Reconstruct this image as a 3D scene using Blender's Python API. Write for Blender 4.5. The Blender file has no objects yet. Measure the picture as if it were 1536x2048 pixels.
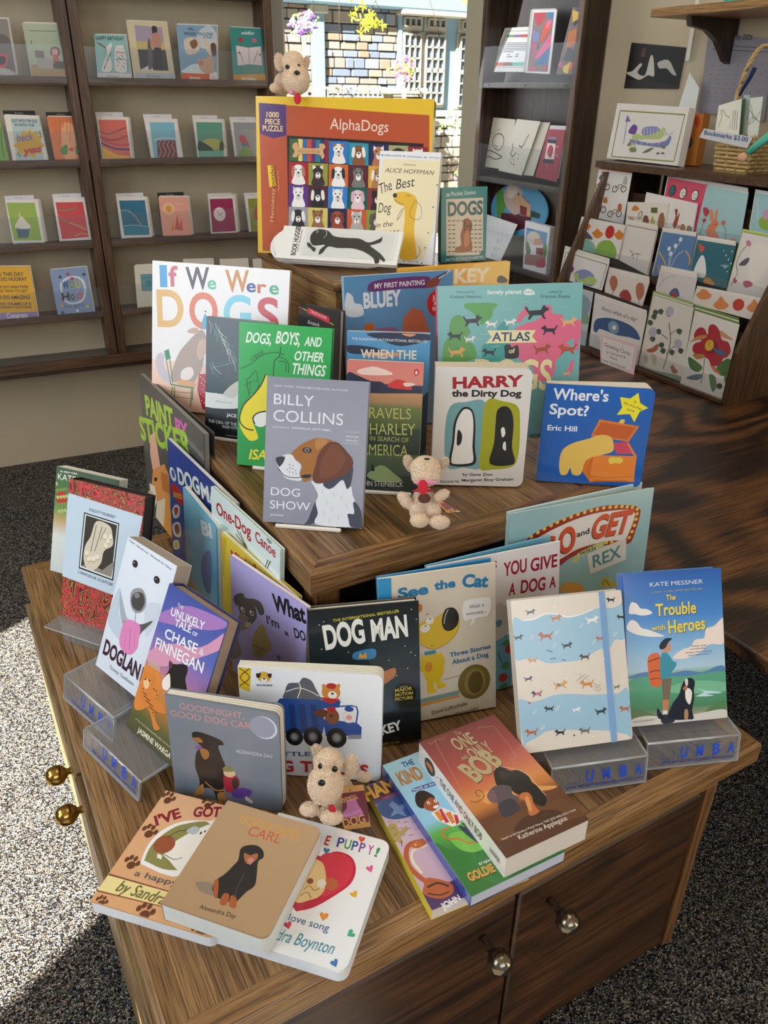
import bpy, bmesh, math, random
from mathutils import Vector, Matrix
from mathutils.geometry import tessellate_polygon
C = bpy.data.collections.new('bookshop'); bpy.context.scene.collection.children.link(C)
SC = bpy.context.scene
R = math.radians
random.seed(7)

# ---------------------------------------------------------------- camera, sky, lamps, exposure
cam_d = bpy.data.cameras.new('camera'); cam = bpy.data.objects.new('camera', cam_d); C.objects.link(cam)
cam_d.sensor_fit = 'VERTICAL'; cam_d.sensor_height = 24.0; cam_d.lens = 24.0*1570.4/2048
cam.matrix_world = Matrix(((0.869388,0.223606,-0.440643,0.000000),(-0.493947,0.417592,-0.762649,0.000000),(0.013477,0.880691,0.473499,1.360000),(0.000000,0.000000,0.000000,1.000000)))
cam_d.clip_start = .02
cam_d.dof.use_dof = True; cam_d.dof.focus_distance = 1.25; cam_d.dof.aperture_fstop = 9.0
SC.camera = cam
SC.view_settings.view_transform = 'Standard'; SC.view_settings.look = 'None'
SC.view_settings.gamma = 1; SC.view_settings.use_curve_mapping = False
SC.view_settings.exposure = 0.1
world = bpy.data.worlds.new('sky'); SC.world = world; world.use_nodes = True
wn = world.node_tree; wn.nodes.clear()
wo = wn.nodes.new('ShaderNodeOutputWorld'); wb = wn.nodes.new('ShaderNodeBackground'); ws = wn.nodes.new('ShaderNodeTexSky')
ws.sky_type = 'HOSEK_WILKIE'; ws.turbidity = 3.0; ws.ground_albedo = .4
SUN = Vector((.8, .45, -.8)).normalized()
ws.sun_direction = -SUN
wb.inputs[1].default_value = 1.0
wn.links.new(ws.outputs[0], wb.inputs[0]); wn.links.new(wb.outputs[0], wo.inputs[0])
def lamp(name, kind, loc, direction, energy, color, **kw):
    d = bpy.data.lights.new(name, kind); d.energy = energy; d.color = color
    for k, v in kw.items(): setattr(d, k, v)
    o = bpy.data.objects.new(name, d); C.objects.link(o); o.location = loc
    o.rotation_euler = Vector(direction).to_track_quat('-Z', 'Y').to_euler()
    return o
lamp('sun', 'SUN', (-4, -2, 6), SUN, 36.0, (1, .95, .86), angle=R(.6))
# daylight entering by the shop windows on the left
lamp('left_window_light', 'AREA', (-1.75, 1.35, 1.75), (1, -.05, -.38), 52, (.86, .93, 1), shape='RECTANGLE', size=2.4, size_y=1.5)
lamp('front_fill', 'AREA', (-.3, -2.3, 2.1), (.25, 1, -.35), 31, (.95, .96, 1), shape='RECTANGLE', size=2.6, size_y=1.4)  # added soft fill from behind the camera, no window built there
lamp('back_window_light', 'AREA', (1.9, 2.98, 1.75), (-.3, -1, -.3), 7, (.93, .96, 1), shape='RECTANGLE', size=.9, size_y=1.1)
lamp('overhead_fill', 'AREA', (.9, .9, 2.66), (0, 0, -1), 9, (1, .84, .64), shape='RECTANGLE', size=1.2, size_y=1.2)  # added warm fill from overhead, no fixture built for it

# ---------------------------------------------------------------- helpers
def lin(h):
    if not isinstance(h, str): return tuple(h)[:3] + (1,)
    v = [int(h[i:i+2], 16)/255 for i in (0, 2, 4)]
    return tuple((x/12.92 if x <= .04045 else ((x+.055)/1.055)**2.4) for x in v) + (1,)
def tag(o, label=None, cat=None, group=None, kind=None):
    if label: o['label'] = label
    if cat: o['category'] = cat
    if group: o['group'] = group
    if kind: o['kind'] = kind
    return o
def obj(name, me, mat=None, parent=None):
    if isinstance(me, bmesh.types.BMesh):
        b = me; me = bpy.data.meshes.new(name); b.to_mesh(me); b.free()
    o = bpy.data.objects.new(name, me); C.objects.link(o)
    if mat and not me.materials: me.materials.append(mat)
    if parent: o.parent = parent
    return o
def empty(name, loc=(0, 0, 0), M=None):
    o = bpy.data.objects.new(name, None); C.objects.link(o); o.empty_display_size = .02
    if M is not None: o.matrix_world = M
    else: o.location = loc
    return o
def bx(bm, x0, x1, y0, y1, z0, z1, bev=0, seg=1):
    r = bmesh.ops.create_cube(bm, size=1)
    bmesh.ops.scale(bm, vec=(x1-x0, y1-y0, z1-z0), verts=r['verts'])
    bmesh.ops.translate(bm, vec=((x0+x1)/2, (y0+y1)/2, (z0+z1)/2), verts=r['verts'])
    if bev:
        e = list({e for v in r['verts'] for e in v.link_edges})
        bmesh.ops.bevel(bm, geom=e, offset=bev, segments=seg, affect='EDGES', profile=.5)
    return bm
def box(name, x0, x1, y0, y1, z0, z1, mat, parent=None, bev=0, seg=1):
    return obj(name, bx(bmesh.new(), x0, x1, y0, y1, z0, z1, bev, seg), mat, parent)
def prism(bm, pts, y0, y1):
    """outline pts (x,z) extruded along local y"""
    a = [bm.verts.new((p[0], y0, p[1])) for p in pts]; b = [bm.verts.new((p[0], y1, p[1])) for p in pts]
    n = len(pts)
    bm.faces.new(a); bm.faces.new(b[::-1])
    for i in range(n): bm.faces.new((a[i], b[i], b[(i+1) % n], a[(i+1) % n]))
    bmesh.ops.recalc_face_normals(bm, faces=bm.faces[:])
    return bm
def hull(bm, lo, hi):
    """side walls and caps between two vertex loops given as coordinate lists"""
    a = [bm.verts.new(p) for p in lo]; b = [bm.verts.new(p) for p in hi]; n = len(a)
    bm.faces.new(a); bm.faces.new(b[::-1])
    for i in range(n): bm.faces.new((a[i], b[i], b[(i+1) % n], a[(i+1) % n]))
    bmesh.ops.recalc_face_normals(bm, faces=bm.faces[:])
    return bm
def tube(bm, pts, r, seg=8, taper=None):
    pts = [Vector(p) for p in pts]; rings = []
    for i, p in enumerate(pts):
        d = (pts[min(i+1, len(pts)-1)]-pts[max(i-1, 0)]).normalized()
        u = d.cross(Vector((0, 0, 1)) if abs(d.z) < .95 else Vector((1, 0, 0))).normalized(); v = d.cross(u)
        rr = r if taper is None else r*(1+(taper-1)*i/(len(pts)-1))
        rings.append([bm.verts.new(p+(u*math.cos(2*math.pi*k/seg)+v*math.sin(2*math.pi*k/seg))*rr) for k in range(seg)])
    for a, b in zip(rings, rings[1:]):
        for k in range(seg): bm.faces.new((a[k], a[(k+1) % seg], b[(k+1) % seg], b[k]))
    bm.faces.new(rings[0]); bm.faces.new(rings[-1][::-1])
    for f in bm.faces: f.smooth = True
    bmesh.ops.recalc_face_normals(bm, faces=bm.faces[:])
    return bm
def ball(bm, c, r, sub=2, rot=None):
    M = Matrix.Translation(c) @ (rot.to_4x4() if rot else Matrix()) @ Matrix.Diagonal((*((r,)*3 if not hasattr(r, '__len__') else r), 1))
    q = bmesh.ops.create_icosphere(bm, subdivisions=sub, radius=1, matrix=M)
    for v in q['verts']:
        for f in v.link_faces: f.smooth = True
    return bm
def lathe(bm, prof, M=None, seg=24):
    """profile (r, h) spun round local z"""
    rings = []
    for r, h in prof:
        rings.append([bm.verts.new((M or Matrix()) @ Vector((r*math.cos(2*math.pi*k/seg), r*math.sin(2*math.pi*k/seg), h))) for k in range(seg)])
    for a, b in zip(rings, rings[1:]):
        for k in range(seg): bm.faces.new((a[k], a[(k+1) % seg], b[(k+1) % seg], b[k]))
    bm.faces.new(rings[0][::-1]); bm.faces.new(rings[-1])
    for f in bm.faces: f.smooth = True
    bmesh.ops.recalc_face_normals(bm, faces=bm.faces[:])
    return bm

# ---------------------------------------------------------------- materials
_mats = {}
def base_mat(name):
    m = bpy.data.materials.new(name); m.use_nodes = True
    nt = m.node_tree; b = nt.nodes['Principled BSDF']
    return m, nt, b
def N(nt, t, **kw):
    n = nt.nodes.new(t)
    for k, v in kw.items(): setattr(n, k, v)
    return n
def plain(col, rough=.6, metal=0, spec=.5, coat=0, noise=0, bump=0, scale=60, sheen=0):
    key = ('plain', col, rough, metal, spec, coat, noise, bump, scale, sheen)
    if key in _mats: return _mats[key]
    m, nt, b = base_mat('surface_'+(col if isinstance(col, str) else 'tone'))
    b.inputs['Base Color'].default_value = lin(col); b.inputs['Roughness'].default_value = rough
    b.inputs['Metallic'].default_value = metal; b.inputs['Specular IOR Level'].default_value = spec
    b.inputs['Coat Weight'].default_value = coat; b.inputs['Coat Roughness'].default_value = .12
    if sheen: b.inputs['Sheen Weight'].default_value = sheen
    if noise or bump:
        tc = N(nt, 'ShaderNodeTexCoord'); n = N(nt, 'ShaderNodeTexNoise'); n.inputs['Scale'].default_value = scale; n.inputs['Detail'].default_value = 4
        nt.links.new(tc.outputs['Object'], n.inputs['Vector'])
        if noise:
            mx = N(nt, 'ShaderNodeMix', data_type='RGBA', blend_type='MULTIPLY'); mx.inputs[0].default_value = 1
            mr = N(nt, 'ShaderNodeMapRange'); mr.inputs['To Min'].default_value = 1-noise; mr.inputs['To Max'].default_value = 1+noise*.5
            nt.links.new(n.outputs['Fac'], mr.inputs['Value']); nt.links.new(mr.outputs[0], mx.inputs['B'])
            mx.inputs['A'].default_value = lin(col); nt.links.new(mx.outputs['Result'], b.inputs['Base Color'])
        if bump:
            bp = N(nt, 'ShaderNodeBump'); bp.inputs['Strength'].default_value = bump; bp.inputs['Distance'].default_value = .002
            nt.links.new(n.outputs['Fac'], bp.inputs['Height']); nt.links.new(bp.outputs[0], b.inputs['Normal'])
    _mats[key] = m; return m
def wood(c_dark, c_mid, c_light, axis='Y', rough=.42, scale=1.0, big=0.0, vary=.25, coat=.15):
    key = ('wood', c_dark, c_mid, c_light, axis, rough, scale, big, vary, coat)
    if key in _mats: return _mats[key]
    m, nt, b = base_mat('oak_'+axis)
    tc = N(nt, 'ShaderNodeTexCoord'); oi = N(nt, 'ShaderNodeObjectInfo'); L = nt.links.new
    off = N(nt, 'ShaderNodeVectorMath', operation='SCALE'); off.inputs[0].default_value = (3.1, 7.7, 5.3); L(oi.outputs['Random'], off.inputs['Scale'])
    add = N(nt, 'ShaderNodeVectorMath', operation='ADD'); L(tc.outputs['Object'], add.inputs[0]); L(off.outputs[0], add.inputs[1])
    def mp(across, along):
        p = N(nt, 'ShaderNodeMapping'); s = {'X': (along, across, across), 'Y': (across, along, across), 'Z': (across, across, along)}[axis]
        p.inputs['Scale'].default_value = tuple(q*scale for q in s); L(add.outputs[0], p.inputs[0]); return p
    n1 = N(nt, 'ShaderNodeTexNoise'); n1.inputs['Scale'].default_value = 1; n1.inputs['Detail'].default_value = 6; n1.inputs['Roughness'].default_value = .65; n1.inputs['Distortion'].default_value = .5
    L(mp(120, 4).outputs[0], n1.inputs['Vector'])
    # growth rings: contours of a low noise
    n2 = N(nt, 'ShaderNodeTexNoise'); n2.inputs['Scale'].default_value = 1; n2.inputs['Detail'].default_value = 1
    L(mp(9 if not big else 3.4, .9 if not big else 1.5).outputs[0], n2.inputs['Vector'])
    ml = N(nt, 'ShaderNodeMath', operation='MULTIPLY'); ml.inputs[1].default_value = 34 if not big else 80
    L(n2.outputs['Fac'], ml.inputs[0])
    sn = N(nt, 'ShaderNodeMath', operation='SINE'); L(ml.outputs[0], sn.inputs[0])
    # pores
    n3 = N(nt, 'ShaderNodeTexNoise'); n3.inputs['Scale'].default_value = 1; n3.inputs['Detail'].default_value = 2
    L(mp(520, 14).outputs[0], n3.inputs['Vector'])
    a1 = N(nt, 'ShaderNodeMath', operation='MULTIPLY_ADD'); a1.inputs[1].default_value = .05+.11*big; a1.inputs[2].default_value = 0; L(sn.outputs[0], a1.inputs[0])
    a2 = N(nt, 'ShaderNodeMath', operation='ADD'); L(a1.outputs[0], a2.inputs[0]); L(n1.outputs['Fac'], a2.inputs[1])
    rv = N(nt, 'ShaderNodeMath', operation='MULTIPLY_ADD'); rv.inputs[1].default_value = vary; L(oi.outputs['Random'], rv.inputs[0]); L(a2.outputs[0], rv.inputs[2])
    cr = N(nt, 'ShaderNodeValToRGB'); e = cr.color_ramp.elements
    e[0].position = .36; e[0].color = lin(c_dark); e[1].position = .82; e[1].color = lin(c_light)
    k = cr.color_ramp.elements.new(.55); k.color = lin(c_mid)
    L(rv.outputs[0], cr.inputs[0])
    pr = N(nt, 'ShaderNodeValToRGB'); q = pr.color_ramp.elements; q[0].position = .38; q[0].color = (.3, .25, .22, 1); q[1].position = .52; q[1].color = (1, 1, 1, 1)
    L(n3.outputs['Fac'], pr.inputs[0])
    mx = N(nt, 'ShaderNodeMix', data_type='RGBA', blend_type='MULTIPLY'); mx.inputs[0].default_value = .8
    L(cr.outputs[0], mx.inputs['A']); L(pr.outputs[0], mx.inputs['B']); L(mx.outputs['Result'], b.inputs['Base Color'])
    bp = N(nt, 'ShaderNodeBump'); bp.inputs['Strength'].default_value = .25; bp.inputs['Distance'].default_value = .0008
    L(n3.outputs['Fac'], bp.inputs['Height']); L(bp.outputs[0], b.inputs['Normal'])
    b.inputs['Roughness'].default_value = rough; b.inputs['Coat Weight'].default_value = coat; b.inputs['Coat Roughness'].default_value = .3
    _mats[key] = m; return m
def print_mat(rough, coat):
    key = ('print', rough, coat)
    if key in _mats: return _mats[key]
    m, nt, b = base_mat('printed_ink')
    a = N(nt, 'ShaderNodeVertexColor', layer_name='Col'); nt.links.new(a.outputs['Color'], b.inputs['Base Color'])
    b.inputs['Roughness'].default_value = rough; b.inputs['Coat Weight'].default_value = coat; b.inputs['Coat Roughness'].default_value = .15
    _mats[key] = m; return m
def glass_mat(name, tint=(.96, .98, 1), clear=.9, rough=.03, spec=.4, milk=0):
    """thin clear sheet: mostly transparent with a fresnel reflection"""
    if name in _mats: return _mats[name]
    m = bpy.data.materials.new(name); m.use_nodes = True; nt = m.node_tree; nt.nodes.clear()
    o = N(nt, 'ShaderNodeOutputMaterial'); t = N(nt, 'ShaderNodeBsdfTransparent'); t.inputs[0].default_value = (*tint, 1)
    g = N(nt, 'ShaderNodeBsdfGlossy'); g.inputs['Roughness'].default_value = rough
    f = N(nt, 'ShaderNodeLayerWeight'); f.inputs[0].default_value = .5
    pw = N(nt, 'ShaderNodeMath', operation='POWER'); pw.inputs[1].default_value = 4; nt.links.new(f.outputs['Facing'], pw.inputs[0])
    ad = N(nt, 'ShaderNodeMath', operation='MULTIPLY_ADD'); ad.inputs[1].default_value = spec; ad.inputs[2].default_value = 1-clear
    mx = N(nt, 'ShaderNodeMixShader')
    nt.links.new(pw.outputs[0], ad.inputs[0]); nt.links.new(ad.outputs[0], mx.inputs[0])
    if milk:
        df = N(nt, 'ShaderNodeBsdfDiffuse'); df.inputs[0].default_value = (.8, .82, .85, 1); m2 = N(nt, 'ShaderNodeMixShader'); m2.inputs[0].default_value = milk
        nt.links.new(t.outputs[0], m2.inputs[1]); nt.links.new(df.outputs[0], m2.inputs[2]); t = m2
    nt.links.new(t.outputs[0], mx.inputs[1]); nt.links.new(g.outputs[0], mx.inputs[2]); nt.links.new(mx.outputs[0], o.inputs[0])
    _mats[name] = m; return m
def carpet_mat():
    m, nt, b = base_mat('speckled_carpet'); L = nt.links.new
    tc = N(nt, 'ShaderNodeTexCoord')
    v = N(nt, 'ShaderNodeTexVoronoi'); v.inputs['Scale'].default_value = 340; L(tc.outputs['Object'], v.inputs['Vector'])
    n = N(nt, 'ShaderNodeTexNoise'); n.inputs['Scale'].default_value = 300; n.inputs['Detail'].default_value = 2; L(tc.outputs['Object'], n.inputs['Vector'])
    sx = N(nt, 'ShaderNodeSeparateColor'); L(v.outputs['Color'], sx.inputs[0])
    cr = N(nt, 'ShaderNodeValToRGB'); e = cr.color_ramp.elements
    e[0].position = 0; e[0].color = lin('1d1b1b'); e[1].position = 1; e[1].color = lin('d2cbbd')
    for p, c in ((.2, '2c2a2a'), (.34, '4b4640'), (.5, '6f675c'), (.62, '57616b'), (.74, '8a7f70'), (.86, 'a8a094')):
        k = e.new(p); k.color = lin(c)
    cr.color_ramp.interpolation = 'CONSTANT'
    L(sx.outputs[0], cr.inputs[0])
    r2 = N(nt, 'ShaderNodeMapRange'); r2.inputs['From Min'].default_value = .35; r2.inputs['From Max'].default_value = .65; r2.inputs['To Min'].default_value = .45; r2.inputs['To Max'].default_value = 1.25
    L(n.outputs['Fac'], r2.inputs['Value'])
    mx = N(nt, 'ShaderNodeMix', data_type='RGBA', blend_type='MULTIPLY'); mx.inputs[0].default_value = 1
    L(cr.outputs[0], mx.inputs['A']); L(r2.outputs[0], mx.inputs['B']); L(mx.outputs['Result'], b.inputs['Base Color'])
    bp = N(nt, 'ShaderNodeBump'); bp.inputs['Strength'].default_value = .9; bp.inputs['Distance'].default_value = .004
    L(v.outputs['Distance'], bp.inputs['Height']); L(bp.outputs[0], b.inputs['Normal'])
    b.inputs['Roughness'].default_value = .95; b.inputs['Specular IOR Level'].default_value = .1
    return m
def marble_mat():
    if 'marb' in _mats: return _mats['marb']
    m, nt, b = base_mat('marbled_paper'); L = nt.links.new
    tc = N(nt, 'ShaderNodeTexCoord'); mp = N(nt, 'ShaderNodeMapping'); mp.inputs['Scale'].default_value = (26, 26, 12); L(tc.outputs['Object'], mp.inputs[0])
    n = N(nt, 'ShaderNodeTexNoise'); n.inputs['Scale'].default_value = 1; n.inputs['Detail'].default_value = 2; n.inputs['Distortion'].default_value = 2.6; L(mp.outputs[0], n.inputs['Vector'])
    ml = N(nt, 'ShaderNodeMath', operation='MULTIPLY'); ml.inputs[1].default_value = 9; L(n.outputs['Fac'], ml.inputs[0])
    fr = N(nt, 'ShaderNodeMath', operation='FRACT'); L(ml.outputs[0], fr.inputs[0])
    cr = N(nt, 'ShaderNodeValToRGB'); e = cr.color_ramp.elements
    e[0].position = 0; e[0].color = lin('c8283a'); e[1].position = 1; e[1].color = lin('b02038')
    for p, c in ((.14, 'e04a52'), (.28, '7a1420'), (.4, '30241c'), (.52, '6c6a30'), (.6, 'd8b060'), (.66, '3a2018'), (.8, 'a81c34'), (.92, 'e8606a')):
        k = e.new(p); k.color = lin(c)
    L(fr.outputs[0], cr.inputs[0]); L(cr.outputs[0], b.inputs['Base Color']); b.inputs['Roughness'].default_value = .35
    _mats['marb'] = m; return m

OAKY = wood('3a2613', '715029', '99754a', 'Y'); OAKX = wood('3a2613', '76522b', 'a07a4c', 'X'); OAKZ = wood('382412', '664422', '87603a', 'Z')
DOOR = wood('2a180c', '472b16', '684426', 'X', big=.3, vary=.1)
CTR = wood('20120a', '4c2f17', '704926', 'X', big=1.6, vary=.05, scale=.9)
RACKW = wood('3e2a1b', '5c402a', '7a5a3c', 'X', vary=.1); RACKV = wood('3e2a1b', '5c402a', '7a5a3c', 'Z', vary=.1)
DARKW = wood('241710', '3a281b', '4c3828', 'Z', vary=.08); DARKH = wood('2c1e14', '4a3626', '66503a', 'Y', vary=.08)
WALL = plain('c4b69c', .85, noise=.06, bump=.15, scale=9)
ACR = glass_mat('clear_acrylic', (.94, .95, .96), .985, .12, .25, .03); STD = glass_mat('stand_acrylic', (.86, .88, .91), .93, .12, .5, .10); EDGE = glass_mat('polished_edge', (.9, .93, .96), .8, .1, .5, .45); GLS = glass_mat('window_glass', (.97, .99, 1), .985, .0)
PAPER = plain('e9e2d2', .8); WHITE = plain('f0eee8', .6)
BRASS = plain('b08c4a', .16, 1); STEEL = plain('8d8474', .2, 1)

# ---------------------------------------------------------------- printed art laid on a cover
_font = {}
def text_polys(s, bold=0.0, shear=0.0):
    """outline of a text string as triangles; returns verts, tris, width, cap height"""
    key = (s, bold, shear)
    if key in _font: return _font[key]
    cu = bpy.data.curves.new('lettering', 'FONT'); cu.body = s; cu.size = 1; cu.resolution_u = 6 if len(s) < 5 else 3; cu.offset = bold; cu.shear = shear; cu.fill_mode = 'FRONT'
    ob = bpy.data.objects.new('lettering', cu); me = ob.to_mesh()
    me.calc_loop_triangles()
    v = [(p.co.x, p.co.y) for p in me.vertices]; t = [tuple(q.vertices) for q in me.loop_triangles]
    ob.to_mesh_clear(); bpy.data.objects.remove(ob); bpy.data.curves.remove(cu)
    if not v: v = [(0, 0), (1, 0), (1, 1)]; t = []
    _font[key] = (v, t, min(p[0] for p in v), max(p[0] for p in v)); return _font[key]
def smooth(pts, closed=True, n=4):
    out = []; m = len(pts)
    if m < 3: return pts
    for i in range(m if closed else m-1):
        g = lambda k: pts[k % m] if closed else pts[max(0, min(m-1, k))]
        p0, p1, p2, p3 = g(i-1), g(i), g(i+1), g(i+2)
        for j in range(n):
            t = j/n; a = []
            for d in (0, 1):
                a.append(.5*(2*p1[d]+(p2[d]-p0[d])*t+(2*p0[d]-5*p1[d]+4*p2[d]-p3[d])*t*t+(3*p1[d]-p0[d]-3*p2[d]+p3[d])*t**3))
            out.append(tuple(a))
    if not closed: out.append(tuple(pts[-1]))
    return out
def clip(poly, conv):
    """Sutherland-Hodgman against a convex counter-clockwise outline"""
    for i in range(len(conv)):
        a, b = conv[i], conv[(i+1) % len(conv)]; out = []
        s = lambda p: (b[0]-a[0])*(p[1]-a[1])-(b[1]-a[1])*(p[0]-a[0])
        for k in range(len(poly)):
            p, q = poly[k-1], poly[k]; sp, sq = s(p), s(q)
            if (sp >= 0) != (sq >= 0):
                t = sp/(sp-sq); out.append((p[0]+(q[0]-p[0])*t, p[1]+(q[1]-p[1])*t))
            if sq >= 0: out.append(q)
        poly = out
        if len(poly) < 3: return []
    return poly
def strokepoly(pts, w):
    L_, R_ = [], []
    for i, p in enumerate(pts):
        a = pts[max(i-1, 0)]; b = pts[min(i+1, len(pts)-1)]; dx, dy = b[0]-a[0], b[1]-a[1]; l = math.hypot(dx, dy) or 1
        L_.append((p[0]-dy/l*w/2, p[1]+dx/l*w/2)); R_.append((p[0]+dy/l*w/2, p[1]-dx/l*w/2))
    return [[L_[i], L_[i+1], R_[i+1], R_[i]] for i in range(len(pts)-1)]
def ink(o, ops, outline, parent, y=-.0004, rough=.4, coat=.3):
    """ops in millimetres on the cover plane -> two flat printed meshes: the picture and the lettering"""
    sets = {'cover_art': ([], [], []), 'lettering': ([], [], [])}
    for i, op in enumerate(ops):
        z = y-i*.000012
        k = op[0]
        V, F, K = sets['lettering' if k == 't' else 'cover_art']
        def put(poly, col):
            poly = clip(poly, outline)
            if len(poly) < 3: return
            b0 = len(V); V.extend((p[0]/1000, z, p[1]/1000) for p in poly); K.extend([lin(col)]*len(poly))
            for t in tessellate_polygon([[Vector((p[0], p[1], 0)) for p in poly]]): F.append(tuple(b0+q for q in t))
        if k == 'p': put(op[2], op[1])
        elif k == 'c': put(smooth(op[2]), op[1])
        elif k == 'l':
            for q in strokepoly(smooth(op[3], False, 3), op[2]):
                if abs(sum(q[j-1][0]*q[j][1]-q[j][0]*q[j-1][1] for j in range(4))) > 1e-9:
                    put(q if sum(q[j-1][0]*q[j][1]-q[j][0]*q[j-1][1] for j in range(4)) > 0 else q[::-1], op[1])
        elif k == 'e':
            ca, sa = math.cos(R(op[6])), math.sin(R(op[6]))
            put([(op[2]+op[4]*math.cos(t)*ca-op[5]*math.sin(t)*sa, op[3]+op[4]*math.cos(t)*sa+op[5]*math.sin(t)*ca) for t in [j*math.pi/9 for j in range(18)]], op[1])
        elif k == 'g':      # vertical colour blend over the whole outline
            xs = [p[0] for p in outline]; zs = [p[1] for p in outline]; h0, h1 = min(zs), max(zs); st = op[1]
            for (f0, c0), (f1, c1) in zip(st, st[1:]):
                za, zb = h0+(h1-h0)*f0, h0+(h1-h0)*f1
                poly = clip([(min(xs), za), (max(xs), za), (max(xs), zb), (min(xs), zb)], outline)
                if len(poly) < 3: continue
                b0 = len(V); a, b = lin(c0), lin(c1)
                for p in poly:
                    t = (p[1]-za)/(zb-za); V.append((p[0]/1000, z, p[1]/1000)); K.append(tuple(a[j]+(b[j]-a[j])*t for j in range(4)))
                for t in tessellate_polygon([[Vector((p[0], p[1], 0)) for p in poly]]): F.append(tuple(b0+q for q in t))
        elif k == 't':
            _, col, s, x, zz, w, h, ang, st = op
            v, t, x0, x1 = text_polys(s, .022 if 'b' in st else (.04 if 'B' in st else 0), .28 if 'i' in st else 0)
            sx = w/max(1e-6, x1-x0); sy = h/.69; ca, sa = math.cos(R(ang)), math.sin(R(ang)); b0 = len(V)
            for p in v:
                a, b = (p[0]-x0)*sx, p[1]*sy
                V.append(((x+a*ca-b*sa)/1000, z, (zz+a*sa+b*ca)/1000)); K.append(lin(col))
            F.extend(tuple(b0+q for q in f) for f in t)
    for nm, (V, F, K) in sets.items():
        if not F: continue
        F = [f for f in F if f[0] != f[1] and f[1] != f[2] and f[0] != f[2]]
        me = bpy.data.meshes.new(nm); me.from_pydata(V, [], F)
        # face the reader (-y)
        for p in me.polygons:
            if p.normal.y > 0: p.flip()
        me.update()
        ca = me.color_attributes.new('Col', 'FLOAT_COLOR', 'POINT')
        for j, c in enumerate(K): ca.data[j].color = c
        obj(nm, me, print_mat(rough, coat), parent)

def rrect(w, h, r, x0=0, z0=0, left=True):
    """rounded rectangle outline, counter-clockwise, metres; left corners square when left is False"""
    if r <= 0: return [(x0, z0), (x0+w, z0), (x0+w, z0+h), (x0, z0+h)]
    out = []
    for cx, cz, a0, rd in ((x0, z0, 180, left), (x0+w, z0, 270, True), (x0+w, z0+h, 0, True), (x0, z0+h, 90, left)):
        if not rd: out.append((cx, cz)); continue
        qx = cx+(r if cx == x0 else -r); qz = cz+(r if cz == z0 else -r)
        for k in range(5): a = R(a0+90*k/4); out.append((qx+r*math.cos(a), qz+r*math.sin(a)))
    return out
def frame(P, yaw, lean, roll=0):
    return Matrix.Translation(P) @ Matrix.Rotation(yaw, 4, 'Z') @ Matrix.Rotation(-lean, 4, 'X') @ Matrix.Rotation(roll, 4, 'Y')
def book(d):
    """one book: cover, page block, printed picture and lettering. Local x right, y back through the book, z up the cover"""
    w, h, t = d['w'], d['h'], d['t']; kind = d['kind']; e = empty(d['name'], M=frame(d['P'], d['yaw'], d['lean']))
    tag(e, d['label'], d['cat'], d.get('group'))
    cm = d.get('mat') or plain(d['cover'], d.get('rough', .4), coat=d.get('coat', .3)); sm = plain(d.get('spine', d['cover']), d.get('rough', .4), coat=d.get('coat', .3))
    pm = plain(d.get('pages', 'e9e2d2'), .8, noise=.08, scale=400)
    r = d.get('r', 0)
    if kind == 'hard':
        o = .003; c = .0028
        obj('front_cover', bx(bmesh.new(), 0, w, 0, c, 0, h, .0008), cm, e)
        s = bmesh.new(); bx(s, 0, c, c, t-c, 0, h); obj('spine', s, sm, e)
        b = obj('back_cover', bx(bmesh.new(), 0, w, -c, 0, 0, h, .0008), sm, e)
        b.location = (0, t, 0); b.rotation_euler = (0, 0, R(d.get('fan', 0)))
        g = bmesh.new(); hull(g, [(c, c, o), (w-o, c, o), (w-o, t-c, o), (c, t-c, o)], [(c, c, h-o), (w-o, c, h-o), (w-o, t-c, h-o), (c, t-c, h-o)]); obj('pages', g, pm, e)
    elif kind == 'paper':
        c = .0005
        obj('front_cover', bx(bmesh.new(), 0, w, 0, c, 0, h), cm, e); obj('spine', bx(bmesh.new(), 0, c, c, t-c, 0, h), sm, e)
        b = obj('back_cover', bx(bmesh.new(), 0, w, -c, 0, 0, h), sm, e); b.location = (0, t, 0); b.rotation_euler = (0, 0, R(d.get('fan', 0)*.5))
        obj('pages', bx(bmesh.new(), c, w-.0006, c, t-c, .0004, h-.0004), pm, e)
    elif kind == 'board':
        n = max(4, int(t/.0026)); c = t/n; fan = d.get('fan', 0)
        f = bmesh.new(); prism(f, rrect(w, h, r, left=False), 0, c*.92); obj('front_cover', f, cm, e)
        sp = bmesh.new(); bx(sp, -.0006, .0006, 0, t, 0, h); obj('spine', sp, sm, e)
        for i in range(1, n):
            g = bmesh.new(); prism(g, rrect(w-.0004, h-.0006, r, .0004, .0003, left=False), 0, c*.9)
            pg = obj('back_cover' if i == n-1 else 'page', g, cm if i == n-1 and d.get('backcol') else pm, e)
            pg.location = (0, i*c, 0); pg.rotation_euler = (0, 0, R(fan*i/n))
    elif kind == 'box':
        obj('box_lid', bx(bmesh.new(), 0, w, 0, t*.8, 0, h, .0012), cm, e); obj('box_base', bx(bmesh.new(), .002, w-.002, t*.8, t, .002, h-.002), sm, e)
    out = [(a*1000, b*1000) for a, b in (rrect(w, h, r, left=False) if r else [(0, 0), (w, 0), (w, h), (0, h)])]
    ink(e, d['art'], out, e, rough=d.get('rough', .4), coat=d.get('coat', .3))
    if d.get('spart'):   # print on the spine side (plane x = 0, facing -x)
        s = empty('spine_print'); s.parent = e; s.matrix_local = Matrix.Translation((-.0007, t, 0)) @ Matrix.Rotation(-math.pi/2, 4, 'Z')
        ink(s, d['spart'], [(0, 0), (t*1000, 0), (t*1000, h*1000), (0, h*1000)], s, y=-.0001)
    return e
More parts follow.
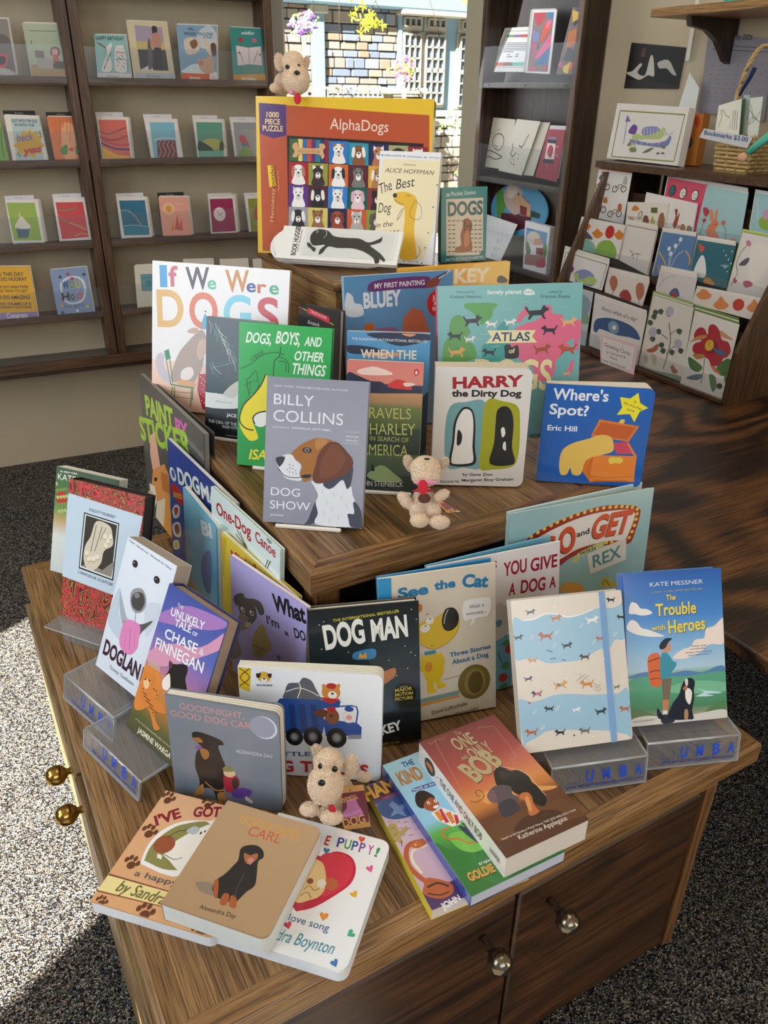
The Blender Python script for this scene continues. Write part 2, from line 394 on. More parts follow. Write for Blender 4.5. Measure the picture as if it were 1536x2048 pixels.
def card(d):
    """a flat card: slab with its own outline q (mm, counter-clockwise from bottom left) and print on it"""
    e = empty(d['name'], M=frame(d['P'], d['yaw'], d['lean'])); tag(e, d['label'], d['cat'], d.get('group'))
    q = [(a/1000, b/1000) for a, b in d['q']]; t = d.get('t', .0012)
    obj('card_stock' if d['cat'] == 'card' else 'panel', prism(bmesh.new(), q, 0, t), plain(d['cover'], d.get('rough', .5), coat=d.get('coat', .1)), e)
    ink(e, d['art'], d['q'], e, y=-.0002, rough=d.get('rough', .5), coat=d.get('coat', .1))
    cat, lab, bh = d.get('bh', (0, 0, ()))
    lab = ' '.join(str(lab).split(',')[0].split()[:9])
    for w_ in (' with', ' a', ' an', ' the', ' and', ' of', ' in', ' on', ' its', ' at'):
        if lab.endswith(w_): lab = lab[:-len(w_)]
    for k_, (dx, dz, dy, col) in enumerate(bh):
        s = empty(cat, M=frame(d['P'], d['yaw'], d['lean']) @ Matrix.Translation((dx/1000, dy/1000, dz/1000)))
        tag(s, ('nearest', 'second', 'third', 'fourth', 'fifth', 'sixth')[k_]+' pale '+cat+' behind the '+lab, cat, 'cards and envelopes stacked behind the front cards')
        obj('sheet', prism(bmesh.new(), q, 0, .001), plain(col, .6), s)
    return e

# ---------------------------------------------------------------- the room
def struct(name, bm, mat, parent=None):
    o = obj(name, bm, mat, parent)
    if not parent: o['kind'] = 'structure'
    return o
struct('floor', bx(bmesh.new(), -1.9, 2.4, -2.6, 3.6, -.04, 0), carpet_mat())
struct('ceiling', bx(bmesh.new(), -1.9, 2.4, -2.6, 3.4, 2.7, 2.75), plain('d8d0c0', .9))
struct('wall_right', bx(bmesh.new(), 2.28, 2.4, -2.6, 3.3, 0, 2.7), WALL)
w = bmesh.new()                      # two unseen window openings; edges and pier set to shape the sun patch
for y0, y1, z0, z1 in ((1.08, 3.5, 0, 2.7), (-.37, -.02, 0, 2.7), (-2.6, -1.9, 0, 2.7), (-1.9, -.37, 2.28, 2.7), (-1.9, -.37, 0, .75), (-.02, 1.08, 2.28, 2.7), (-.02, 1.08, 0, .75)): bx(w, -1.92, -1.8, y0, y1, z0, z1)
struct('wall_left', w, WALL)
BW = Matrix.Translation((.09, 3.25, 0)) @ Matrix.Rotation(R(-4.8), 4, 'Z')   # frame of the back wall: x along it, y outwards
w = bmesh.new(); bx(w, -2.1, 1.235, 0, .12, 0, 2.7); bx(w, 1.235, 2.25, 0, .12, 0, .62); bx(w, 1.235, 2.25, 0, .12, 2.35, 2.7)
o = struct('wall_back', w, WALL); o.matrix_world = BW
w = bmesh.new()
for a in ((1.2, 1.262, -.03, .15, .6, 2.4), (1.262, 1.285, .03, .1, .62, 2.36), (2.19, 2.24, -.02, .15, .6, 2.4), (1.2, 2.24, -.03, .15, .585, .63), (1.2, 2.24, -.02, .15, 2.33, 2.4)): bx(w, *a, bev=.004)
o = struct('window_1', w, plain('a29c92', .6)); o.matrix_world = BW
g = obj('window_pane', bx(bmesh.new(), 1.285, 2.2, .06, .066, .63, 2.34), GLS, o)
box('trim_1', -1.8, -1.79, -2.6, 3.4, 0, .09, plain('4a3626', .6))['kind'] = 'structure'

# ---------------------------------------------------------------- outside: stone house, railing, flowers, a flowering branch
OY = 9.0
PB = plain('7390a4', .7); CREAM = plain('9a9688', .7); DARKPANE = plain('4a5560', .25, spec=.6)  # last one: even dark colour of the house window panes
house = tag(empty('house', (4.9, OY, 0)), 'sunlit house across the street with stone walls, pale blue trim and white-mullioned windows', 'house')
def hb(name, x0, x1, y0, y1, z0, z1, mat, parent=house, bev=0):
    o = obj(name, bx(bmesh.new(), x0-4.9, x1-4.9, y0, y1, z0, z1, bev), mat, parent); return o
hb('mortar_wall', 3.2, 7.2, .06, .3, -1, 3.2, plain('9c9892', .9))
hb('pilaster', 4.19, 4.34, -.06, .08, -1, 2.12, PB, bev=.01); hb('pilaster', 5.27, 5.33, -.04, .08, -1, 2.2, PB, bev=.01)
hb('cornice', 3.2, 7.2, -.16, .1, 2.15, 2.6, PB, bev=.02); hb('cornice_ledge', 5.25, 7.2, -.2, .1, 2.1, 2.15, CREAM, bev=.01); hb('capital', 4.16, 4.37, -.1, .08, 2.07, 2.15, CREAM, bev=.01)
stone_m = [plain(c, .85, noise=.15, scale=14) for c in ('7c8088', '857a6a', '6e7683', '8c8478', '7c766e', '82705f', '666f7e', '908a7f')]
sme = bmesh.new(); bx(sme, -.5, .5, -.5, .5, -.5, .5, .06); sme_mesh = bpy.data.meshes.new('stone'); sme.to_mesh(sme_mesh); sme.free()
smesh = []
for m in stone_m:
    c = sme_mesh.copy(); c.materials.append(m); smesh.append(c)
rs = random.Random(3)
def stones(x0, x1, z0, z1, rowh, wmin, wmax, y, parent, ox=4.9, only=None):
    z = z0
    while z < z1-.01:
        h = min(rowh*rs.uniform(.75, 1.3), z1-z); x = x0
        while x < x1-.01:
            w_ = min(rs.uniform(wmin, wmax), x1-x)
            s = obj('stone', rs.choice(smesh if not only else only), None, parent)
            s.location = (x+w_/2-ox, y, z+h/2); s.scale = (w_-.012, .1+rs.uniform(-.02, .02), h-.012); x += w_
        z += h
stones(4.34, 5.27, 1.02, 2.15, .095, .1, .24, .03, house)
stones(3.75, 4.19, 1.2, 2.15, .11, .12, .26, .03, house, only=smesh[5:6]+smesh[3:5])
def sash(x0, x1, z0, z1, nx, nz, rail=None):
    f = hb('window_frame', x0-.04, x1+.04, -.03, .08, z0-.04, z1+.04, CREAM, bev=.008)
    f2 = hb('window_glass', x0, x1, -.045, -.03, z0, z1, DARKPANE, parent=f)
    f2.location = (0, 0, 0)
    for k in range(nx+1):
        x = x0+(x1-x0)*k/nx; hb('mullion', x-.008, x+.008, -.07, -.04, z0, z1, CREAM, parent=f)
    for k in range(nz+1):
        z = z0+(z1-z0)*k/nz; t = .022 if rail and k == rail else .008; hb('mullion', x0, x1, -.07, -.04, z-t, z+t, CREAM, parent=f)
for x0, x1, z0, z1 in ((5.34, 5.56, 1.22, 1.92), (5.64, 5.89, 1.22, 1.92), (6.12, 6.38, 1.2, 1.92)): sash(x0, x1, z0, z1, 3, 6, 3)
sash(6.45, 6.7, 1.2, 1.92, 3, 6, 3)
for x0, x1 in ((5.34, 5.56), (5.66, 5.89), (6.13, 6.38), (6.46, 6.7)): sash(x0, x1, 2.0, 2.08, 3, 1)
hb('wall_panel', 5.3, 7.2, -.01, .06, 1.1, 2.15, PB)
hb('window_sill', 5.28, 7.2, -.12, .08, 1.08, 1.15, CREAM, bev=.01)
tg = tag(empty('garden_wall', (5.6, 8.6, 0)), 'low tan stone garden wall with a pale cap below the house windows', 'wall')
obj('wall_core', bx(bmesh.new(), -.2, 1.4, .0, .2, -1, 1.0), plain('86785f', .9), tg); obj('wall_cap', bx(bmesh.new(), -.25, 1.4, -.1, .25, 1.0, 1.06, .01), CREAM, tg)
stones(5.42, 6.8, .1, 1.0, .1, .14, .34, -.02, tg, 5.6, smesh[1:2]+smesh[3:4]+smesh[7:8])
pr = tag(empty('stone_pier', (5.1, 8.3, 0)), 'short stone pier with a flat cream cap in front of the stone wall', 'pier')
obj('pier_core', bx(bmesh.new(), -.3, .1, 0, .2, -1, 1.32), plain('86785f', .9), pr); obj('pier_cap', bx(bmesh.new(), -.36, .14, -.06, .26, 1.32, 1.38, .01), CREAM, pr)
stones(4.8, 5.2, .9, 1.32, .08, .09, .18, -.01, pr, 5.1, smesh[1:2]+smesh[3:4]+smesh[7:8])
rl = tag(empty('railing', (4.3, 8.4, 0)), 'thin white metal railing in front of the stone wall', 'railing'); b = bmesh.new()
bx(b, -.7, .5, 0, .02, 1.36, 1.38); bx(b, -.7, .5, 0, .02, 1.02, 1.04); obj('rail', b, CREAM, rl)
bm_ = bmesh.new(); bx(bm_, -.006, .006, 0, .012, 1.04, 1.36); bme = bpy.data.meshes.new('baluster'); bm_.to_mesh(bme); bm_.free(); bme.materials.append(CREAM)
for k in range(20): o = obj('baluster', bme, None, rl); o.location = (-.68+k*.06, 0, 0)
o = struct('trim_2', bx(bmesh.new(), -2, 12, 3.7, 14, -.3, -.2), plain('a8a49a', .9, noise=.2, scale=3)); o.name = 'trim_2'; tag(o, 'pale street paving')
def flowers(name, label, loc, rad, cols, n, leaf='7c9c4c', petal=.022):
    e = tag(empty(name, loc), label, 'flowers'); rr = random.Random(len(label))
    for i, c in enumerate(cols+[leaf]):
        b = bmesh.new()
        for k in range(n):
            v = Vector((rr.gauss(0, .45)*rad[0], rr.gauss(0, .45)*rad[1], rr.gauss(0, .45)*rad[2]))
            for q in range(4):
                a = rr.uniform(0, 6.3); p = v+Vector((math.cos(a)*petal*.8, rr.uniform(-1, 1)*petal, math.sin(a)*petal*.8))
                ball(b, p, (petal*.6, petal*.3, petal*.5), 1)
        o = obj('leaves' if c == leaf else 'blossom', b, plain(c, .6), e); o['kind'] = 'stuff'
    return e
f1 = flowers('hanging_basket', 'hanging basket of magenta and yellow blossoms outside before the house window', (4.78, 8.0, 1.55), (.13, .1, .1), ['d83cb0', 'e88cd0', 'e0d850'], 16)
obj('stem', tube(bmesh.new(), [(0, 0, -.1), (.03, 0, -.6), (.02, 0, -1.75)], .02, 6), plain('b8c89c', .7), f1)
f2 = flowers('flower_cluster', 'cluster of purple and white blossoms near the left edge of the window', (3.66, 8.0, 1.9), (.16, .1, .1), ['9a5cd8', 'f0f0f4', 'd0b0f0'], 18)
flowers('flower_bed', 'pale pink and white bloom bed along the garden wall outside', (5.55, 8.2, 1.05), (.35, .1, .1), ['f0c8dc', 'f4f4f0'], 22)
f3 = flowers('flower_pot_blooms', 'pink and blue blooms low outside beside the dark bookcase', (5.45, 7.7, .52), (.12, .1, .22), ['e86cb8', '8cb4e8', 'c08ce0'], 22)
obj('stem', tube(bmesh.new(), [(0, 0, -.1), (-.02, 0, -1), (0, 0, -2.1)], .02, 6), plain('b8c89c', .7), f2)
obj('pot', lathe(bmesh.new(), [(.09, -.72), (.13, -.25), (.14, -.22), (.12, -.22)]), plain('a8a0a8', .7), f3)
br = tag(empty('flowering_branch', (2.2, 4.2, 1.7)), 'drooping branches with yellow-green star leaves hanging outside the top of the window', 'branch')
LEAF = plain('d2cf3a', .5); BARK = plain('5a4632', .8)
bl = [((.3, 0, .3), (.1, 0, .02), (.02, 0, -.12)), ((-.05, 0, .3), (-.08, 0, .05), (-.07, .02, -.15)), ((-.2, 0, .3), (-.23, 0, .1), (-.22, 0, -.02)), ((.35, 0, .3), (.5, 0, 0), (.53, 0, -.09)), ((.06, 0, .3), (.1, 0, .12), (.02, 0, .02)), ((.16, 0, .2), (.13, 0, .06), (.18, 0, -.0))]
for p in bl: obj('twig', tube(bmesh.new(), p, .003, 5, .5), BARK, br)
lb = bmesh.new(); rr = random.Random(5)
for k in range(46):
    c = Vector(rr.choice([(0, 0, .1), (.02, 0, .02), (.1, 0, -.02), (-.02, 0, .16), (.22, 0, .16), (.05, 0, .2), (.12, 0, -.06)]))+Vector((rr.gauss(0, .03), rr.gauss(0, .03), rr.gauss(0, .03)))
    for q in range(5):
        a = q*1.256+rr.uniform(0, 1); d = Vector((math.cos(a), rr.uniform(-.4, .4), math.sin(a))); s = d.cross(Vector((0, 1, 0)))*.005
        v = [lb.verts.new(t) for t in (c, c+d*.014+s, c+d*.03, c+d*.014-s)]; lb.faces.new(v)
for k in range(8):
    c = Vector((.78, .1, .12))+Vector((rr.gauss(0, .03), 0, rr.gauss(0, .03)))
    for q in range(5):
        a = q*1.256; d = Vector((math.cos(a), .2, math.sin(a))); s = d.cross(Vector((0, 1, 0)))*.005; v = [lb.verts.new(t) for t in (c, c+d*.014+s, c+d*.03, c+d*.014-s)]; lb.faces.new(v)
o = obj('leaves', lb, LEAF, br); o['kind'] = 'stuff'

# ---------------------------------------------------------------- display table: cabinet with planked top, middle and top tiers
def planks(parent, x0, x1, y0, y1, z0, z1, n, mat=OAKY, name='plank'):
    w_ = (x1-x0)/n
    m = bmesh.new(); bx(m, -w_/2+.0003, w_/2-.0003, y0, y1, z0, z1, .0006); me = bpy.data.meshes.new(name); m.to_mesh(me); m.free(); me.materials.append(mat)
    for k in range(n): o = obj(name, me, None, parent); o.location = (x0+w_*(k+.5)-parent.location.x, -parent.location.y, -parent.location.z)
def nosing(parent, x0, x1, y0, y1, z0, z1, wd, sides='FLRB', over=0):
    """mitred edge boards round a top"""
    ox, oy, oz = parent.location
    P = {'F': ((x0, y0), (x1, y0), (x1-wd, y0+wd), (x0+wd, y0+wd), OAKX), 'L': ((x0, y1), (x0, y0), (x0+wd, y0+wd), (x0+wd, y1-wd), OAKY), 'R': ((x1, y0), (x1, y1), (x1-wd, y1-wd), (x1-wd, y0+wd), OAKY), 'B': ((x1, y1), (x0, y1), (x0+wd, y1-wd), (x1-wd, y1-wd), OAKX)}
    for s in sides:
        q = P[s]; b = bmesh.new(); hull(b, [(p[0]-ox, p[1]-oy, z0-oz) for p in q[:4]], [(p[0]-ox, p[1]-oy, z1-oz) for p in q[:4]])
        e = [k for k in b.edges if (k.verts[0].co-k.verts[1].co).length > .05 and all((abs(v.co.x+ox-x0) < .001 or abs(v.co.x+ox-x1) < .001 or abs(v.co.y+oy-y0) < .001 or abs(v.co.y+oy-y1) < .001) for v in k.verts)]
        e = [k for k in e if abs(k.verts[0].co.z-k.verts[1].co.z) < .001]
        bmesh.ops.bevel(b, geom=e, offset=.007, segments=3, affect='EDGES', profile=.5)
        obj('edge_board', b, q[4], parent)
tb = tag(empty('display_table', (.48, .95, 0)), 'low oak display cabinet with doors, round knobs and a planked top', 'table')
def tp(name, *a, mat=OAKZ, bev=0, parent=tb):
    x0, x1, y0, y1, z0, z1 = a; return obj(name, bx(bmesh.new(), x0-.48, x1-.48, y0-.95, y1-.95, z0, z1, bev), mat, parent)
planks(tb, .065, .89, .495, 1.467, .488, .52, 13)
nosing(tb, .035, .92, .465, 1.497, .478, .52, .03)
tp('cabinet_body', .07, .848, .505, 1.47, .09, .478, mat=DOOR); tp('plinth', .12, .8, .55, 1.42, 0, .09, mat=DARKW)
tp('rail', .062, .852, .475, .505, .462, .478, mat=OAKX); tp('stile', .83, .853, .475, .505, .09, .462); tp('side_panel', .848, .853, .505, 1.475, .09, .478)
tp('side_panel', .046, .072, .505, 1.475, .09, .478)
def knob(parent, c, d, mat, r=.0155):
    M = Matrix.Translation(c) @ Vector(d).to_track_quat('Z', 'Y').to_matrix().to_4x4(); b = bmesh.new()
    lathe(b, [(.0055, 0), (.0055, .016), (.005, .022), (r*.55, .025), (r*.93, .031), (r, .038), (r*.93, .046), (r*.62, .052), (.002, .0545)], M); return obj('knob', b, mat, parent)
for x0, x1, kx in ((.075, .482, .43), (.487, .826, .54)):
    d = tp('door', x0, x1, .477, .503, .095, .452, mat=DOOR, bev=.003); knob(d, (kx-.48, .478-.95, .408), (0, -1, 0), STEEL)
tp('door_gap', .07, .83, .49, .506, .452, .462, mat=DARKW)
for y0, y1, ky in ((.51, .955, .915), (.96, 1.46, 1.0)):
    d = tp('door', .026, .046, y0, y1, .095, .455, mat=wood('6a5030', '8c7048', 'a08860', 'Y', vary=.05), bev=.003); knob(d, (.042-.48, ky-.95, .425), (-1, 0, 0), BRASS)
t2 = tag(empty('middle_riser', (.66, 1.25, .52)), 'oak riser table standing on the display table, forming its middle tier', 'riser')
planks(t2, .391, .96, .856, 1.68, .75, .78, 12)
nosing(t2, .365, .985, .83, 1.706, .735, .78, .026)
for x, y, z0 in ((.375, .84, .52), (.91, .84, .52), (.375, 1.45, .52), (.91, 1.45, .52), (.375, 1.655, 0), (.91, 1.655, 0)):
    obj('leg', bx(bmesh.new(), x-.66, x+.04-.66, y-1.25, y+.04-1.25, z0-.52, .735-.52, .003), OAKZ, t2)
obj('dark_backing', bx(bmesh.new(), .415-.66, .91-.66, .93-1.25, .94-1.25, 0, .215), DARKW, t2); obj('dark_backing', bx(bmesh.new(), .40-.66, .41-.66, .88-1.25, 1.45-1.25, 0, .215), DARKW, t2)  # dark sheets added under the riser, standing in for shade in its open recess
t3 = tag(empty('top_riser', (.78, 1.46, .78)), 'weathered oak box standing on the middle riser, forming the top tier', 'riser')
planks(t3, .66, .965, 1.325, 1.67, 1.03, 1.05, 6)
nosing(t3, .64, .985, 1.305, 1.69, 1.032, 1.05, .02)
for nm, a in (('side_panel', (.65, .665, 1.315, 1.68, .78, 1.032)), ('side_panel', (.96, .975, 1.315, 1.68, .78, 1.032)), ('front_panel', (.665, .96, 1.315, 1.33, .78, 1.032)), ('rear_panel', (.665, .96, 1.665, 1.68, .78, 1.032))):
    x0, x1, y0, y1, z0, z1 = a; obj(nm, bx(bmesh.new(), x0-.78, x1-.78, y0-1.46, y1-1.46, z0-.78, z1-.78), OAKZ if nm != 'side_panel' else wood('6a4f2e', '9a7646', 'b08c58', 'Y', vary=.1), t3)

# ---------------------------------------------------------------- counter table on the right
ct = tag(empty('counter_table', (1.6, 1.3, 0)), 'dark oak counter table with bold cathedral grain behind the display', 'table')
obj('tabletop', bx(bmesh.new(), .975-1.6, 2.27-1.6, .3-1.3, 2.3-1.3, .585, .61, .004, 2), CTR, ct)
for x, y in ((2.2, .38), (1.4, 2.2), (2.2, 2.22)): obj('leg', bx(bmesh.new(), x-.03-1.6, x+.03-1.6, y-.03-1.3, y+.03-1.3, 0, .585, .003), RACKV, ct)
# tiered card rack on the counter
rk = tag(empty('card_rack', (1.83, 1.65, .61)), 'stepped wooden greeting card rack standing on the dark counter', 'rack')
def rkp(name, a, mat=RACKW, **k): x0, x1, y0, y1, z0, z1 = a; return obj(name, bx(bmesh.new(), x0-1.83, x1-1.83, y0-1.65, y1-1.65, z0-.61, z1-.61), mat, rk)
for y, xo in ((1.30, 0), (2.045, 0)):
    b = bmesh.new(); pts = [(1.828+xo, .61), (1.828+xo, .755), (1.99, 1.12), (1.99, 1.135), (2.25, 1.135), (2.25, .61)]
    prism(b, [(p[0], p[1]) for p in pts], y, y+.014)
    obj('side_board', b, RACKV, rk)
    rk.children[-1].location = (-1.83, -1.65, -.61)
ROWS = ((1.84, .622, .0), (1.89, .747, .0), (1.935, .862, 0), (1.98, .972, 0))
for x, z, _ in ROWS: rkp('step', (x-.018, x+.045, 1.315, 2.02, z-.01, z)); rkp('riser_board', (x+.04, x+.046, 1.315, 2.02, z, z+.11), mat=DARKH)
rkp('back_board', (2.235, 2.25, 1.315, 2.02, .61, 1.135), mat=DARKW); rkp('top_board', (1.995, 2.25, 1.26, 2.1, 1.145, 1.165), mat=RACKW)
for (x, z, _), hgt in zip(ROWS, (.055, .05, .05, .05)):
    s = rkp('clear_lip', (x-.014, x-.0125, 1.316, 2.018, z-.01, z+hgt), mat=ACR)

# ---------------------------------------------------------------- dark bookcase by the window, facing left
bc = tag(empty('bookcase', (2.16, 2.7, 0)), 'tall dark brown bookcase with shallow shelves between window and right wall', 'bookcase')
def bcp(name, a, mat=DARKW, bev=.002): x0, x1, y0, y1, z0, z1 = a; return obj(name, bx(bmesh.new(), x0-2.16, x1-2.16, y0-2.7, y1-2.7, z0, z1, bev), mat, bc)
bcp('side_panel', (2.165, 2.275, 2.42, 2.44, 0, 2.3)); bcp('side_panel', (2.165, 2.275, 2.985, 3.005, 0, 2.3)); bcp('dark_backing', (2.262, 2.275, 2.44, 2.985, 0, 2.3))
bcp('stile', (2.155, 2.172, 2.418, 2.447, 0, 2.3), mat=RACKV); bcp('stile', (2.155, 2.172, 2.98, 3.008, 0, 2.3), mat=RACKV); bcp('crown', (2.15, 2.275, 2.41, 3.01, 2.3, 2.33))
for z in (.31, .715, 1.042, 1.392, 1.74, 2.06):
    s = bcp('shelf', (2.16, 2.262, 2.445, 2.982, z-.018, z), mat=DARKH); c = bcp('clear_lip', (2.152, 2.154, 2.42, 2.998, z-.02, z+.125), mat=ACR, bev=0)
    for y in (2.47, 2.7, 2.93):
        p = bmesh.new(); ball(p, (2.151-2.16, y-2.7, z-.009), .0035, 1); obj('screw', p, STEEL, bc)

# ---------------------------------------------------------------- left wall card rack
lr = tag(empty('wall_card_rack', M=BW), 'brown wall rack of narrow shelves holding rows of greeting cards', 'rack')
def lrp(name, a, mat=RACKW, bev=.0015): return obj(name, bx(bmesh.new(), *a, bev), mat, lr)
for x in (-.62, .487, .522, 1.17): lrp('upright', (x-.0155, x+.0155, -.135, -.002, .4, 2.3), mat=RACKV)
for bay, (x0, x1) in enumerate(((-.6, .472), (.538, 1.155))):
    for z in (1.372, 1.124, .857, .605, 1.64, 1.9):
        lrp('shelf', (x0, x1, -.13, -.01, z-.01, z)); lrp('shelf_lip', (x0, x1, -.138, -.13, z-.014, z+.012), mat=RACKW)
        lrp('clear_lip', (x0, x1, -.1405, -.139, z-.006, z+.1), mat=ACR, bev=0)
lrp('ledge', (-.7, 1.2, -.185, -.17, .425, .46)); lrp('ledge_bed', (-.7, 1.2, -.17, -.002, .43, .44), mat=plain('6a645c', .95, noise=.3, scale=300)); lrp('ledge_base', (-.7, 1.2, -.15, -.002, .40, .43), mat=RACKW)

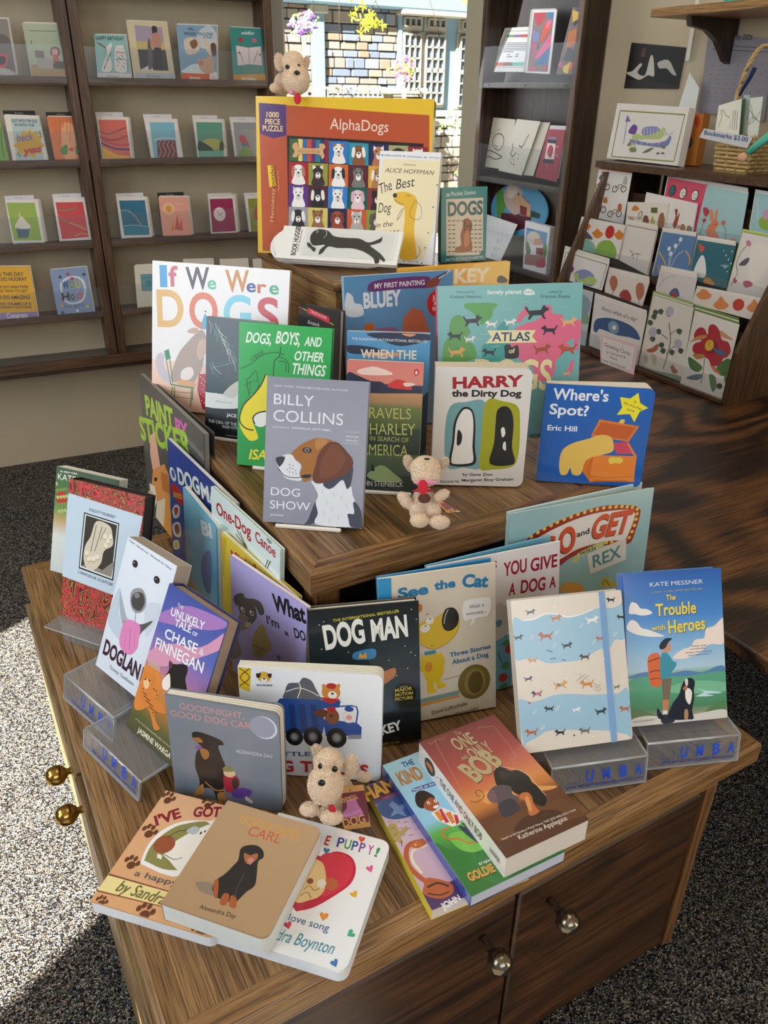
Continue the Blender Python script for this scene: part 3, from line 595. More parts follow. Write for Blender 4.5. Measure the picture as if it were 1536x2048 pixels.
# ---------------------------------------------------------------- books and cards: poses in metres, print in tenths of a millimetre on the cover
BOOKS = [
 ({'name':'book','label':'hardcover with a hiker in orange backpack and a dog under blue sky, on clear stand','kind':'hard','cat':'book','t':0.022,'cover':'3b74c4','key':'heroes','spine':'4a86d6','coat':0.9,'rough':0.2,'group':'books standing on the lower table top','P':[0.7203,0.5452,0.5751],'yaw':-0.372,'lean':0.4755,'w':0.1469,'h':0.2151},[
('g',[(0,'b9b7a2'),(0.06,'8f9a78'),(0.1,'4f8a5e'),(0.22,'5aa37a'),(0.33,'8ec0a0'),(0.36,'b8d3e8'),(0.5,'8fc0e6'),(0.7,'4f8fd6'),(1,'2f62b4')]),
('c','f3efe8',[12,321,19,350,36,346,47,332,67,328,81,316,55,311,29,317]),
('c','f3efe8',[4,285,17,301,34,294,47,277,70,269,99,256,113,248,72,250,35,258,9,271]),
('c','f6e6dc',[136,184,161,204,191,213,206,231,233,234,240,259,265,266,280,278,298,285,295,216,250,214,219,194,177,180]),
('c','5c86b8',[18,146,59,151,93,141,134,142,176,146,223,137,268,150,292,146,290,112,17,135]),
('c','5fa886',[17,135,93,137,175,130,291,134,292,92,16,108]),
('c','7fc09a',[132,106,204,114,291,101,290,76,172,80,114,91]),
('c','c8e6f0',[203,92,232,83,262,78,279,72,232,74,255,67,202,69,226,80]),
('c','6a7f52',[4,45,27,46,59,35,99,17,104,3,74,-8,7,-5]),
('c','57834e',[217,15,238,32,263,44,287,48,287,8,252,-5,222,0]),
('c','d8d4cc',[7,21,57,27,135,15,215,21,284,25,287,1,111,-5,8,0]),
('c','e06a2c',[60,181,68,199,85,203,97,195,100,146,95,108,68,112,62,139]),
('l','2a2020',11,[62,179,81,185,98,189]),
('l','2a2020',11,[64,149,82,153,99,150]),
('l','2a2020',8,[64,128,81,131,98,128]),
('c','3f97ae',[99,189,113,204,127,191,137,175,145,172,145,161,130,144,118,126,98,130]),
('c','d79a78',[108,217,126,229,133,215,128,205,113,201,105,207]),
('c','1c2230',[99,226,115,241,136,240,125,230,114,214,99,213]),
('p','7d6a50',[100,127,130,127,120,67,101,69]),
('p','c9835c',[99,69,119,67,113,35,99,37]),
('p','e8e8ea',[99,38,113,37,110,22,98,23]),
('c','2c2a2e',[95,24,113,25,132,10,127,1,95,2]),
('c','17151a',[112,17,128,53,149,78,159,104,171,121,188,123,199,111,195,90,194,63,187,31,190,7,171,6,135,8]),
('c','f4efe8',[170,92,181,94,189,80,181,48,169,65]),
('c','e8e2da',[169,119,177,122,178,107,172,101]),
('c','b5764c',[165,100,176,102,172,89,162,93]),
('c','17151a',[83,19,83,46,93,32,104,12]),
('c','b98a60',[164,33,174,33,173,8,163,8]),
('t','e8ecf4','KATE MESSNER',387,1956,796,58,-5,''),
('t','cdbb54','A NEW YORK TIMES BESTSELLER',396,1863,779,21,1,''),
('t','1c3f86','The',626,1742,144,75,-14,'b'),
('t','1c3f86','Trouble',462,1528,611,166,0,'b'),
('t','1c3f86','with',393,1326,200,72,7,'b'),
('t','1c3f86','Heroes',644,1265,556,180,28,'b'),
('t','f2dc4c','The',619,1749,144,75,-13,'b'),
('t','f2dc4c','Trouble',455,1536,610,166,0,'b'),
('t','f2dc4c','with',387,1333,200,72,7,'b'),
('t','f2dc4c','Heroes',637,1272,556,180,28,'b'),
('t','2c3c6c','"Unique, timely,',953,1059,252,19,-4,''),
('t','2c3c6c','and enthralling."',944,1018,267,19,-1,''),
('t','2c3c6c','Newbery Honor-winning',875,970,401,19,2,''),
('t','2c3c6c','author Renee Watson',910,928,327,19,10,''),
('t','8a8468','BLOOMSBURY',56,56,314,24,10,''),
]),
 ({'name':'notebook','label':'fabric-look notebook printed with running dogs in blue and cream bands, elastic strap','kind':'hard','cat':'notebook','t':0.018,'cover':'dcd3c6','key':'notebook','coat':0.7,'rough':0.25,'r':0.006,'group':'books standing on the lower table top','edge':1,'P':[0.556,0.579,0.5736],'yaw':-0.3273,'lean':0.4986,'w':0.1602,'h':0.2073},[
('g',[(0,'e2d8ca'),(1,'e2d8ca')]),
('c','9cc4dc',[3,365,30,358,62,357,93,367,121,366,155,353,186,356,223,366,259,371,290,367,311,372,324,376,322,283,291,279,276,261,239,256,210,244,176,234,133,234,90,236,66,248,34,255,-1,260]),
('c','9cc4dc',[-3,142,36,137,67,140,103,148,153,145,204,137,253,133,289,131,318,137,318,13,303,15,257,30,196,41,130,49,75,53,49,42,15,30,5,31]),
('l','f4f4f4',17,[30,359,62,360,93,370,131,366,160,355,197,359,233,369]),
('d','4a5a6a',268,1892,56,53),
('d','c8833c',624,1773,69,66),
('d','f2f2f2',1142,1696,77,72),
('d','2a3a3c',67,1567,56,53),
('d','b0653a',454,1545,-88,83),
('d','20242a',751,1387,63,60),
('d','b86a40',1236,1432,-52,48),
('d','d09a40',240,1239,-56,53),
('d','4a3a34',992,1204,-64,60),
('d','4a3430',164,997,50,47),
('d','d2a040',612,861,82,78),
('d','d28a3c',993,829,-83,78),
('d','2a2222',265,782,-63,59),
('d','20242a',423,560,-57,54),
('d','f2f4f4',812,501,51,48),
('d','2a3a3c',1166,434,71,66),
('d','b8643c',148,271,-75,71),
('d','1c1e20',553,220,-63,60),
('d','6a6f68',909,199,-70,66),
('d','b86a40',1516,428,-65,61),
('d','2a2222',1434,1946,-52,48),
('d','20242a',1563,1696,-49,46),
('d','5a6f68',1425,743,39,36),
('l','d85a6a',27,[49,158,63,157]),
('l','6a62a8',25,[113,178,122,170]),
('l','3a4a94',11,[90,272,107,265]),
('l','3a4a94',11,[98,247,116,247]),
('l','3a4a94',11,[131,242,143,238]),
('e','c0505a',150,676,16,15),
('e','3a3a3a',752,159,14,13),
('l','f6f8fa',6,[45,307,51,312,53,319]),
('l','f6f8fa',6,[49,307,56,313,59,317]),
('l','f6f8fa',6,[116,311,122,316,124,323]),
('l','f6f8fa',6,[120,312,127,317,130,322]),
('l','f6f8fa',6,[36,105,42,110,44,117]),
('l','f6f8fa',6,[40,105,47,111,50,115]),
('l','f6f8fa',6,[102,106,107,112,109,119]),
('l','f6f8fa',6,[106,107,112,112,115,117]),
('l','f6f8fa',6,[188,323,194,328,196,335]),
('l','f6f8fa',6,[192,324,199,329,202,333]),
('l','f6f8fa',6,[284,289,289,294,291,301]),
('l','f6f8fa',6,[288,289,295,295,298,299]),
('l','f6f8fa',6,[55,59,61,65,63,72]),
('l','f6f8fa',6,[59,60,66,65,69,70]),
('l','f6f8fa',6,[108,278,114,284,116,291]),
('l','f6f8fa',6,[112,279,119,284,122,289]),
('l','f6f8fa',6,[220,274,226,279,228,286]),
('l','f6f8fa',6,[224,274,231,280,234,284]),
('e','fbfaf6',591,1068,9,8),
('e','fbfaf6',708,946,9,8),
('e','fbfaf6',424,871,9,8),
('e','fbfaf6',886,1083,9,8),
('e','fbfaf6',638,1015,9,8),
('e','fbfaf6',240,928,9,8),
('e','fbfaf6',835,160,9,8),
('e','fbfaf6',690,107,9,8),
('e','fbfaf6',1023,112,9,8),
('e','fbfaf6',612,1930,9,8),
('e','fbfaf6',390,2000,9,8),
('e','fbfaf6',1021,1950,9,8),
('e','fbfaf6',1264,1150,9,8),
('e','fbfaf6',1156,1089,9,8),
('e','fbfaf6',209,2089,9,8),
('e','fbfaf6',390,923,9,8),
('e','fbfaf6',960,894,9,8),
('e','fbfaf6',1153,896,9,8),
('e','3c3430',840,992,5,5),
('e','3c3430',1096,830,5,5),
('e','3c3430',895,922,5,5),
('e','3c3430',1129,776,5,5),
('e','3c3430',960,959,5,5),
('e','3c3430',1162,723,5,5),
('e','3c3430',1016,888,5,5),
('e','3c3430',1101,789,5,5),
('e','3c3430',928,943,5,5),
('e','3c3430',1134,735,5,5),
('e','3c3430',914,881,5,5),
('e','3c3430',1176,790,5,5),
('e','3c3430',978,918,5,5),
('e','3c3430',1107,748,5,5),
('e','3c3430',890,973,5,5),
('e','3c3430',1149,803,5,5),
('e','3c3430',946,902,5,5),
('e','3c3430',1182,749,5,5),
('e','3c3430',1011,940,5,5),
('e','3c3430',1122,816,5,5),
('e','3c3430',844,895,5,5),
('e','3c3430',1155,762,5,5),
('e','3c3430',909,932,5,5),
('e','3c3430',1197,817,5,5),
('e','3c3430',973,969,5,5),
('e','3c3430',1127,775,5,5),
('e','3c3430',877,916,5,5),
('e','3c3430',1160,722,5,5),
('e','3c3430',941,954,5,5),
('e','3c3430',1100,788,5,5),
('e','3c3430',927,891,5,5),
('e','3c3430',1133,734,5,5),
('e','3c3430',992,929,5,5),
('e','3c3430',1175,789,5,5),
('e','3c3430',904,983,5,5),
('e','3c3430',1106,747,5,5),
('e','3c3430',960,913,5,5),
('e','3c3430',1148,802,5,5),
('e','3c3430',1025,950,5,5),
('e','3c3430',1181,748,5,5),
('e','3c3430',858,905,5,5),
('e','3c3430',1120,815,5,5),
('e','3c3430',923,943,5,5),
('e','3c3430',1153,761,5,5),
]),
 ({'name':'book','label':'large pale teal picture book with a lit theatre marquee title, behind the two stand books','kind':'hard','cat':'book','t':0.012,'cover':'a9cdd0','key':'rex','spine':'c3dfe2','coat':0.6,'rough':0.3,'fan':4,'group':'books standing on the lower table top','P':[0.694,0.798,0.5216],'yaw':-0.1454,'lean':0.0873,'w':0.2695,'h':0.2693},[
('g',[(0,'8ab5bb'),(1,'9fc4c8')]),
('c','9c2c20',[61,427,85,454,164,480,250,499,347,507,451,491,489,473,495,449,484,393,464,349,395,360,313,359,235,341,187,318,118,332,68,361]),
('c','e9e3dc',[83,423,101,437,171,461,261,481,350,486,448,476,470,462,473,443,462,402,441,368,372,376,262,369,185,342,116,351,85,385]),
('e','f0c84c',406,2233,32,30),
('e','f0c84c',521,2284,32,30),
('e','f0c84c',636,2326,32,30),
('e','f0c84c',757,2363,32,30),
('e','f0c84c',869,2397,32,30),
('e','f0c84c',992,2427,32,30),
('e','f0c84c',1118,2449,33,30),
('e','f0c84c',1245,2472,33,30),
('e','f0c84c',1371,2484,33,30),
('e','f0c84c',1493,2495,33,30),
('e','f0c84c',1607,2498,33,30),
('e','f0c84c',1731,2499,34,30),
('e','f0c84c',1853,2492,34,31),
('e','f0c84c',1970,2478,34,31),
('e','f0c84c',2087,2463,34,31),
('e','f0c84c',2192,2438,35,31),
('e','f0c84c',2298,2415,35,31),
('e','f0c84c',2401,2362,35,31),
('e','f0c84c',2407,2274,35,32),
('e','f0c84c',2399,2181,35,32),
('e','f0c84c',2382,2070,35,32),
('e','f0c84c',2349,1961,36,32),
('e','f0c84c',2304,1864,36,32),
('e','f0c84c',1955,1851,35,32),
('e','f0c84c',1851,1859,35,32),
('t','24201c','G',585,1846,266,305,12,'B'),
('t','24201c','O',906,1829,316,425,-7,'B'),
('t','24201c','GET',1532,1978,796,382,-5,'Bi'),
('t','d8502c','G',598,1858,266,305,12,'B'),
('t','d8502c','O',920,1840,316,425,-7,'B'),
('t','d8502c','GET',1545,1989,796,382,-5,'Bi'),
('t','24201c','and',1252,2064,247,100,66,'b'),
('p','c6cc86',[236,327,263,355,332,375,367,375,350,347,323,357,270,339,267,318]),
('t','24201c','with',1334,1722,314,83,84,''),
('p','ded9d2',[297,343,449,375,458,291,318,264]),
('t','4e8f96','REX',1634,1432,563,229,97,'b'),
('c','d99a3c',[206,243,227,253,272,239,296,220,290,203,208,221]),
('c','c8b43c',[364,208,373,234,391,237,409,217,437,204,442,191]),
('l','24201c',12,[372,207,380,232,403,200]),
]),
 ({'name':'book','label':'white picture book with red hand-lettered title and apple branches, behind the cat book','kind':'hard','cat':'book','t':0.01,'cover':'efe8e6','key':'giveadog','spine':'6fb6d6','coat':0.5,'rough':0.3,'fan':5,'group':'books standing on the lower table top','P':[0.5307,0.762,0.5223],'yaw':-0.1484,'lean':0.1745,'w':0.2244,'h':0.234},[
('t','a81c34','IF',1045,2027,102,183,58,'b'),
('t','a81c34','YOU',1252,1945,400,215,1,'b'),
('t','a81c34','GIVE',1718,1932,474,206,-11,'b'),
('t','a81c34','A',1340,1608,111,195,-40,'b'),
('t','a81c34','DOG',1546,1602,435,208,-36,'b'),
('t','a81c34','A',2058,1584,116,180,-24,'b'),
('c','6aaac4',[221,198,267,187,274,211,278,-45,254,-60,227,-52]),
('c','cfc8ba',[225,299,254,292,270,264,267,200,234,178,221,191]),
('c','5a93b4',[224,242,241,245,244,228,228,222]),
('e','b8342c',1352,683,76,80),
('e','b8342c',1242,198,76,81),
('e','b8342c',1354,-120,78,83),
('l','4a6a3a',13,[234,155,260,162,277,148]),
('l','3a3a2a',13,[231,136,247,86,267,67]),
('c','4e8f52',[240,81,260,96,271,80,254,67]),
('c','4e8f52',[234,8,254,20,267,6,247,-6]),
('c','4e8f52',[247,159,260,172,272,159,260,149]),
]),
 ({'name':'book','label':'cream picture book with a yellow dog beside a speech bubble, blue spine','kind':'hard','cat':'book','t':0.011,'cover':'ded2bd','key':'seecat','spine':'2a8cc6','coat':0.5,'rough':0.3,'fan':3,'group':'books standing on the lower table top','P':[0.444,0.757,0.5229],'yaw':-0.2454,'lean':0.2094,'w':0.179,'h':0.2388},[
('p','2e93cc',[-1,476,40,474,35,236,14,54,19,-43,-19,-35,-20,246]),
('t','1e7cae','See',292,2035,454,151,23,'B'),
('t','1e7cae','the',833,2091,325,128,5,'B'),
('t','1e7cae','Cat',1252,2083,409,183,-89,'B'),
('c','e6c01c',[110,313,128,325,169,331,189,342,198,347,230,342,241,316,241,292,229,269,205,246,175,233,154,233,137,242,114,258,98,285]),
('l','3a2a12',6,[241,304,232,272,205,246,175,233,154,233,137,242,120,254]),
('c','17120e',[200,353,216,356,230,349,240,328,238,304,226,288,208,282,194,290,187,310,190,333]),
('l','f4f0e8',10,[208,351,199,335,194,308]),
('e','f4f0e8',753,1623,64,57),
('e','f4f0e8',677,1512,76,66),
('e','17120e',759,1652,12,12),
('e','17120e',687,1550,12,12),
('l','3a2a12',7,[139,346,149,347]),
('l','3a2a12',8,[150,242,156,245,160,243]),
('e','c8761c',604,1847,43,66),
('c','e6c01c',[137,221,160,223,180,213,189,190,191,165,182,135,160,123,140,127,129,151,133,188]),
('c','e6c01c',[179,217,189,206,195,186,189,178,184,191,177,205]),
('c','e6c01c',[122,220,133,209,141,183,135,163,118,169]),
('p','2e8ea8',[131,228,166,228,166,217,132,216]),
('e','d8922c',713,883,60,85),
('p','e6c01c',[136,131,158,125,159,105,166,92,160,87,137,91]),
('p','e6c01c',[165,126,178,128,181,120,195,112,193,101,167,99]),
('c','f2eee8',[252,353,266,372,328,371,341,361,339,327,328,311,295,310,287,296,275,289,281,308,259,307,252,323]),
('t','3a3634','Wait a',1364,1712,234,60,21,''),
('t','3a3634','minute...',1319,1614,328,54,1,''),
('t','1e6c9c','Three Stories',1049,986,652,69,30,'b'),
('t','1e6c9c','About a Dog',1083,858,583,75,33,'b'),
('p','7f9f92',[115,75,238,82,237,67,114,61]),
('p','e2962c',[114,59,240,65,240,59,114,50]),
('l','8a8a72',6,[184,125,248,132]),
('e','776527',1430,507,261,290),
('e','8e7b36',1441,505,171,231),
('e','5f4f1c',1452,495,121,188),
('t','3a3430','David LaRochelle',747,81,570,67,51,''),
('t','3a3430','Illustrated by',572,-61,328,45,33,''),
('t','3a3430','Mike Wohnoutka',930,-35,564,58,58,''),
]),
 ({'name':'book','label':'black hardcover comic with big white block letters and a starry night','kind':'hard','cat':'book','t':0.018,'cover':'14181c','key':'dogman','spine':'14181c','coat':0.8,'rough':0.22,'group':'books standing on the lower table top','P':[0.3323,0.7614,0.525],'yaw':-0.3398,'lean':0.245,'w':0.1553,'h':0.2158},[
('g',[(0,'0e1a20'),(0.25,'1a3a48'),(0.6,'142a34'),(1,'0c0e10')]),
('t','cdbb3c','THE INTERNATIONAL BESTSELLER',345,1957,935,40,34,'b'),
('t','04060a','DOG',240,1550,567,338,58,'B'),
('t','04060a','MAN',894,1604,516,305,31,'B'),
('t','eef0ea','DOG',225,1568,567,337,58,'B'),
('t','eef0ea','MAN',879,1622,516,305,32,'B'),
('e','e8ecf0',155,1933,8,8),
('e','e8ecf0',220,1975,8,8),
('e','e8ecf0',1447,2036,8,8),
('e','e8ecf0',1515,1885,8,8),
('e','e8ecf0',1344,1495,8,8),
('e','e8ecf0',1490,1334,8,8),
('e','e8ecf0',170,1574,8,8),
('e','e8ecf0',540,1488,8,8),
('e','e8ecf0',1111,1303,8,8),
('e','e8ecf0',1428,1391,8,8),
('e','e8ecf0',1215,1055,8,8),
('e','e8ecf0',1375,1150,8,8),
('c','3a8ac4',[121,292,147,300,183,299,179,271,125,274]),
('p','e8a83c',[135,276,141,292,149,283,157,293,160,274]),
('p','0a1418',[197,96,224,99,241,131,251,119,268,151,294,131,311,123,311,0,194,-3]),
('e','0c0a08',1313,744,177,189),
('t','cdbb3c','MAJOR',1187,802,248,48,18,'b'),
('t','cdbb3c','MOTION',1185,731,256,49,15,'b'),
('t','cdbb3c','PICTURE',1183,665,256,46,8,'b'),
('t','d8d0c0','NOW A',1257,857,112,23,20,''),
('t','eef0ea','PiLKEY',761,103,529,140,119,'B'),
('t','8a9a3c','A GRAPHIX COMIC CLUB',597,-23,630,35,9,''),
('c','c47a4c',[215,231,239,235,239,212,221,197,200,188,201,221]),
]),
 ({'name':'book','label':'white board book with a blue dump truck carrying boulders, behind a plush dog','kind':'board','cat':'book','t':0.016,'cover':'eef2f6','key':'trucks','r':0.009,'coat':0.6,'rough':0.25,'pages':'eeead9','fan':2,'group':'books standing on the lower table top','P':[0.232,0.7782,0.522],'yaw':-0.5949,'lean':0.0885,'w':0.1898,'h':0.1736},[
('g',[(0,'e6ecf2'),(1,'f2f6fa')]),
('p','e8c22c',[0,346,35,344,28,270,0,281]),
('l','3a3428',12,[3,344,30,317,2,288]),
('l','3a3428',12,[31,344,4,315,27,290]),
('c','5f646c',[122,278,132,305,159,310,171,326,192,319,203,297,214,271,214,259,122,254]),
('l','eef0f2',12,[125,278,159,293,192,283,211,271]),
('l','eef0f2',12,[159,310,164,291,155,260]),
('p','24509c',[108,256,270,261,266,239,224,232,225,178,221,150,93,139,90,228]),
('p','1c3c7c',[130,238,146,239,150,151,136,150]),
('p','1c3c7c',[158,240,174,242,181,153,164,152]),
('p','1c3c7c',[188,241,202,242,212,156,195,155]),
('p','24509c',[221,198,313,193,326,179,325,151,229,143]),
('l','24509c',21,[266,242,312,244,311,191]),
('e','d28a3c',1221,1427,124,125),
('e','b8242c',1230,1527,72,46),
('p','d28a3c',[220,308,228,311,233,296,222,288]),
('p','d28a3c',[269,312,262,314,255,299,266,294]),
('e','f4f0e8',1240,1386,61,60),
('e','2a2420',1240,1409,19,16),
('p','c02c30',[216,268,269,266,249,249,225,255]),
('e','8a5234',1232,1040,98,129),
('c','6a3c24',[197,216,213,230,233,227,230,209,213,203]),
('e','b8242c',1222,1161,61,40),
('e','ece6e0',1455,1068,89,115),
('e','24509c',1460,1180,61,44),
('e','e8a0a0',1461,1045,39,41),
('e','2a2420',1227,1054,20,17),
('e','17181c',719,665,120,147),
('e','6a6e76',719,665,60,74),
('e','9a9ea6',719,665,36,44),
('e','17181c',970,685,131,161),
('e','6a6e76',970,685,66,80),
('e','9a9ea6',970,685,39,48),
('e','17181c',1293,695,136,167),
('e','6a6e76',1293,695,68,84),
('e','9a9ea6',1293,695,41,50),
('p','8a9098',[291,152,326,155,325,141,288,138]),
('e','e0b040',338,1604,89,85),
('p','3a2820',[47,331,61,332,56,317,48,318]),
('p','3a2820',[77,332,89,333,87,320,80,320]),
('e','f4f0e8',339,1558,42,39),
('e','2a2420',339,1578,17,13),
('t','2a2420','ADURABLE',232,1458,217,26,26,'b'),
('t','2a6ca4','LITTLE',422,321,515,68,41,'b'),
('t','c8342c','DOG',178,35,523,176,42,'B'),
('t','c8342c','TRUCKS',792,82,939,174,6,'B'),
('t','8a6a78','BOB SHEA',554,-79,454,52,28,''),
]),
 ({'name':'book','label':'grey-blue board book with a dark dog and a small child under a crescent moon','kind':'board','cat':'book','t':0.015,'cover':'7b8490','key':'goodnight','r':0.009,'coat':0.4,'rough':0.35,'pages':'e9e2d0','fan':3,'backcol':1,'group':'books standing on the lower table top','P':[0.1382,0.7896,0.5215],'yaw':-0.7347,'lean':0.0627,'w':0.1513,'h':0.1622},[
('g',[(0,'5c6470'),(0.3,'7e8793'),(1,'858e9a')]),
('t','d89a9c','GOODNIGHT,',187,1434,870,101,8,''),
('t','d89a9c','GOOD DOG CARL',52,1297,1150,102,2,''),
('e','dfe2ee',1312,1367,175,178),
('e','9ea4ba',1290,1369,169,165),
('t','d8dce4','ALEXANDRA DAY',916,887,498,55,8,''),
('c','23201f',[66,217,86,223,123,216,145,207,150,194,135,188,142,155,151,122,148,71,140,41,144,5,120,-1,111,34,87,35,73,6,61,4,74,54,65,102,72,153,88,174,67,197]),
('c','a8743c',[85,170,105,167,107,147,94,134,85,149]),
('c','a8743c',[62,22,82,49,83,20,67,3,54,4]),
('c','a8743c',[122,22,140,33,147,6,126,-7]),
('c','a8743c',[67,200,85,204,93,191,75,188]),
('c','8a5aa0',[71,172,86,180,88,171,74,162]),
('l','a8743c',24,[89,58,117,35,140,41]),
('c','a8283c',[143,85,162,99,184,94,186,66,164,39,146,39]),
('c','e2c4a0',[145,106,158,120,174,116,176,99,161,89,147,93]),
('c','8a8a50',[142,113,152,125,166,125,174,113,150,106]),
('c','5a3c8a',[164,43,194,61,220,56,216,41,198,25,169,22]),
('c','c8b8b0',[204,34,221,20,218,12,201,22]),
('c','3a3030',[166,79,181,90,183,62,170,51]),
('c','5c646e',[90,-8,227,14,244,0,142,-25]),
]),
 ({'name':'book','label':'blue and orange hardcover with a young cheetah and a black dog at sunset, left side','kind':'hard','cat':'book','t':0.024,'cover':'4c5ca8','key':'chase','spine':'26306a','coat':0.5,'rough':0.3,'pages':'a8917a','group':'books standing on the lower table top','P':[0.1066,0.9123,0.5522],'yaw':-1.2603,'lean':0.4651,'w':0.132,'h':0.2208},[
('g',[(0,'4a4a30'),(0.14,'5f6238'),(0.3,'c8843c'),(0.42,'d8885a'),(0.52,'a878b0'),(0.7,'5a68b8'),(1,'4054a4')]),
('c','e08a3c',[-11,182,55,203,92,164,55,87,9,63,-8,136]),
('c','d89ab8',[-10,218,68,289,194,337,271,416,280,378,174,289,65,219]),
('c','a87ac0',[-25,327,82,408,189,433,269,436,209,393,60,342]),
('c','d9843c',[8,144,9,171,22,183,44,186,61,180,63,158,72,130,118,131,140,114,97,97,112,76,136,66,115,52,89,76,63,91,36,88,14,112]),
('c','f0c89a',[14,147,28,161,44,151,32,133]),
('e','5a3418',116,643,13,10),
('e','5a3418',216,604,13,10),
('e','5a3418',316,565,13,10),
('e','5a3418',415,527,13,10),
('e','5a3418',513,489,12,10),
('e','5a3418',183,604,13,10),
('e','5a3418',283,565,13,10),
('e','5a3418',382,527,13,10),
('e','5a3418',481,489,12,10),
('e','5a3418',149,605,13,10),
('e','5a3418',250,566,13,10),
('e','5a3418',349,527,13,10),
('e','5a3418',448,489,13,10),
('e','5a3418',399,749,12,10),
('e','5a3418',216,566,13,10),
('e','5a3418',316,527,13,10),
('e','5a3418',415,489,13,10),
('e','5a3418',366,750,12,10),
('e','5a3418',183,566,13,10),
('e','5a3418',283,527,13,10),
('e','5a3418',382,489,13,10),
('e','5a3418',333,751,13,10),
('e','5a3418',431,711,12,10),
('e','5a3418',250,528,13,10),
('e','5a3418',349,489,13,10),
('e','5a3418',448,451,13,10),
('e','2a2018',104,783,17,10),
('e','2a2018',193,814,17,10),
('c','17171c',[96,174,94,199,103,226,98,246,118,251,158,269,174,261,175,234,191,208,138,181,114,175]),
('c','f2ece6',[91,186,99,207,112,217,129,182,103,169]),
('c','5a3040',[94,250,110,248,112,236,100,233]),
('t','eef0f4','THE',291,1990,142,47,0,''),
('t','eef0f4','UNLIKELY',215,1821,732,109,76,'b'),
('t','eef0f4','TALE',357,1723,358,98,79,'b'),
('t','eef0f4','OF',748,1769,102,50,61,'b'),
('t','eef0f4','CHASE',224,1492,717,130,65,'b'),
('t','eef0f4','&',988,1597,93,89,52,''),
('t','eef0f4','FINNEGAN',98,1275,1064,147,65,'b'),
('t','ece4d0','#1 New York Times bestselling author of A Rover',148,189,859,23,15,'i'),
('t','ece4d0','JASMINE WARGA',262,58,797,73,15,'b'),
('l','d8c0b0',10,[7,214,65,219]),
('l','d8c0b0',10,[8,211,67,216]),
('l','d8c0b0',10,[10,207,68,213]),
('l','d8c0b0',10,[12,204,70,209]),
('l','d8c0b0',10,[13,200,72,206]),
]),
 ({'name':'book','label':'white paperback cover filled by a white dog face with a pink tongue, left side','kind':'paper','cat':'book','t':0.026,'cover':'dfe8f4','key':'dogland','pages':'b0a294','coat':0.5,'rough':0.3,'group':'books standing on the lower table top','P':[0.0942,1.0411,0.5758],'yaw':-1.2417,'lean':0.43,'w':0.1227,'h':0.21},[
('g',[(0,'dbe4f0'),(1,'e4edf8')]),
('c','c4d2e2',[28,263,48,192,88,148,79,120,5,148,9,236]),
('c','cfdbe8',[157,262,221,289,215,216,191,182]),
('c','a9b4c0',[26,256,61,222,100,190,166,195,206,236,227,275,195,217,152,183,94,157,53,194]),
('c','9a9ca0',[78,265,88,287,122,301,148,288,159,263,148,238,119,225,93,235]),
('c','4a484c',[88,263,101,281,131,290,150,271,142,241,116,233,94,242]),
('c','8a868c',[95,272,110,283,122,277,107,265]),
('l','6a6a70',14,[122,226,131,198]),
('c','5c585c',[79,181,154,202,206,236,171,185,159,168,96,176]),
('c','e28ac0',[79,168,98,194,155,199,167,159,169,131,147,102,109,97,82,115]),
('l','b85a94',15,[117,173,137,115]),
('l','c878ac',11,[98,159,114,111]),
('l','c878ac',11,[140,177,155,130]),
('e','2a262a',319,1783,68,56),
('e','2a262a',883,1754,73,54),
('e','d8d8d8',291,1790,14,8),
('e','d8d8d8',858,1759,13,8),
('t','3a2038','DOGLAN',94,248,944,222,8,'B'),
('t','3a2038','D',1075,265,116,211,-14,'B'),
('t','3a3a40','Tommy Tomlinson',339,107,635,56,16,'i'),
('t','3a3a40','"Tender... Intensely a joy." -Minneapolis Star Tribune',33,2044,1105,28,-22,'i'),
]),
 ({'name':'journal','label':'red and black marbled journal with a pale blue fold-it-yourself label band','kind':'hard','cat':'journal','t':0.028,'cover':'a02438','key':'marbled','mat':'MARBLE','spine':'2c1c1c','coat':0.8,'rough':0.2,'pages':'2f2a28','group':'books standing on the lower table top','P':[0.0694,1.2222,0.5589],'yaw':-0.9397,'lean':0.3247,'w':0.155,'h':0.2423},[
('p','c9dcec',[2,436,310,421,292,270,243,143,215,135,-13,148]),
('p','11151a',[73,385,220,379,214,183,67,191]),
('p','e6edf0',[77,381,216,375,209,188,71,196]),
('p','3c3a38',[82,377,212,371,205,193,76,201]),
('p','8f8a84',[76,201,205,193,213,251,166,208,109,220]),
('c','d9d0bc',[127,366,182,362,197,331,200,300,167,273,159,232,134,202,103,199,85,228,88,274,108,311]),
('l','8c8474',18,[128,354,113,260]),
('l','8c8474',18,[152,353,129,264]),
('l','8c8474',14,[168,353,148,307]),
('e','efe6d0',833,1614,43,47),
('l','6a5f50',7,[160,315,167,313,174,319]),
('e','efe6d0',905,1556,43,47),
('l','6a5f50',7,[175,303,182,301,188,308]),
('e','efe6d0',948,1630,43,47),
('l','6a5f50',7,[183,318,191,316,197,323]),
('e','efe6d0',866,1468,43,47),
('l','6a5f50',7,[167,286,174,283,181,290]),
('e','efe6d0',545,1167,44,48),
('l','6a5f50',7,[103,225,110,223,117,230]),
('e','efe6d0',489,1251,44,48),
('l','6a5f50',7,[91,242,99,240,105,247]),
('e','efe6d0',635,1188,44,48),
('l','6a5f50',7,[121,230,128,227,135,234]),
('e','efe6d0',710,1238,44,48),
('l','6a5f50',7,[136,240,143,237,150,244]),
('t','1e2a3a','FOLD-IT-YOURSELF',471,1969,534,47,-14,''),
('t','1e2a3a','2 PAWS BOOK SCULPTURE',329,869,743,49,-36,''),
]),
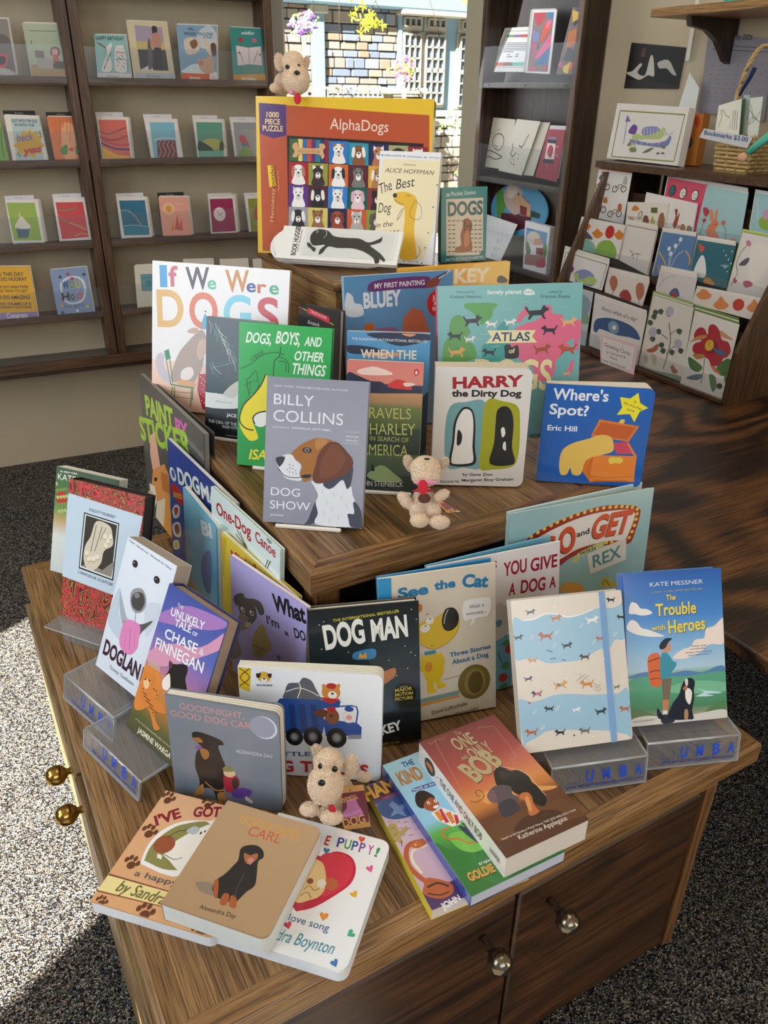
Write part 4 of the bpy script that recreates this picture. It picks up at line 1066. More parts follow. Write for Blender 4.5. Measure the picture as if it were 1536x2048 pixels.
 ({'name':'book','label':'green and white paperback half hidden behind the marbled journal','kind':'paper','cat':'book','t':0.022,'cover':'dfe6e0','key':'kat','pages':'e2dac8','coat':0.4,'group':'books standing on the lower table top','P':[0.0791,1.363,0.5721],'yaw':-0.9201,'lean':0.3286,'w':0.14,'h':0.1949},[
('g',[(0,'cfd8da'),(0.35,'dfe4e0'),(0.5,'c8a874'),(0.6,'7a9a5a'),(0.8,'4f7a48'),(1,'3f5c4c')]),
('t','f0f2ea','KATE D',43,1717,580,110,16,''),
('t','f0f2ea','#1 NEW YORK',88,1857,395,31,30,'b'),
('e','c02c34',157,1384,123,138),
('c','b8c878',[-5,326,5,334,10,320]),
('c','7a9a4c',[1,301,10,310,16,295]),
('c','b8c878',[6,276,16,285,21,271]),
('c','7a9a4c',[12,251,21,260,27,246]),
('c','b8c878',[17,226,27,235,32,221]),
('c','7a9a4c',[14,305,24,314,30,300]),
('c','b8c878',[20,280,29,289,35,275]),
('c','7a9a4c',[25,255,35,264,41,250]),
('c','b8c878',[31,231,40,240,46,225]),
('c','7a9a4c',[28,309,38,318,43,304]),
('c','b8c878',[33,284,43,293,49,279]),
('c','7a9a4c',[39,259,49,268,54,254]),
('c','b8c878',[44,235,54,244,60,229]),
('c','7a9a4c',[41,313,51,322,57,308]),
('c','b8c878',[47,288,57,297,62,283]),
('c','7a9a4c',[52,264,62,272,68,258]),
]),
 ({'name':'book','label':'lavender picture book with a grey scruffy puppy holding a gold trophy','kind':'paper','cat':'book','t':0.006,'cover':'b3a8e0','key':'whati','coat':0.5,'rough':0.3,'group':'books standing on the lower table top','P':[0.2935,0.9939,0.521],'yaw':-1.3265,'lean':0.0698,'w':0.1866,'h':0.2146},[
('g',[(0,'a49ad2'),(1,'bab0e8')]),
('c','4a4448',[12,278,28,303,64,324,79,315,128,335,161,336,175,310,152,291,128,312,137,277,107,234,67,219,47,244,37,267,27,261]),
('c','8a7a72',[42,234,68,254,107,241,97,214,56,186,34,145,54,98,21,58,-23,40,-9,114,24,169]),
('e','f4f0ea',314,1322,57,42),
('e','f4f0ea',549,1380,56,41),
('e','1a1618',329,1319,29,24),
('e','1a1618',558,1375,28,24),
('e','1a1618',477,1200,45,24),
('c','c8b49a',[82,231,107,237,97,216,75,210]),
('c','a89850',[111,184,127,217,166,265,199,222,194,185,165,147,126,125,111,145]),
('l','a89850',27,[180,218,204,224,204,197,185,172]),
('t','3c3424','Maya',605,788,308,57,166,''),
('t','3c3424','#1',679,724,130,64,186,''),
('t','1c1a20','What',1100,1728,771,250,114,'B'),
('t','1c1a20',"I'm",948,1403,308,133,130,'b'),
('t','1c1a20','a',1374,1441,100,84,117,'b'),
('t','1c1a20','DO',1611,1518,264,146,151,'b'),
('t','1c1a20','W',1185,889,122,82,187,'b'),
]),
 ({'name':'book','label':'yellow picture book with red lettering, tucked behind the lavender one','kind':'paper','cat':'book','t':0.006,'cover':'e8cf3a','key':'yellow','coat':0.5,'pages':'e9e2d0','fan':2,'group':'books standing on the lower table top','P':[0.3074,1.075,0.521],'yaw':-1.4437,'lean':0.0698,'w':0.2288,'h':0.2109},[
('g',[(0,'dcc22c'),(1,'ecd444')]),
('t','c8241c','Miss',329,1801,548,126,118,'B'),
('t','c8241c','ed',865,1897,300,88,171,'B'),
('p','d8b82a',[2,409,35,411,9,265,-67,143,-81,143]),
]),
 ({'name':'book','label':'pale blue picture book with red serif title and reeds, leaning on the tier','kind':'hard','cat':'book','t':0.008,'cover':'d8eae6','key':'onedog','spine':'cfe2de','coat':0.5,'rough':0.3,'group':'books standing on the lower table top','P':[0.3139,1.1438,0.5212],'yaw':-1.4838,'lean':0.0698,'w':0.2416,'h':0.2603},[
('g',[(0,'cfe4dc'),(0.6,'d6ece8'),(1,'e2f0ee')]),
('c','aacfcc',[28,386,75,416,133,424,73,385]),
('c','aacfcc',[336,385,399,410,387,378,349,364]),
('l','4a4a38',28,[197,450,264,419]),
('l','4a4a38',28,[187,432,258,419]),
('l','4a4a38',27,[218,453,271,419]),
('l','4a4a38',25,[410,449,386,404]),
('l','4a4a38',25,[425,453,399,407]),
('c','e8d46a',[41,342,80,367,94,346,53,282,12,247]),
('c','c8943c',[25,338,54,362,69,351,39,316]),
('l','6a8a50',33,[-5,215,13,262]),
('l','6a8a50',32,[19,224,37,267]),
('e','8a9a9a',2077,2580,79,37),
('t','b8202c','One-Dog',215,2208,1280,205,59,'b'),
('t','b8202c','Canoe',1630,2375,658,168,18,'b'),
]),
 ({'name':'book','label':'royal blue sticker book with white cartoon letters, left of the middle tier','kind':'paper','cat':'book','t':0.008,'cover':'2a4494','key':'dogsticker','pages':'dcdcd6','coat':0.6,'rough':0.25,'group':'books standing on the lower table top','P':[0.3124,1.3956,0.5212],'yaw':-1.5073,'lean':0.0698,'w':0.3151,'h':0.2524},[
('g',[(0,'1c3c8c'),(0.55,'2450a4'),(1,'2a4090')]),
('t','05070c','DOG',575,1814,1121,294,111,'B'),
('t','05070c','MAN',1743,2012,1116,273,99,'B'),
('t','e4eef2','DOG',525,1813,1126,295,111,'B'),
('t','e4eef2','MAN',1699,2012,1121,273,99,'B'),
('e','b8241c',441,1533,372,178),
('t','e8c83c','MAJOR',225,1449,465,43,177,'b'),
('t','e8c83c','MOTION',217,1389,486,43,173,'b'),
('e','e4eef2',228,1869,175,134),
('e','3a5a9c',251,1886,93,84),
('c','e8e8e4',[20,214,65,254,107,260,93,214,31,181]),
('c','b8442c',[36,221,70,246,90,241,59,202]),
('c','e8e8e4',[16,144,94,190,110,147,75,114,21,105]),
('c','8a4c2c',[35,147,82,174,89,141,48,118]),
('c','e8e8e4',[12,66,73,100,80,69,16,33]),
('c','c8c84c',[25,68,62,88,65,66,26,45]),
]),
 ({'name':'book','label':'small sky blue board book in front of the royal blue sticker book','kind':'board','cat':'book','t':0.01,'cover':'58b4dc','key':'bluesmall','spine':'a8c8d0','coat':0.6,'rough':0.25,'r':0.006,'group':'books standing on the lower table top','P':[0.3036,1.273,0.5213],'yaw':-1.547,'lean':0.0698,'w':0.168,'h':0.2064},[
('g',[(0,'e8c83c'),(0.2,'7cc4e0'),(0.5,'4aa8d8'),(1,'8ccfe8')]),
('t','e8f4f8','Bl',975,1586,550,238,178,'B'),
('c','4a7cb8',[175,193,249,278,285,267,266,120,197,104]),
]),
 ({'name':'book','label':'tall dark grey activity book with faceted green and pink letters','kind':'paper','cat':'book','t':0.01,'cover':'545250','key':'paintby','pages':'8a8680','coat':0.6,'rough':0.3,'fan':3,'group':'books standing on the lower table top','P':[0.3224,1.6262,0.5213],'yaw':-1.5339,'lean':0.0698,'w':0.3794,'h':0.3102},[
('g',[(0,'4c4a48'),(1,'5c5a58')]),
('t','b8e04c','PAINT',343,2324,1847,397,86,'B'),
('t','ec6ac0','BY',2278,2590,717,289,84,'B'),
('t','a8d83c','STICKER',-178,1583,3427,483,134,'B'),
('p','f0b89a',[105,380,177,423,214,319,228,282,114,219,87,288]),
('p','e89c54',[116,229,284,321,372,274,326,116,212,28,144,88,67,109]),
('p','c87a34',[225,264,327,288,339,209,237,182]),
('p','e8d8b8',[144,88,271,162,240,41,162,-119,62,-139]),
('p','f4e8d0',[45,136,129,154,144,88,74,1]),
('p','e8a040',[259,86,354,147,325,-64,160,-129]),
('p','2a2420',[125,193,171,216,162,193,128,179]),
('p','d8c49a',[22,90,94,112,100,69,27,46]),
]),
 ({'name':'book','label':'large square white picture book with rainbow serif title, at the left of the middle tier','kind':'hard','cat':'book','t':0.01,'cover':'eceaec','key':'ifwewere','spine':'c8a088','coat':0.4,'rough':0.35,'pages':'d9c8b8','group':'books standing on the middle tier','P':[0.3428,1.5477,0.783],'yaw':-0.7909,'lean':0.2449,'w':0.2874,'h':0.2864},[
('g',[(0,'e4b89e'),(0.22,'eec8b4'),(0.335,'f0d4c8'),(0.34,'ecebee'),(1,'f0eef0')]),
('t','4aa0dc','I',172,2395,160,376,27,'B'),
('t','d06474','f',363,2409,201,366,30,'b'),
('t','4c4458','W',733,2389,505,391,30,'b'),
('t','5cc0a0','e',1192,2412,186,235,30,'b'),
('t','cc8a34','W',1573,2394,493,386,31,'b'),
('t','2e4c94','e',2010,2417,191,232,30,'b'),
('t','d0603c','r',2231,2415,190,228,31,'b'),
('t','4aa884','e',2475,2411,194,234,21,'b'),
('t','e0b46c','D',123,1628,581,684,32,'b'),
('t','e07a5c','O',830,1655,610,649,34,'b'),
('t','7cd0e8','G',1564,1669,575,641,33,'b'),
('t','cc3c4c','S',2271,1692,433,625,29,'b'),
('c','b09c94',[83,115,91,158,121,230,163,280,196,313,221,326,239,298,247,280,231,240,224,183,200,138,179,116,109,113]),
('c','c8a898',[154,313,175,330,200,330,205,314,179,308]),
('c','d0b4a4',[205,276,230,293,244,257,215,209,198,230]),
('c','ece4e0',[135,162,173,178,186,152,165,127,131,127]),
('c','c8c0cc',[17,198,38,223,56,209,52,178,78,134,92,108,52,112,26,148]),
('c','5ab0d4',[216,337,231,390,246,339]),
('e','5a5058',1160,1985,19,17),
('l','3c8a54',18,[56,230,83,111,85,99]),
('l','3c8a54',18,[73,239,94,108]),
('l','3c8a54',29,[83,101,136,97,188,96]),
('l','3c8a54',19,[93,92,84,40]),
('l','3c8a54',19,[102,93,102,34]),
('l','3c8a54',18,[177,93,175,18]),
('l','3c8a54',18,[183,96,181,46]),
('l','3c8a54',10,[92,73,179,74]),
('l','3c8a54',10,[90,53,178,52]),
('p','3c8a54',[56,230,74,240,84,204,66,195]),
('c','e0a878',[109,113,135,124,191,118,192,104,166,100,122,103]),
('p','b8283c',[210,154,250,158,254,11,228,16,203,92]),
('e','ecd0d0',1083,718,13,12),
('e','ecd0d0',1133,680,13,12),
('e','ecd0d0',1183,643,13,12),
('e','ecd0d0',1105,592,13,12),
('e','ecd0d0',1155,555,13,12),
('e','ecd0d0',1205,517,13,12),
('e','ecd0d0',1127,467,13,12),
('e','ecd0d0',1177,429,13,12),
('e','ecd0d0',1099,378,13,12),
('e','ecd0d0',1149,341,13,12),
('e','ecd0d0',1200,303,13,12),
('e','ecd0d0',1121,252,13,12),
('e','ecd0d0',1172,214,13,12),
('e','ecd0d0',1222,176,13,12),
]),
 ({'name':'book','label':'dark paperback with pale wolf fur and a white band, beside the green memoir','kind':'paper','cat':'book','t':0.02,'cover':'24323a','key':'callwild','coat':0.5,'pages':'d8cfc0','group':'books standing on the middle tier','P':[0.3896,1.3505,0.785],'yaw':-0.8132,'lean':0.22,'w':0.13,'h':0.2171},[
('g',[(0,'10161c'),(0.285,'1a262e'),(0.287,'dfe6ea'),(0.37,'e4eaee'),(0.372,'33484f'),(1,'3a4c56')]),
('l','a8bcc4',9,[11,420,19,399,17,377]),
('l','6aa0ac',9,[35,388,44,367,43,346]),
('l','4c7684',9,[60,357,68,336,69,314]),
('l','d8cdb8',9,[84,325,93,304,95,282]),
('l','a8bcc4',9,[109,293,117,271,121,250]),
('l','6aa0ac',9,[23,410,32,390,36,368]),
('l','4c7684',9,[48,379,56,358,62,336]),
('l','d8cdb8',9,[72,347,81,326,88,305]),
('l','a8bcc4',9,[97,315,105,294,114,273]),
('l','6aa0ac',10,[14,272,23,251,32,229]),
('l','4c7684',9,[36,401,44,380,55,359]),
('l','d8cdb8',9,[60,369,69,348,81,327]),
('l','a8bcc4',9,[85,337,93,316,107,295]),
('l','6aa0ac',9,[109,305,118,284,24,252]),
('l','4c7684',9,[27,262,36,241,51,220]),
('l','d8cdb8',9,[48,391,57,370,74,350]),
('l','a8bcc4',9,[73,359,81,338,100,318]),
('l','6aa0ac',9,[97,327,106,306,126,286]),
('l','4c7684',9,[15,285,23,263,44,243]),
('l','d8cdb8',9,[36,413,45,392,67,372]),
('l','a8bcc4',9,[61,381,69,360,93,341]),
('l','6aa0ac',9,[85,349,94,328,119,309]),
('l','4c7684',9,[110,318,118,297,37,266]),
('l','d8cdb8',9,[27,275,36,254,63,234]),
('l','a8bcc4',9,[49,403,57,382,86,363]),
('l','6aa0ac',9,[73,372,82,351,112,332]),
('c','c9cbc4',[72,150,96,190,145,218,147,154]),
('c','dfe4e4',[5,151,47,162,106,150,146,169,148,120,2,107]),
('t','e8e8e4','JACK LONDON',441,407,634,61,-6,'b'),
('t','e8e8e4','THE CALL OF THE WILD',68,254,784,54,0,''),
('t','e8e8e4','AND OTHER STORIES',353,181,728,54,5,''),
('t','8c9498','PENGUIN',217,648,334,30,1,''),
('l','c8ccc8',8,[88,10,151,12]),
]),
 ({'name':'book','label':'bright green memoir with white brush lettering and a yellow dog','kind':'hard','cat':'book','t':0.014,'cover':'21a04c','key':'green','spine':'2a8a48','coat':0.5,'rough':0.3,'group':'books standing on the middle tier','P':[0.3975,1.201,0.7839],'yaw':-0.7401,'lean':0.2381,'w':0.1602,'h':0.2412},[
('g',[(0,'1f9c4a'),(1,'27b054')]),
('t','eef4ee','DOGS,',117,2091,444,167,-9,'bi'),
('t','eef4ee','BOYS,',638,2113,419,192,-7,'bi'),
('t','eef4ee','AND',1135,2107,298,145,5,'bi'),
('t','eef4ee','OTHER',978,1862,494,146,7,'bi'),
('t','eef4ee','THINGS',951,1635,581,174,4,'bi'),
('t','14341c','A MEMOIR',233,1780,268,61,346,''),
('l','14341c',11,[5,329,40,345,82,379,125,392,161,387]),
('l','14341c',11,[42,236,30,290,44,305,62,327,70,293]),
('l','14341c',14,[124,311,126,362,143,380,146,411]),
('l','14341c',10,[143,380,172,366,177,329]),
('l','14341c',10,[140,363,165,363,167,328]),
('l','14341c',7,[19,275,70,293,67,252]),
('l','14341c',7,[41,291,43,250]),
('c','f0e02c',[98,316,103,289,102,185,73,183,55,160,67,126,75,98,45,88,15,121,7,155,20,206,49,243,71,266]),
('l','10140c',21,[98,319,81,280,53,243,20,206,7,155,30,129,59,125]),
('c','eef4f0',[65,182,102,192,103,151,81,138,59,150]),
('l','10140c',22,[63,147,55,167,73,186,102,194]),
('t','f0e02c','ISA',215,117,318,165,41,'bi'),
]),
 ({'name':'book','label':'grey-lilac hardcover of poems with a painted beagle head, in front on the middle tier','kind':'hard','cat':'book','t':0.018,'cover':'9698a6','key':'dogshow','spine':'8c8e9c','coat':0.5,'rough':0.28,'group':'books standing on the middle tier','P':[0.3586,0.9841,0.7865],'yaw':-0.646,'lean':0.3345,'w':0.1503,'h':0.2153},[
('g',[(0,'8c8f9e'),(0.3,'9a9cab'),(0.6,'9da0ae'),(1,'9396a6')]),
('t','e2e6ee','NEW YORK TIMES BESTSELLING AUTHOR',102,2011,1099,26,-7,''),
('t','e8ecf4','BILLY',110,1757,597,154,-4,''),
('t','e8ecf4','COLLINS',110,1510,1040,165,-1,''),
('t','e2e6ee','watercolors by',107,1414,257,26,-7,'i'),
('t','e8ecf4','PAMELA SZTYBEL',396,1410,592,31,-2,''),
('t','e8ecf4','DOG',110,408,442,119,5,''),
('t','e8ecf4','SHOW',104,208,609,122,5,''),
('t','e2e6ee','poems',111,98,203,42,1,'i'),
('t','e2e6ee','National',1200,1338,190,33,1,'i'),
('t','e2e6ee','bestseller',1203,1283,187,33,-11,'i'),
('l','e2e6ee',4,[237,283,281,284]),
('l','e2e6ee',4,[236,250,281,250]),
('c','44485a',[139,18,158,71,167,47,163,10,129,0]),
('c','dfe5ec',[144,132,183,126,207,115,235,141,251,116,263,124,269,98,277,79,276,45,262,42,260,25,273,4,164,3,167,37,159,68,165,91,154,114]),
('c','474957',[178,126,206,139,239,158,264,184,265,153,260,126,251,116,245,130,235,142,200,112]),
('c','474957',[271,75,279,77,296,52,300,3,268,4,260,25,257,42,276,43]),
('c','a76e38',[79,207,99,230,120,245,148,258,177,260,201,255,190,245,164,220,154,181,143,140,120,128,109,149,113,178,93,194]),
('c','dfe3e8',[38,190,65,206,83,205,93,191,110,176,106,151,114,133,85,130,58,141,43,164]),
('c','3f4048',[33,191,44,198,61,198,57,182,47,169,42,171]),
('c','6e4230',[187,247,211,252,228,243,246,225,263,205,264,184,244,158,206,139,173,127,154,128,146,145,154,181,162,215]),
('c','7c4c36',[192,236,214,244,234,222,242,199,220,162,187,143,167,148,170,189]),
('c','b98450',[153,255,177,259,187,250,173,235,154,226]),
('e','332e30',634,1111,70,43),
('e','8c8488',633,1113,39,33),
('e','1a1a1e',637,1117,19,21),
('e','e8ecf0',645,1129,7,7),
('l','33343c',11,[41,165,60,144,90,138,114,142,141,150]),
('l','b8bcc4',7,[48,152,68,134,105,129]),
('c','33343c',[114,147,133,151,143,149,134,140,115,141]),
('e','55565c',381,879,8,8),
('e','55565c',430,871,8,8),
('e','55565c',389,832,8,8),
('e','55565c',430,823,8,8),
('e','55565c',476,802,8,8),
('e','55565c',385,771,8,8),
('e','55565c',434,769,8,8),
('e','55565c',484,754,8,8),
('e','55565c',348,805,8,8),
('l','b4bcc6',5,[174,110,178,104,178,96]),
('l','b4bcc6',5,[208,103,213,96,212,89]),
('l','b4bcc6',5,[190,78,194,71,194,64]),
('l','b4bcc6',5,[233,95,237,88,237,81]),
('l','b4bcc6',5,[205,60,210,53,209,45]),
('l','b4bcc6',5,[226,37,230,30,230,22]),
('l','b4bcc6',5,[181,46,186,39,185,31]),
('l','b4bcc6',5,[248,72,253,65,252,58]),
('l','b4bcc6',5,[199,23,204,16,204,8]),
]),
 ({'name':'book','label':'paperback with a pink sunset over layered green hills and hand lettering','kind':'paper','cat':'book','t':0.016,'cover':'4a6048','key':'charley','coat':0.4,'pages':'d8cfc0','group':'books standing on the middle tier','P':[0.5191,1.0284,0.7835],'yaw':-0.6329,'lean':0.1799,'w':0.1197,'h':0.2096},[
('g',[(0,'26302e'),(0.13,'2c3a36'),(0.14,'46584a'),(0.3,'5a6e4c'),(0.31,'33423a'),(0.5,'3c4c3c'),(0.51,'5a6a3c'),(0.66,'788250'),(0.7,'b89068'),(0.77,'c8986c'),(0.78,'3a3c54'),(0.83,'3a3c54'),(0.84,'e08c7c'),(1,'d87c74')]),
('c','f2d4c8',[33,387,62,398,94,401,140,386,133,378,50,375]),
('c','d83c3c',[128,341,147,361,166,366,192,357,206,338,167,330]),
('c','f0d8cc',[179,356,205,357,215,351,186,345]),
('c','33384e',[4,379,37,371,76,357,109,356,135,340,174,336,238,333,238,327,6,321]),
('c','9ab07a',[72,51,117,88,158,64,186,38,112,33]),
('p','1c2424',[85,66,87,90,92,87,98,67]),
('t','c8cc74','TRAVELS',234,1199,800,171,9,''),
('t','c8cc74','with',202,1131,115,59,0,'i'),
('t','c8cc74','CHARLEY',241,927,874,183,23,''),
('t','c8cc74','IN SEARCH OF',392,836,626,74,3,''),
('t','c8cc74','AMERICA',249,591,763,182,15,''),
('t','dcdcd0','JOHN STEINBECK',211,72,749,90,19,''),
('e','c83c34',1087,1954,41,54),
('e','f4f0ec',1087,1948,16,28),
]),
 ({'name':'book','label':'taller paperback with blue cloud cover and cream capitals, behind the sunset paperback','kind':'paper','cat':'book','t':0.02,'cover':'4a8cc0','key':'when','coat':0.4,'pages':'d8c8b8','group':'books standing on the middle tier','P':[0.5591,1.1027,0.7841],'yaw':-0.576,'lean':0.1748,'w':0.1374,'h':0.23},[
('g',[(0,'1c2430'),(0.3,'2c5c8c'),(0.7,'4a90c4'),(1,'5a9cc8')]),
('c','26324c',[66,454,173,460,274,456,275,440,181,417,113,435]),
('c','26324c',[5,415,87,411,128,396,46,387,5,392]),
('c','d89478',[67,394,182,394,148,380,67,381]),
('c','1a2028',[249,222,282,265,288,125,252,52]),
('c','d8946c',[180,457,227,457,207,448]),
('t','e4e8ec','THE RUNAWAY INTERNATIONAL BESTSELLER',76,2162,1249,43,-6,''),
('t','e8e0c8','WHEN THE',232,1873,924,141,3,'b'),
]),
 ({'name':'book','label':'white board book with a white and a black shape on teal and olive panels','kind':'board','cat':'book','t':0.034,'cover':'ded8cf','key':'harry','r':0.012,'coat':0.5,'rough':0.3,'pages':'dcd0b8','fan':3,'group':'books standing on the middle tier','P':[0.6532,0.9767,0.783],'yaw':-0.5473,'lean':0.0698,'w':0.1517,'h':0.1988},[
('g',[(0,'d8cfc6'),(1,'e4e0dc')]),
('t','a82430','HARRY',279,1647,1105,170,32,'B'),
('t','241f20','the Dirty Dog',271,1514,1097,101,14,'B'),
('c','74a4a8',[51,270,102,286,160,288,164,188,166,68,104,63,50,65,38,184]),
('c','a3a41e',[163,288,218,291,265,275,277,221,281,116,264,71,200,59,158,62,157,156]),
('c','1c1a1c',[84,259,103,270,124,257,135,211,138,137,145,87,127,70,73,67,56,84,63,148,66,216]),
('c','ebe7e0',[88,253,104,263,121,251,129,208,130,137,136,93,124,79,76,75,64,88,70,148,73,213]),
('c','1c1a1c',[80,192,94,177,92,147,79,142]),
('c','1c1a1c',[202,262,225,275,246,260,257,214,258,140,272,87,246,74,202,74,188,91,199,151,199,219]),
('c','ebe7e0',[218,198,227,205,233,183,224,171]),
('c','ebe7e0',[229,152,236,155,239,127,229,133]),
('t','2a2624','by Gene Zion',520,171,492,49,16,'b'),
('t','2a2624','Pictures by',159,38,314,39,34,'b'),
('t','2a2624','Margaret Bloy Graham',514,67,848,49,31,'b'),
]),
 ({'name':'book','label':'royal blue board book with white serif title, yellow star and orange toy chest','kind':'board','cat':'book','t':0.02,'cover':'1c5fb4','key':'spot','r':0.01,'coat':0.6,'rough':0.25,'pages':'e8dfcc','fan':9,'group':'books standing on the middle tier','P':[0.8201,0.9072,0.782],'yaw':-0.6422,'lean':0.0711,'w':0.1706,'h':0.1675},[
('g',[(0,'1a5cb0'),(1,'1c62ba')]),
('t','eef0f2',"Where's",121,1426,873,178,7,'b'),
('t','eef0f2','Spot?',90,1178,622,170,0,'b'),
('t','eef0f2','Eric Hill',89,902,477,87,4,'b'),
('p','f4e428',[288,321,299,288,326,273,302,260,290,224,272,250,232,245,245,270,234,304,266,301]),
('t','24304a','A',1391,1435,45,47,-33,''),
('t','24304a','lift-the-flap',1239,1413,315,39,-175,''),
('t','24304a','book',1303,1311,128,42,-145,''),
('p','e07c2c',[180,227,308,211,282,157,160,168]),
('p','c85c24',[186,218,298,206,276,163,166,174]),
('p','d0445c',[228,148,282,157,309,116,251,113]),
('p','e88434',[178,104,315,109,318,20,175,10,147,45]),
('p','e88434',[280,156,315,109,307,107,279,148]),
('p','d87228',[143,75,178,104,175,10,147,45]),
('p','e88434',[174,13,320,23,321,19,300,17,294,27,191,20,188,9,175,8]),
('l','7a3c14',5,[178,104,175,30,315,37]),
('c','e8cc50',[226,92,235,101,248,99,262,102,274,93,266,80,250,81,235,76]),
('c','e8cc50',[241,219,249,231,260,229,256,217,248,219]),
('c','e8c05c',[74,113,104,140,153,159,192,175,226,167,238,129,225,114,176,97,153,79,143,33,117,31,107,53,98,30,78,29,69,68]),
]),
 ({'name':'book','label':'large teal and pink map book dotted with dog breeds, pink spine','kind':'hard','cat':'book','t':0.014,'cover':'74b2b4','key':'atlas','spine':'e05c78','coat':0.4,'rough':0.35,'group':'books standing on the middle tier','P':[0.7007,1.03,0.8279],'yaw':-0.3316,'lean':0.2094,'w':0.2507,'h':0.2585},[
('g',[(0,'6a9aa8'),(0.5,'70b0b4'),(1,'7cb8b8')]),
('c','58a04c',[92,459,135,461,204,456,189,436,184,413,153,391,135,405,118,431,93,445]),
('c','5c9c4a',[42,401,56,420,80,421,104,383,111,366,94,341,122,327,133,286,105,274,77,259,18,261,21,331,35,356]),
('c','3e9c98',[205,380,226,398,240,391,249,322,236,275,158,272,153,322,185,331,199,350]),
('c','e0688a',[272,397,278,420,296,435,295,448,314,425,293,406,286,393]),
('c','e0688a',[269,374,304,389,339,398,367,420,373,446,391,442,398,419,432,413,444,394,498,393,504,339,475,333,450,321,462,307,416,261,414,234,397,200,346,196,330,244,286,270,249,322,262,348]),
('c','e0688a',[476,326,494,336,494,295,481,299]),
('c','e0688a',[468,252,479,262,477,224,455,208]),
('p','ece2ac',[169,371,340,366,327,345,346,325,164,329,185,349]),
('t','2c4470','ATLAS',928,1677,668,139,-13,'b'),
('c','2c201c',[231,319,249,322,256,313,276,319,281,304,278,277,236,277,232,296]),
('t','ece2ac','of',1229,1467,111,74,3,'b'),
('t','ece2ac','DOGS',615,894,1386,490,-28,'b'),
('t','e8f0ee','lonely planet',845,2438,589,67,-8,'b'),
('c','e8f0ee',[293,489,301,499,315,500,331,490,330,482,302,481]),
('t','74b2b4','KIDS',1493,2433,137,35,-2,'b'),
('t','3c6474','illustrated by',316,2469,308,38,-10,''),
('t','35586c','Kelsey Heaton',211,2389,522,54,-9,''),
('t','3c6474','written by',1905,2428,244,39,0,''),
('t','35586c','Frances Evans',1774,2351,509,55,-13,''),
('d','20242c',589,2011,130,122),
('d','2a2c34',288,1777,-104,98),
('d','e8e4dc',548,1718,78,74),
('d','e0a850',322,1512,122,116),
('d','20242c',883,1489,-97,92),
('d','f0ece4',912,1951,-84,79),
('d','efebe6',1245,1972,85,79),
('d','24242c',1711,2104,169,156),
('d','20203a',1936,1816,-117,108),
('d','e0b07a',2283,1937,118,108),
('d','a4502c',1820,1502,127,118),
('d','b4502c',2276,1484,-137,128),
('d','e8b070',2275,1073,55,52),
('l','a4d0d0',7,[146,362,155,358,164,361,174,358]),
('l','a4d0d0',7,[284,460,293,457,302,460,313,457]),
('l','a4d0d0',7,[420,441,429,438,438,441,449,438]),
('l','a4d0d0',7,[229,439,238,436,246,439,257,436]),
('l','a4d0d0',7,[129,346,138,343,146,345,157,342]),
('l','a4d0d0',7,[185,321,194,317,203,320,213,317]),
('t','2a3c44','WORLD',1631,-13,297,71,-22,'b'),
]),
 ({'name':'book','label':'light blue painting activity book with a purple brush-stroke banner','kind':'paper','cat':'book','t':0.014,'cover':'5c98c8','key':'painting','spine':'a8d0ec','coat':0.6,'rough':0.25,'pages':'dcd8d0','group':'books standing on the middle tier','P':[0.6379,1.235,0.7823],'yaw':-0.1571,'lean':0.1222,'w':0.2134,'h':0.2872},[
('g',[(0,'7c9cb8'),(1,'5a94c4')]),
('c','6c3a74',[90,536,110,552,181,559,319,558,335,535,326,517,220,520,101,517]),
('t','ece4ec','MY FIRST PAINTING',576,2634,983,86,6,'b'),
('c','8a4a3a',[318,532,351,552,376,547,360,522,326,517]),
('l','c8c8cc',27,[368,547,418,574]),
('l','3a3a44',27,[360,552,401,567]),
('t','e6ecf2','BLUEY',355,2307,732,259,8,'B'),
('c','dfe4ea',[7,516,30,507,37,482,64,473,66,436,3,441]),
('e','c8302c',1780,2290,176,231),
('t','f2e8e4','JUST',1713,2358,167,82,-14,'b'),
('t','f2e8e4','ADD',1733,2256,155,82,-13,'b'),
('t','f2e8e4','WATER',1703,2154,240,82,-24,'b'),
('p','c06c50',[217,358,226,417,260,451,301,434,333,348]),
('p','9a6a8c',[112,385,184,386,217,358,111,366]),
('e','c86a2c',452,1959,104,74),
]),
 ({'name':'book','label':'mustard yellow picture book behind the painting book, mostly hidden','kind':'hard','cat':'book','t':0.012,'cover':'e2a82c','key':'topyellow','coat':0.5,'group':'books standing on the middle tier','P':[0.7566,1.26,0.781],'yaw':-0.1222,'lean':0.0349,'w':0.2348,'h':0.2904},[
('g',[(0,'dca228'),(1,'e4ac34')]),
('c','eac060',[310,579,470,577,476,507,330,510]),
('t','f0e4c8','KEY',1139,2577,772,243,-14,'B'),
('c','2c3a54',[418,524,434,529,459,515,460,502,419,504]),
]),
 ({'name':'book','label':'shrink-wrapped black scratch-art book with a red strip, behind the green memoir','kind':'hard','cat':'book','t':0.016,'cover':'2a282a','key':'scratch','spine':'3c3a3c','coat':1,'rough':0.2,'pages':'c8c0b8','group':'books standing on the middle tier','P':[0.5568,1.3052,0.782],'yaw':-1.087,'lean':0.0873,'w':0.0925,'h':0.236},[
('g',[(0,'2a282a'),(1,'343234')]),
('p','d83c54',[43,466,139,446,140,423,39,447]),
('t','f4dce0','TRACE-ALONG',272,2252,365,46,-114,''),
('l','d8d848',16,[20,459,38,454]),
('l','d8d848',16,[143,427,158,421]),
('t','e4e4e4','Scratch',209,2050,264,65,-58,'i'),
('l','c84c6c',16,[-1,463,18,459]),
]),
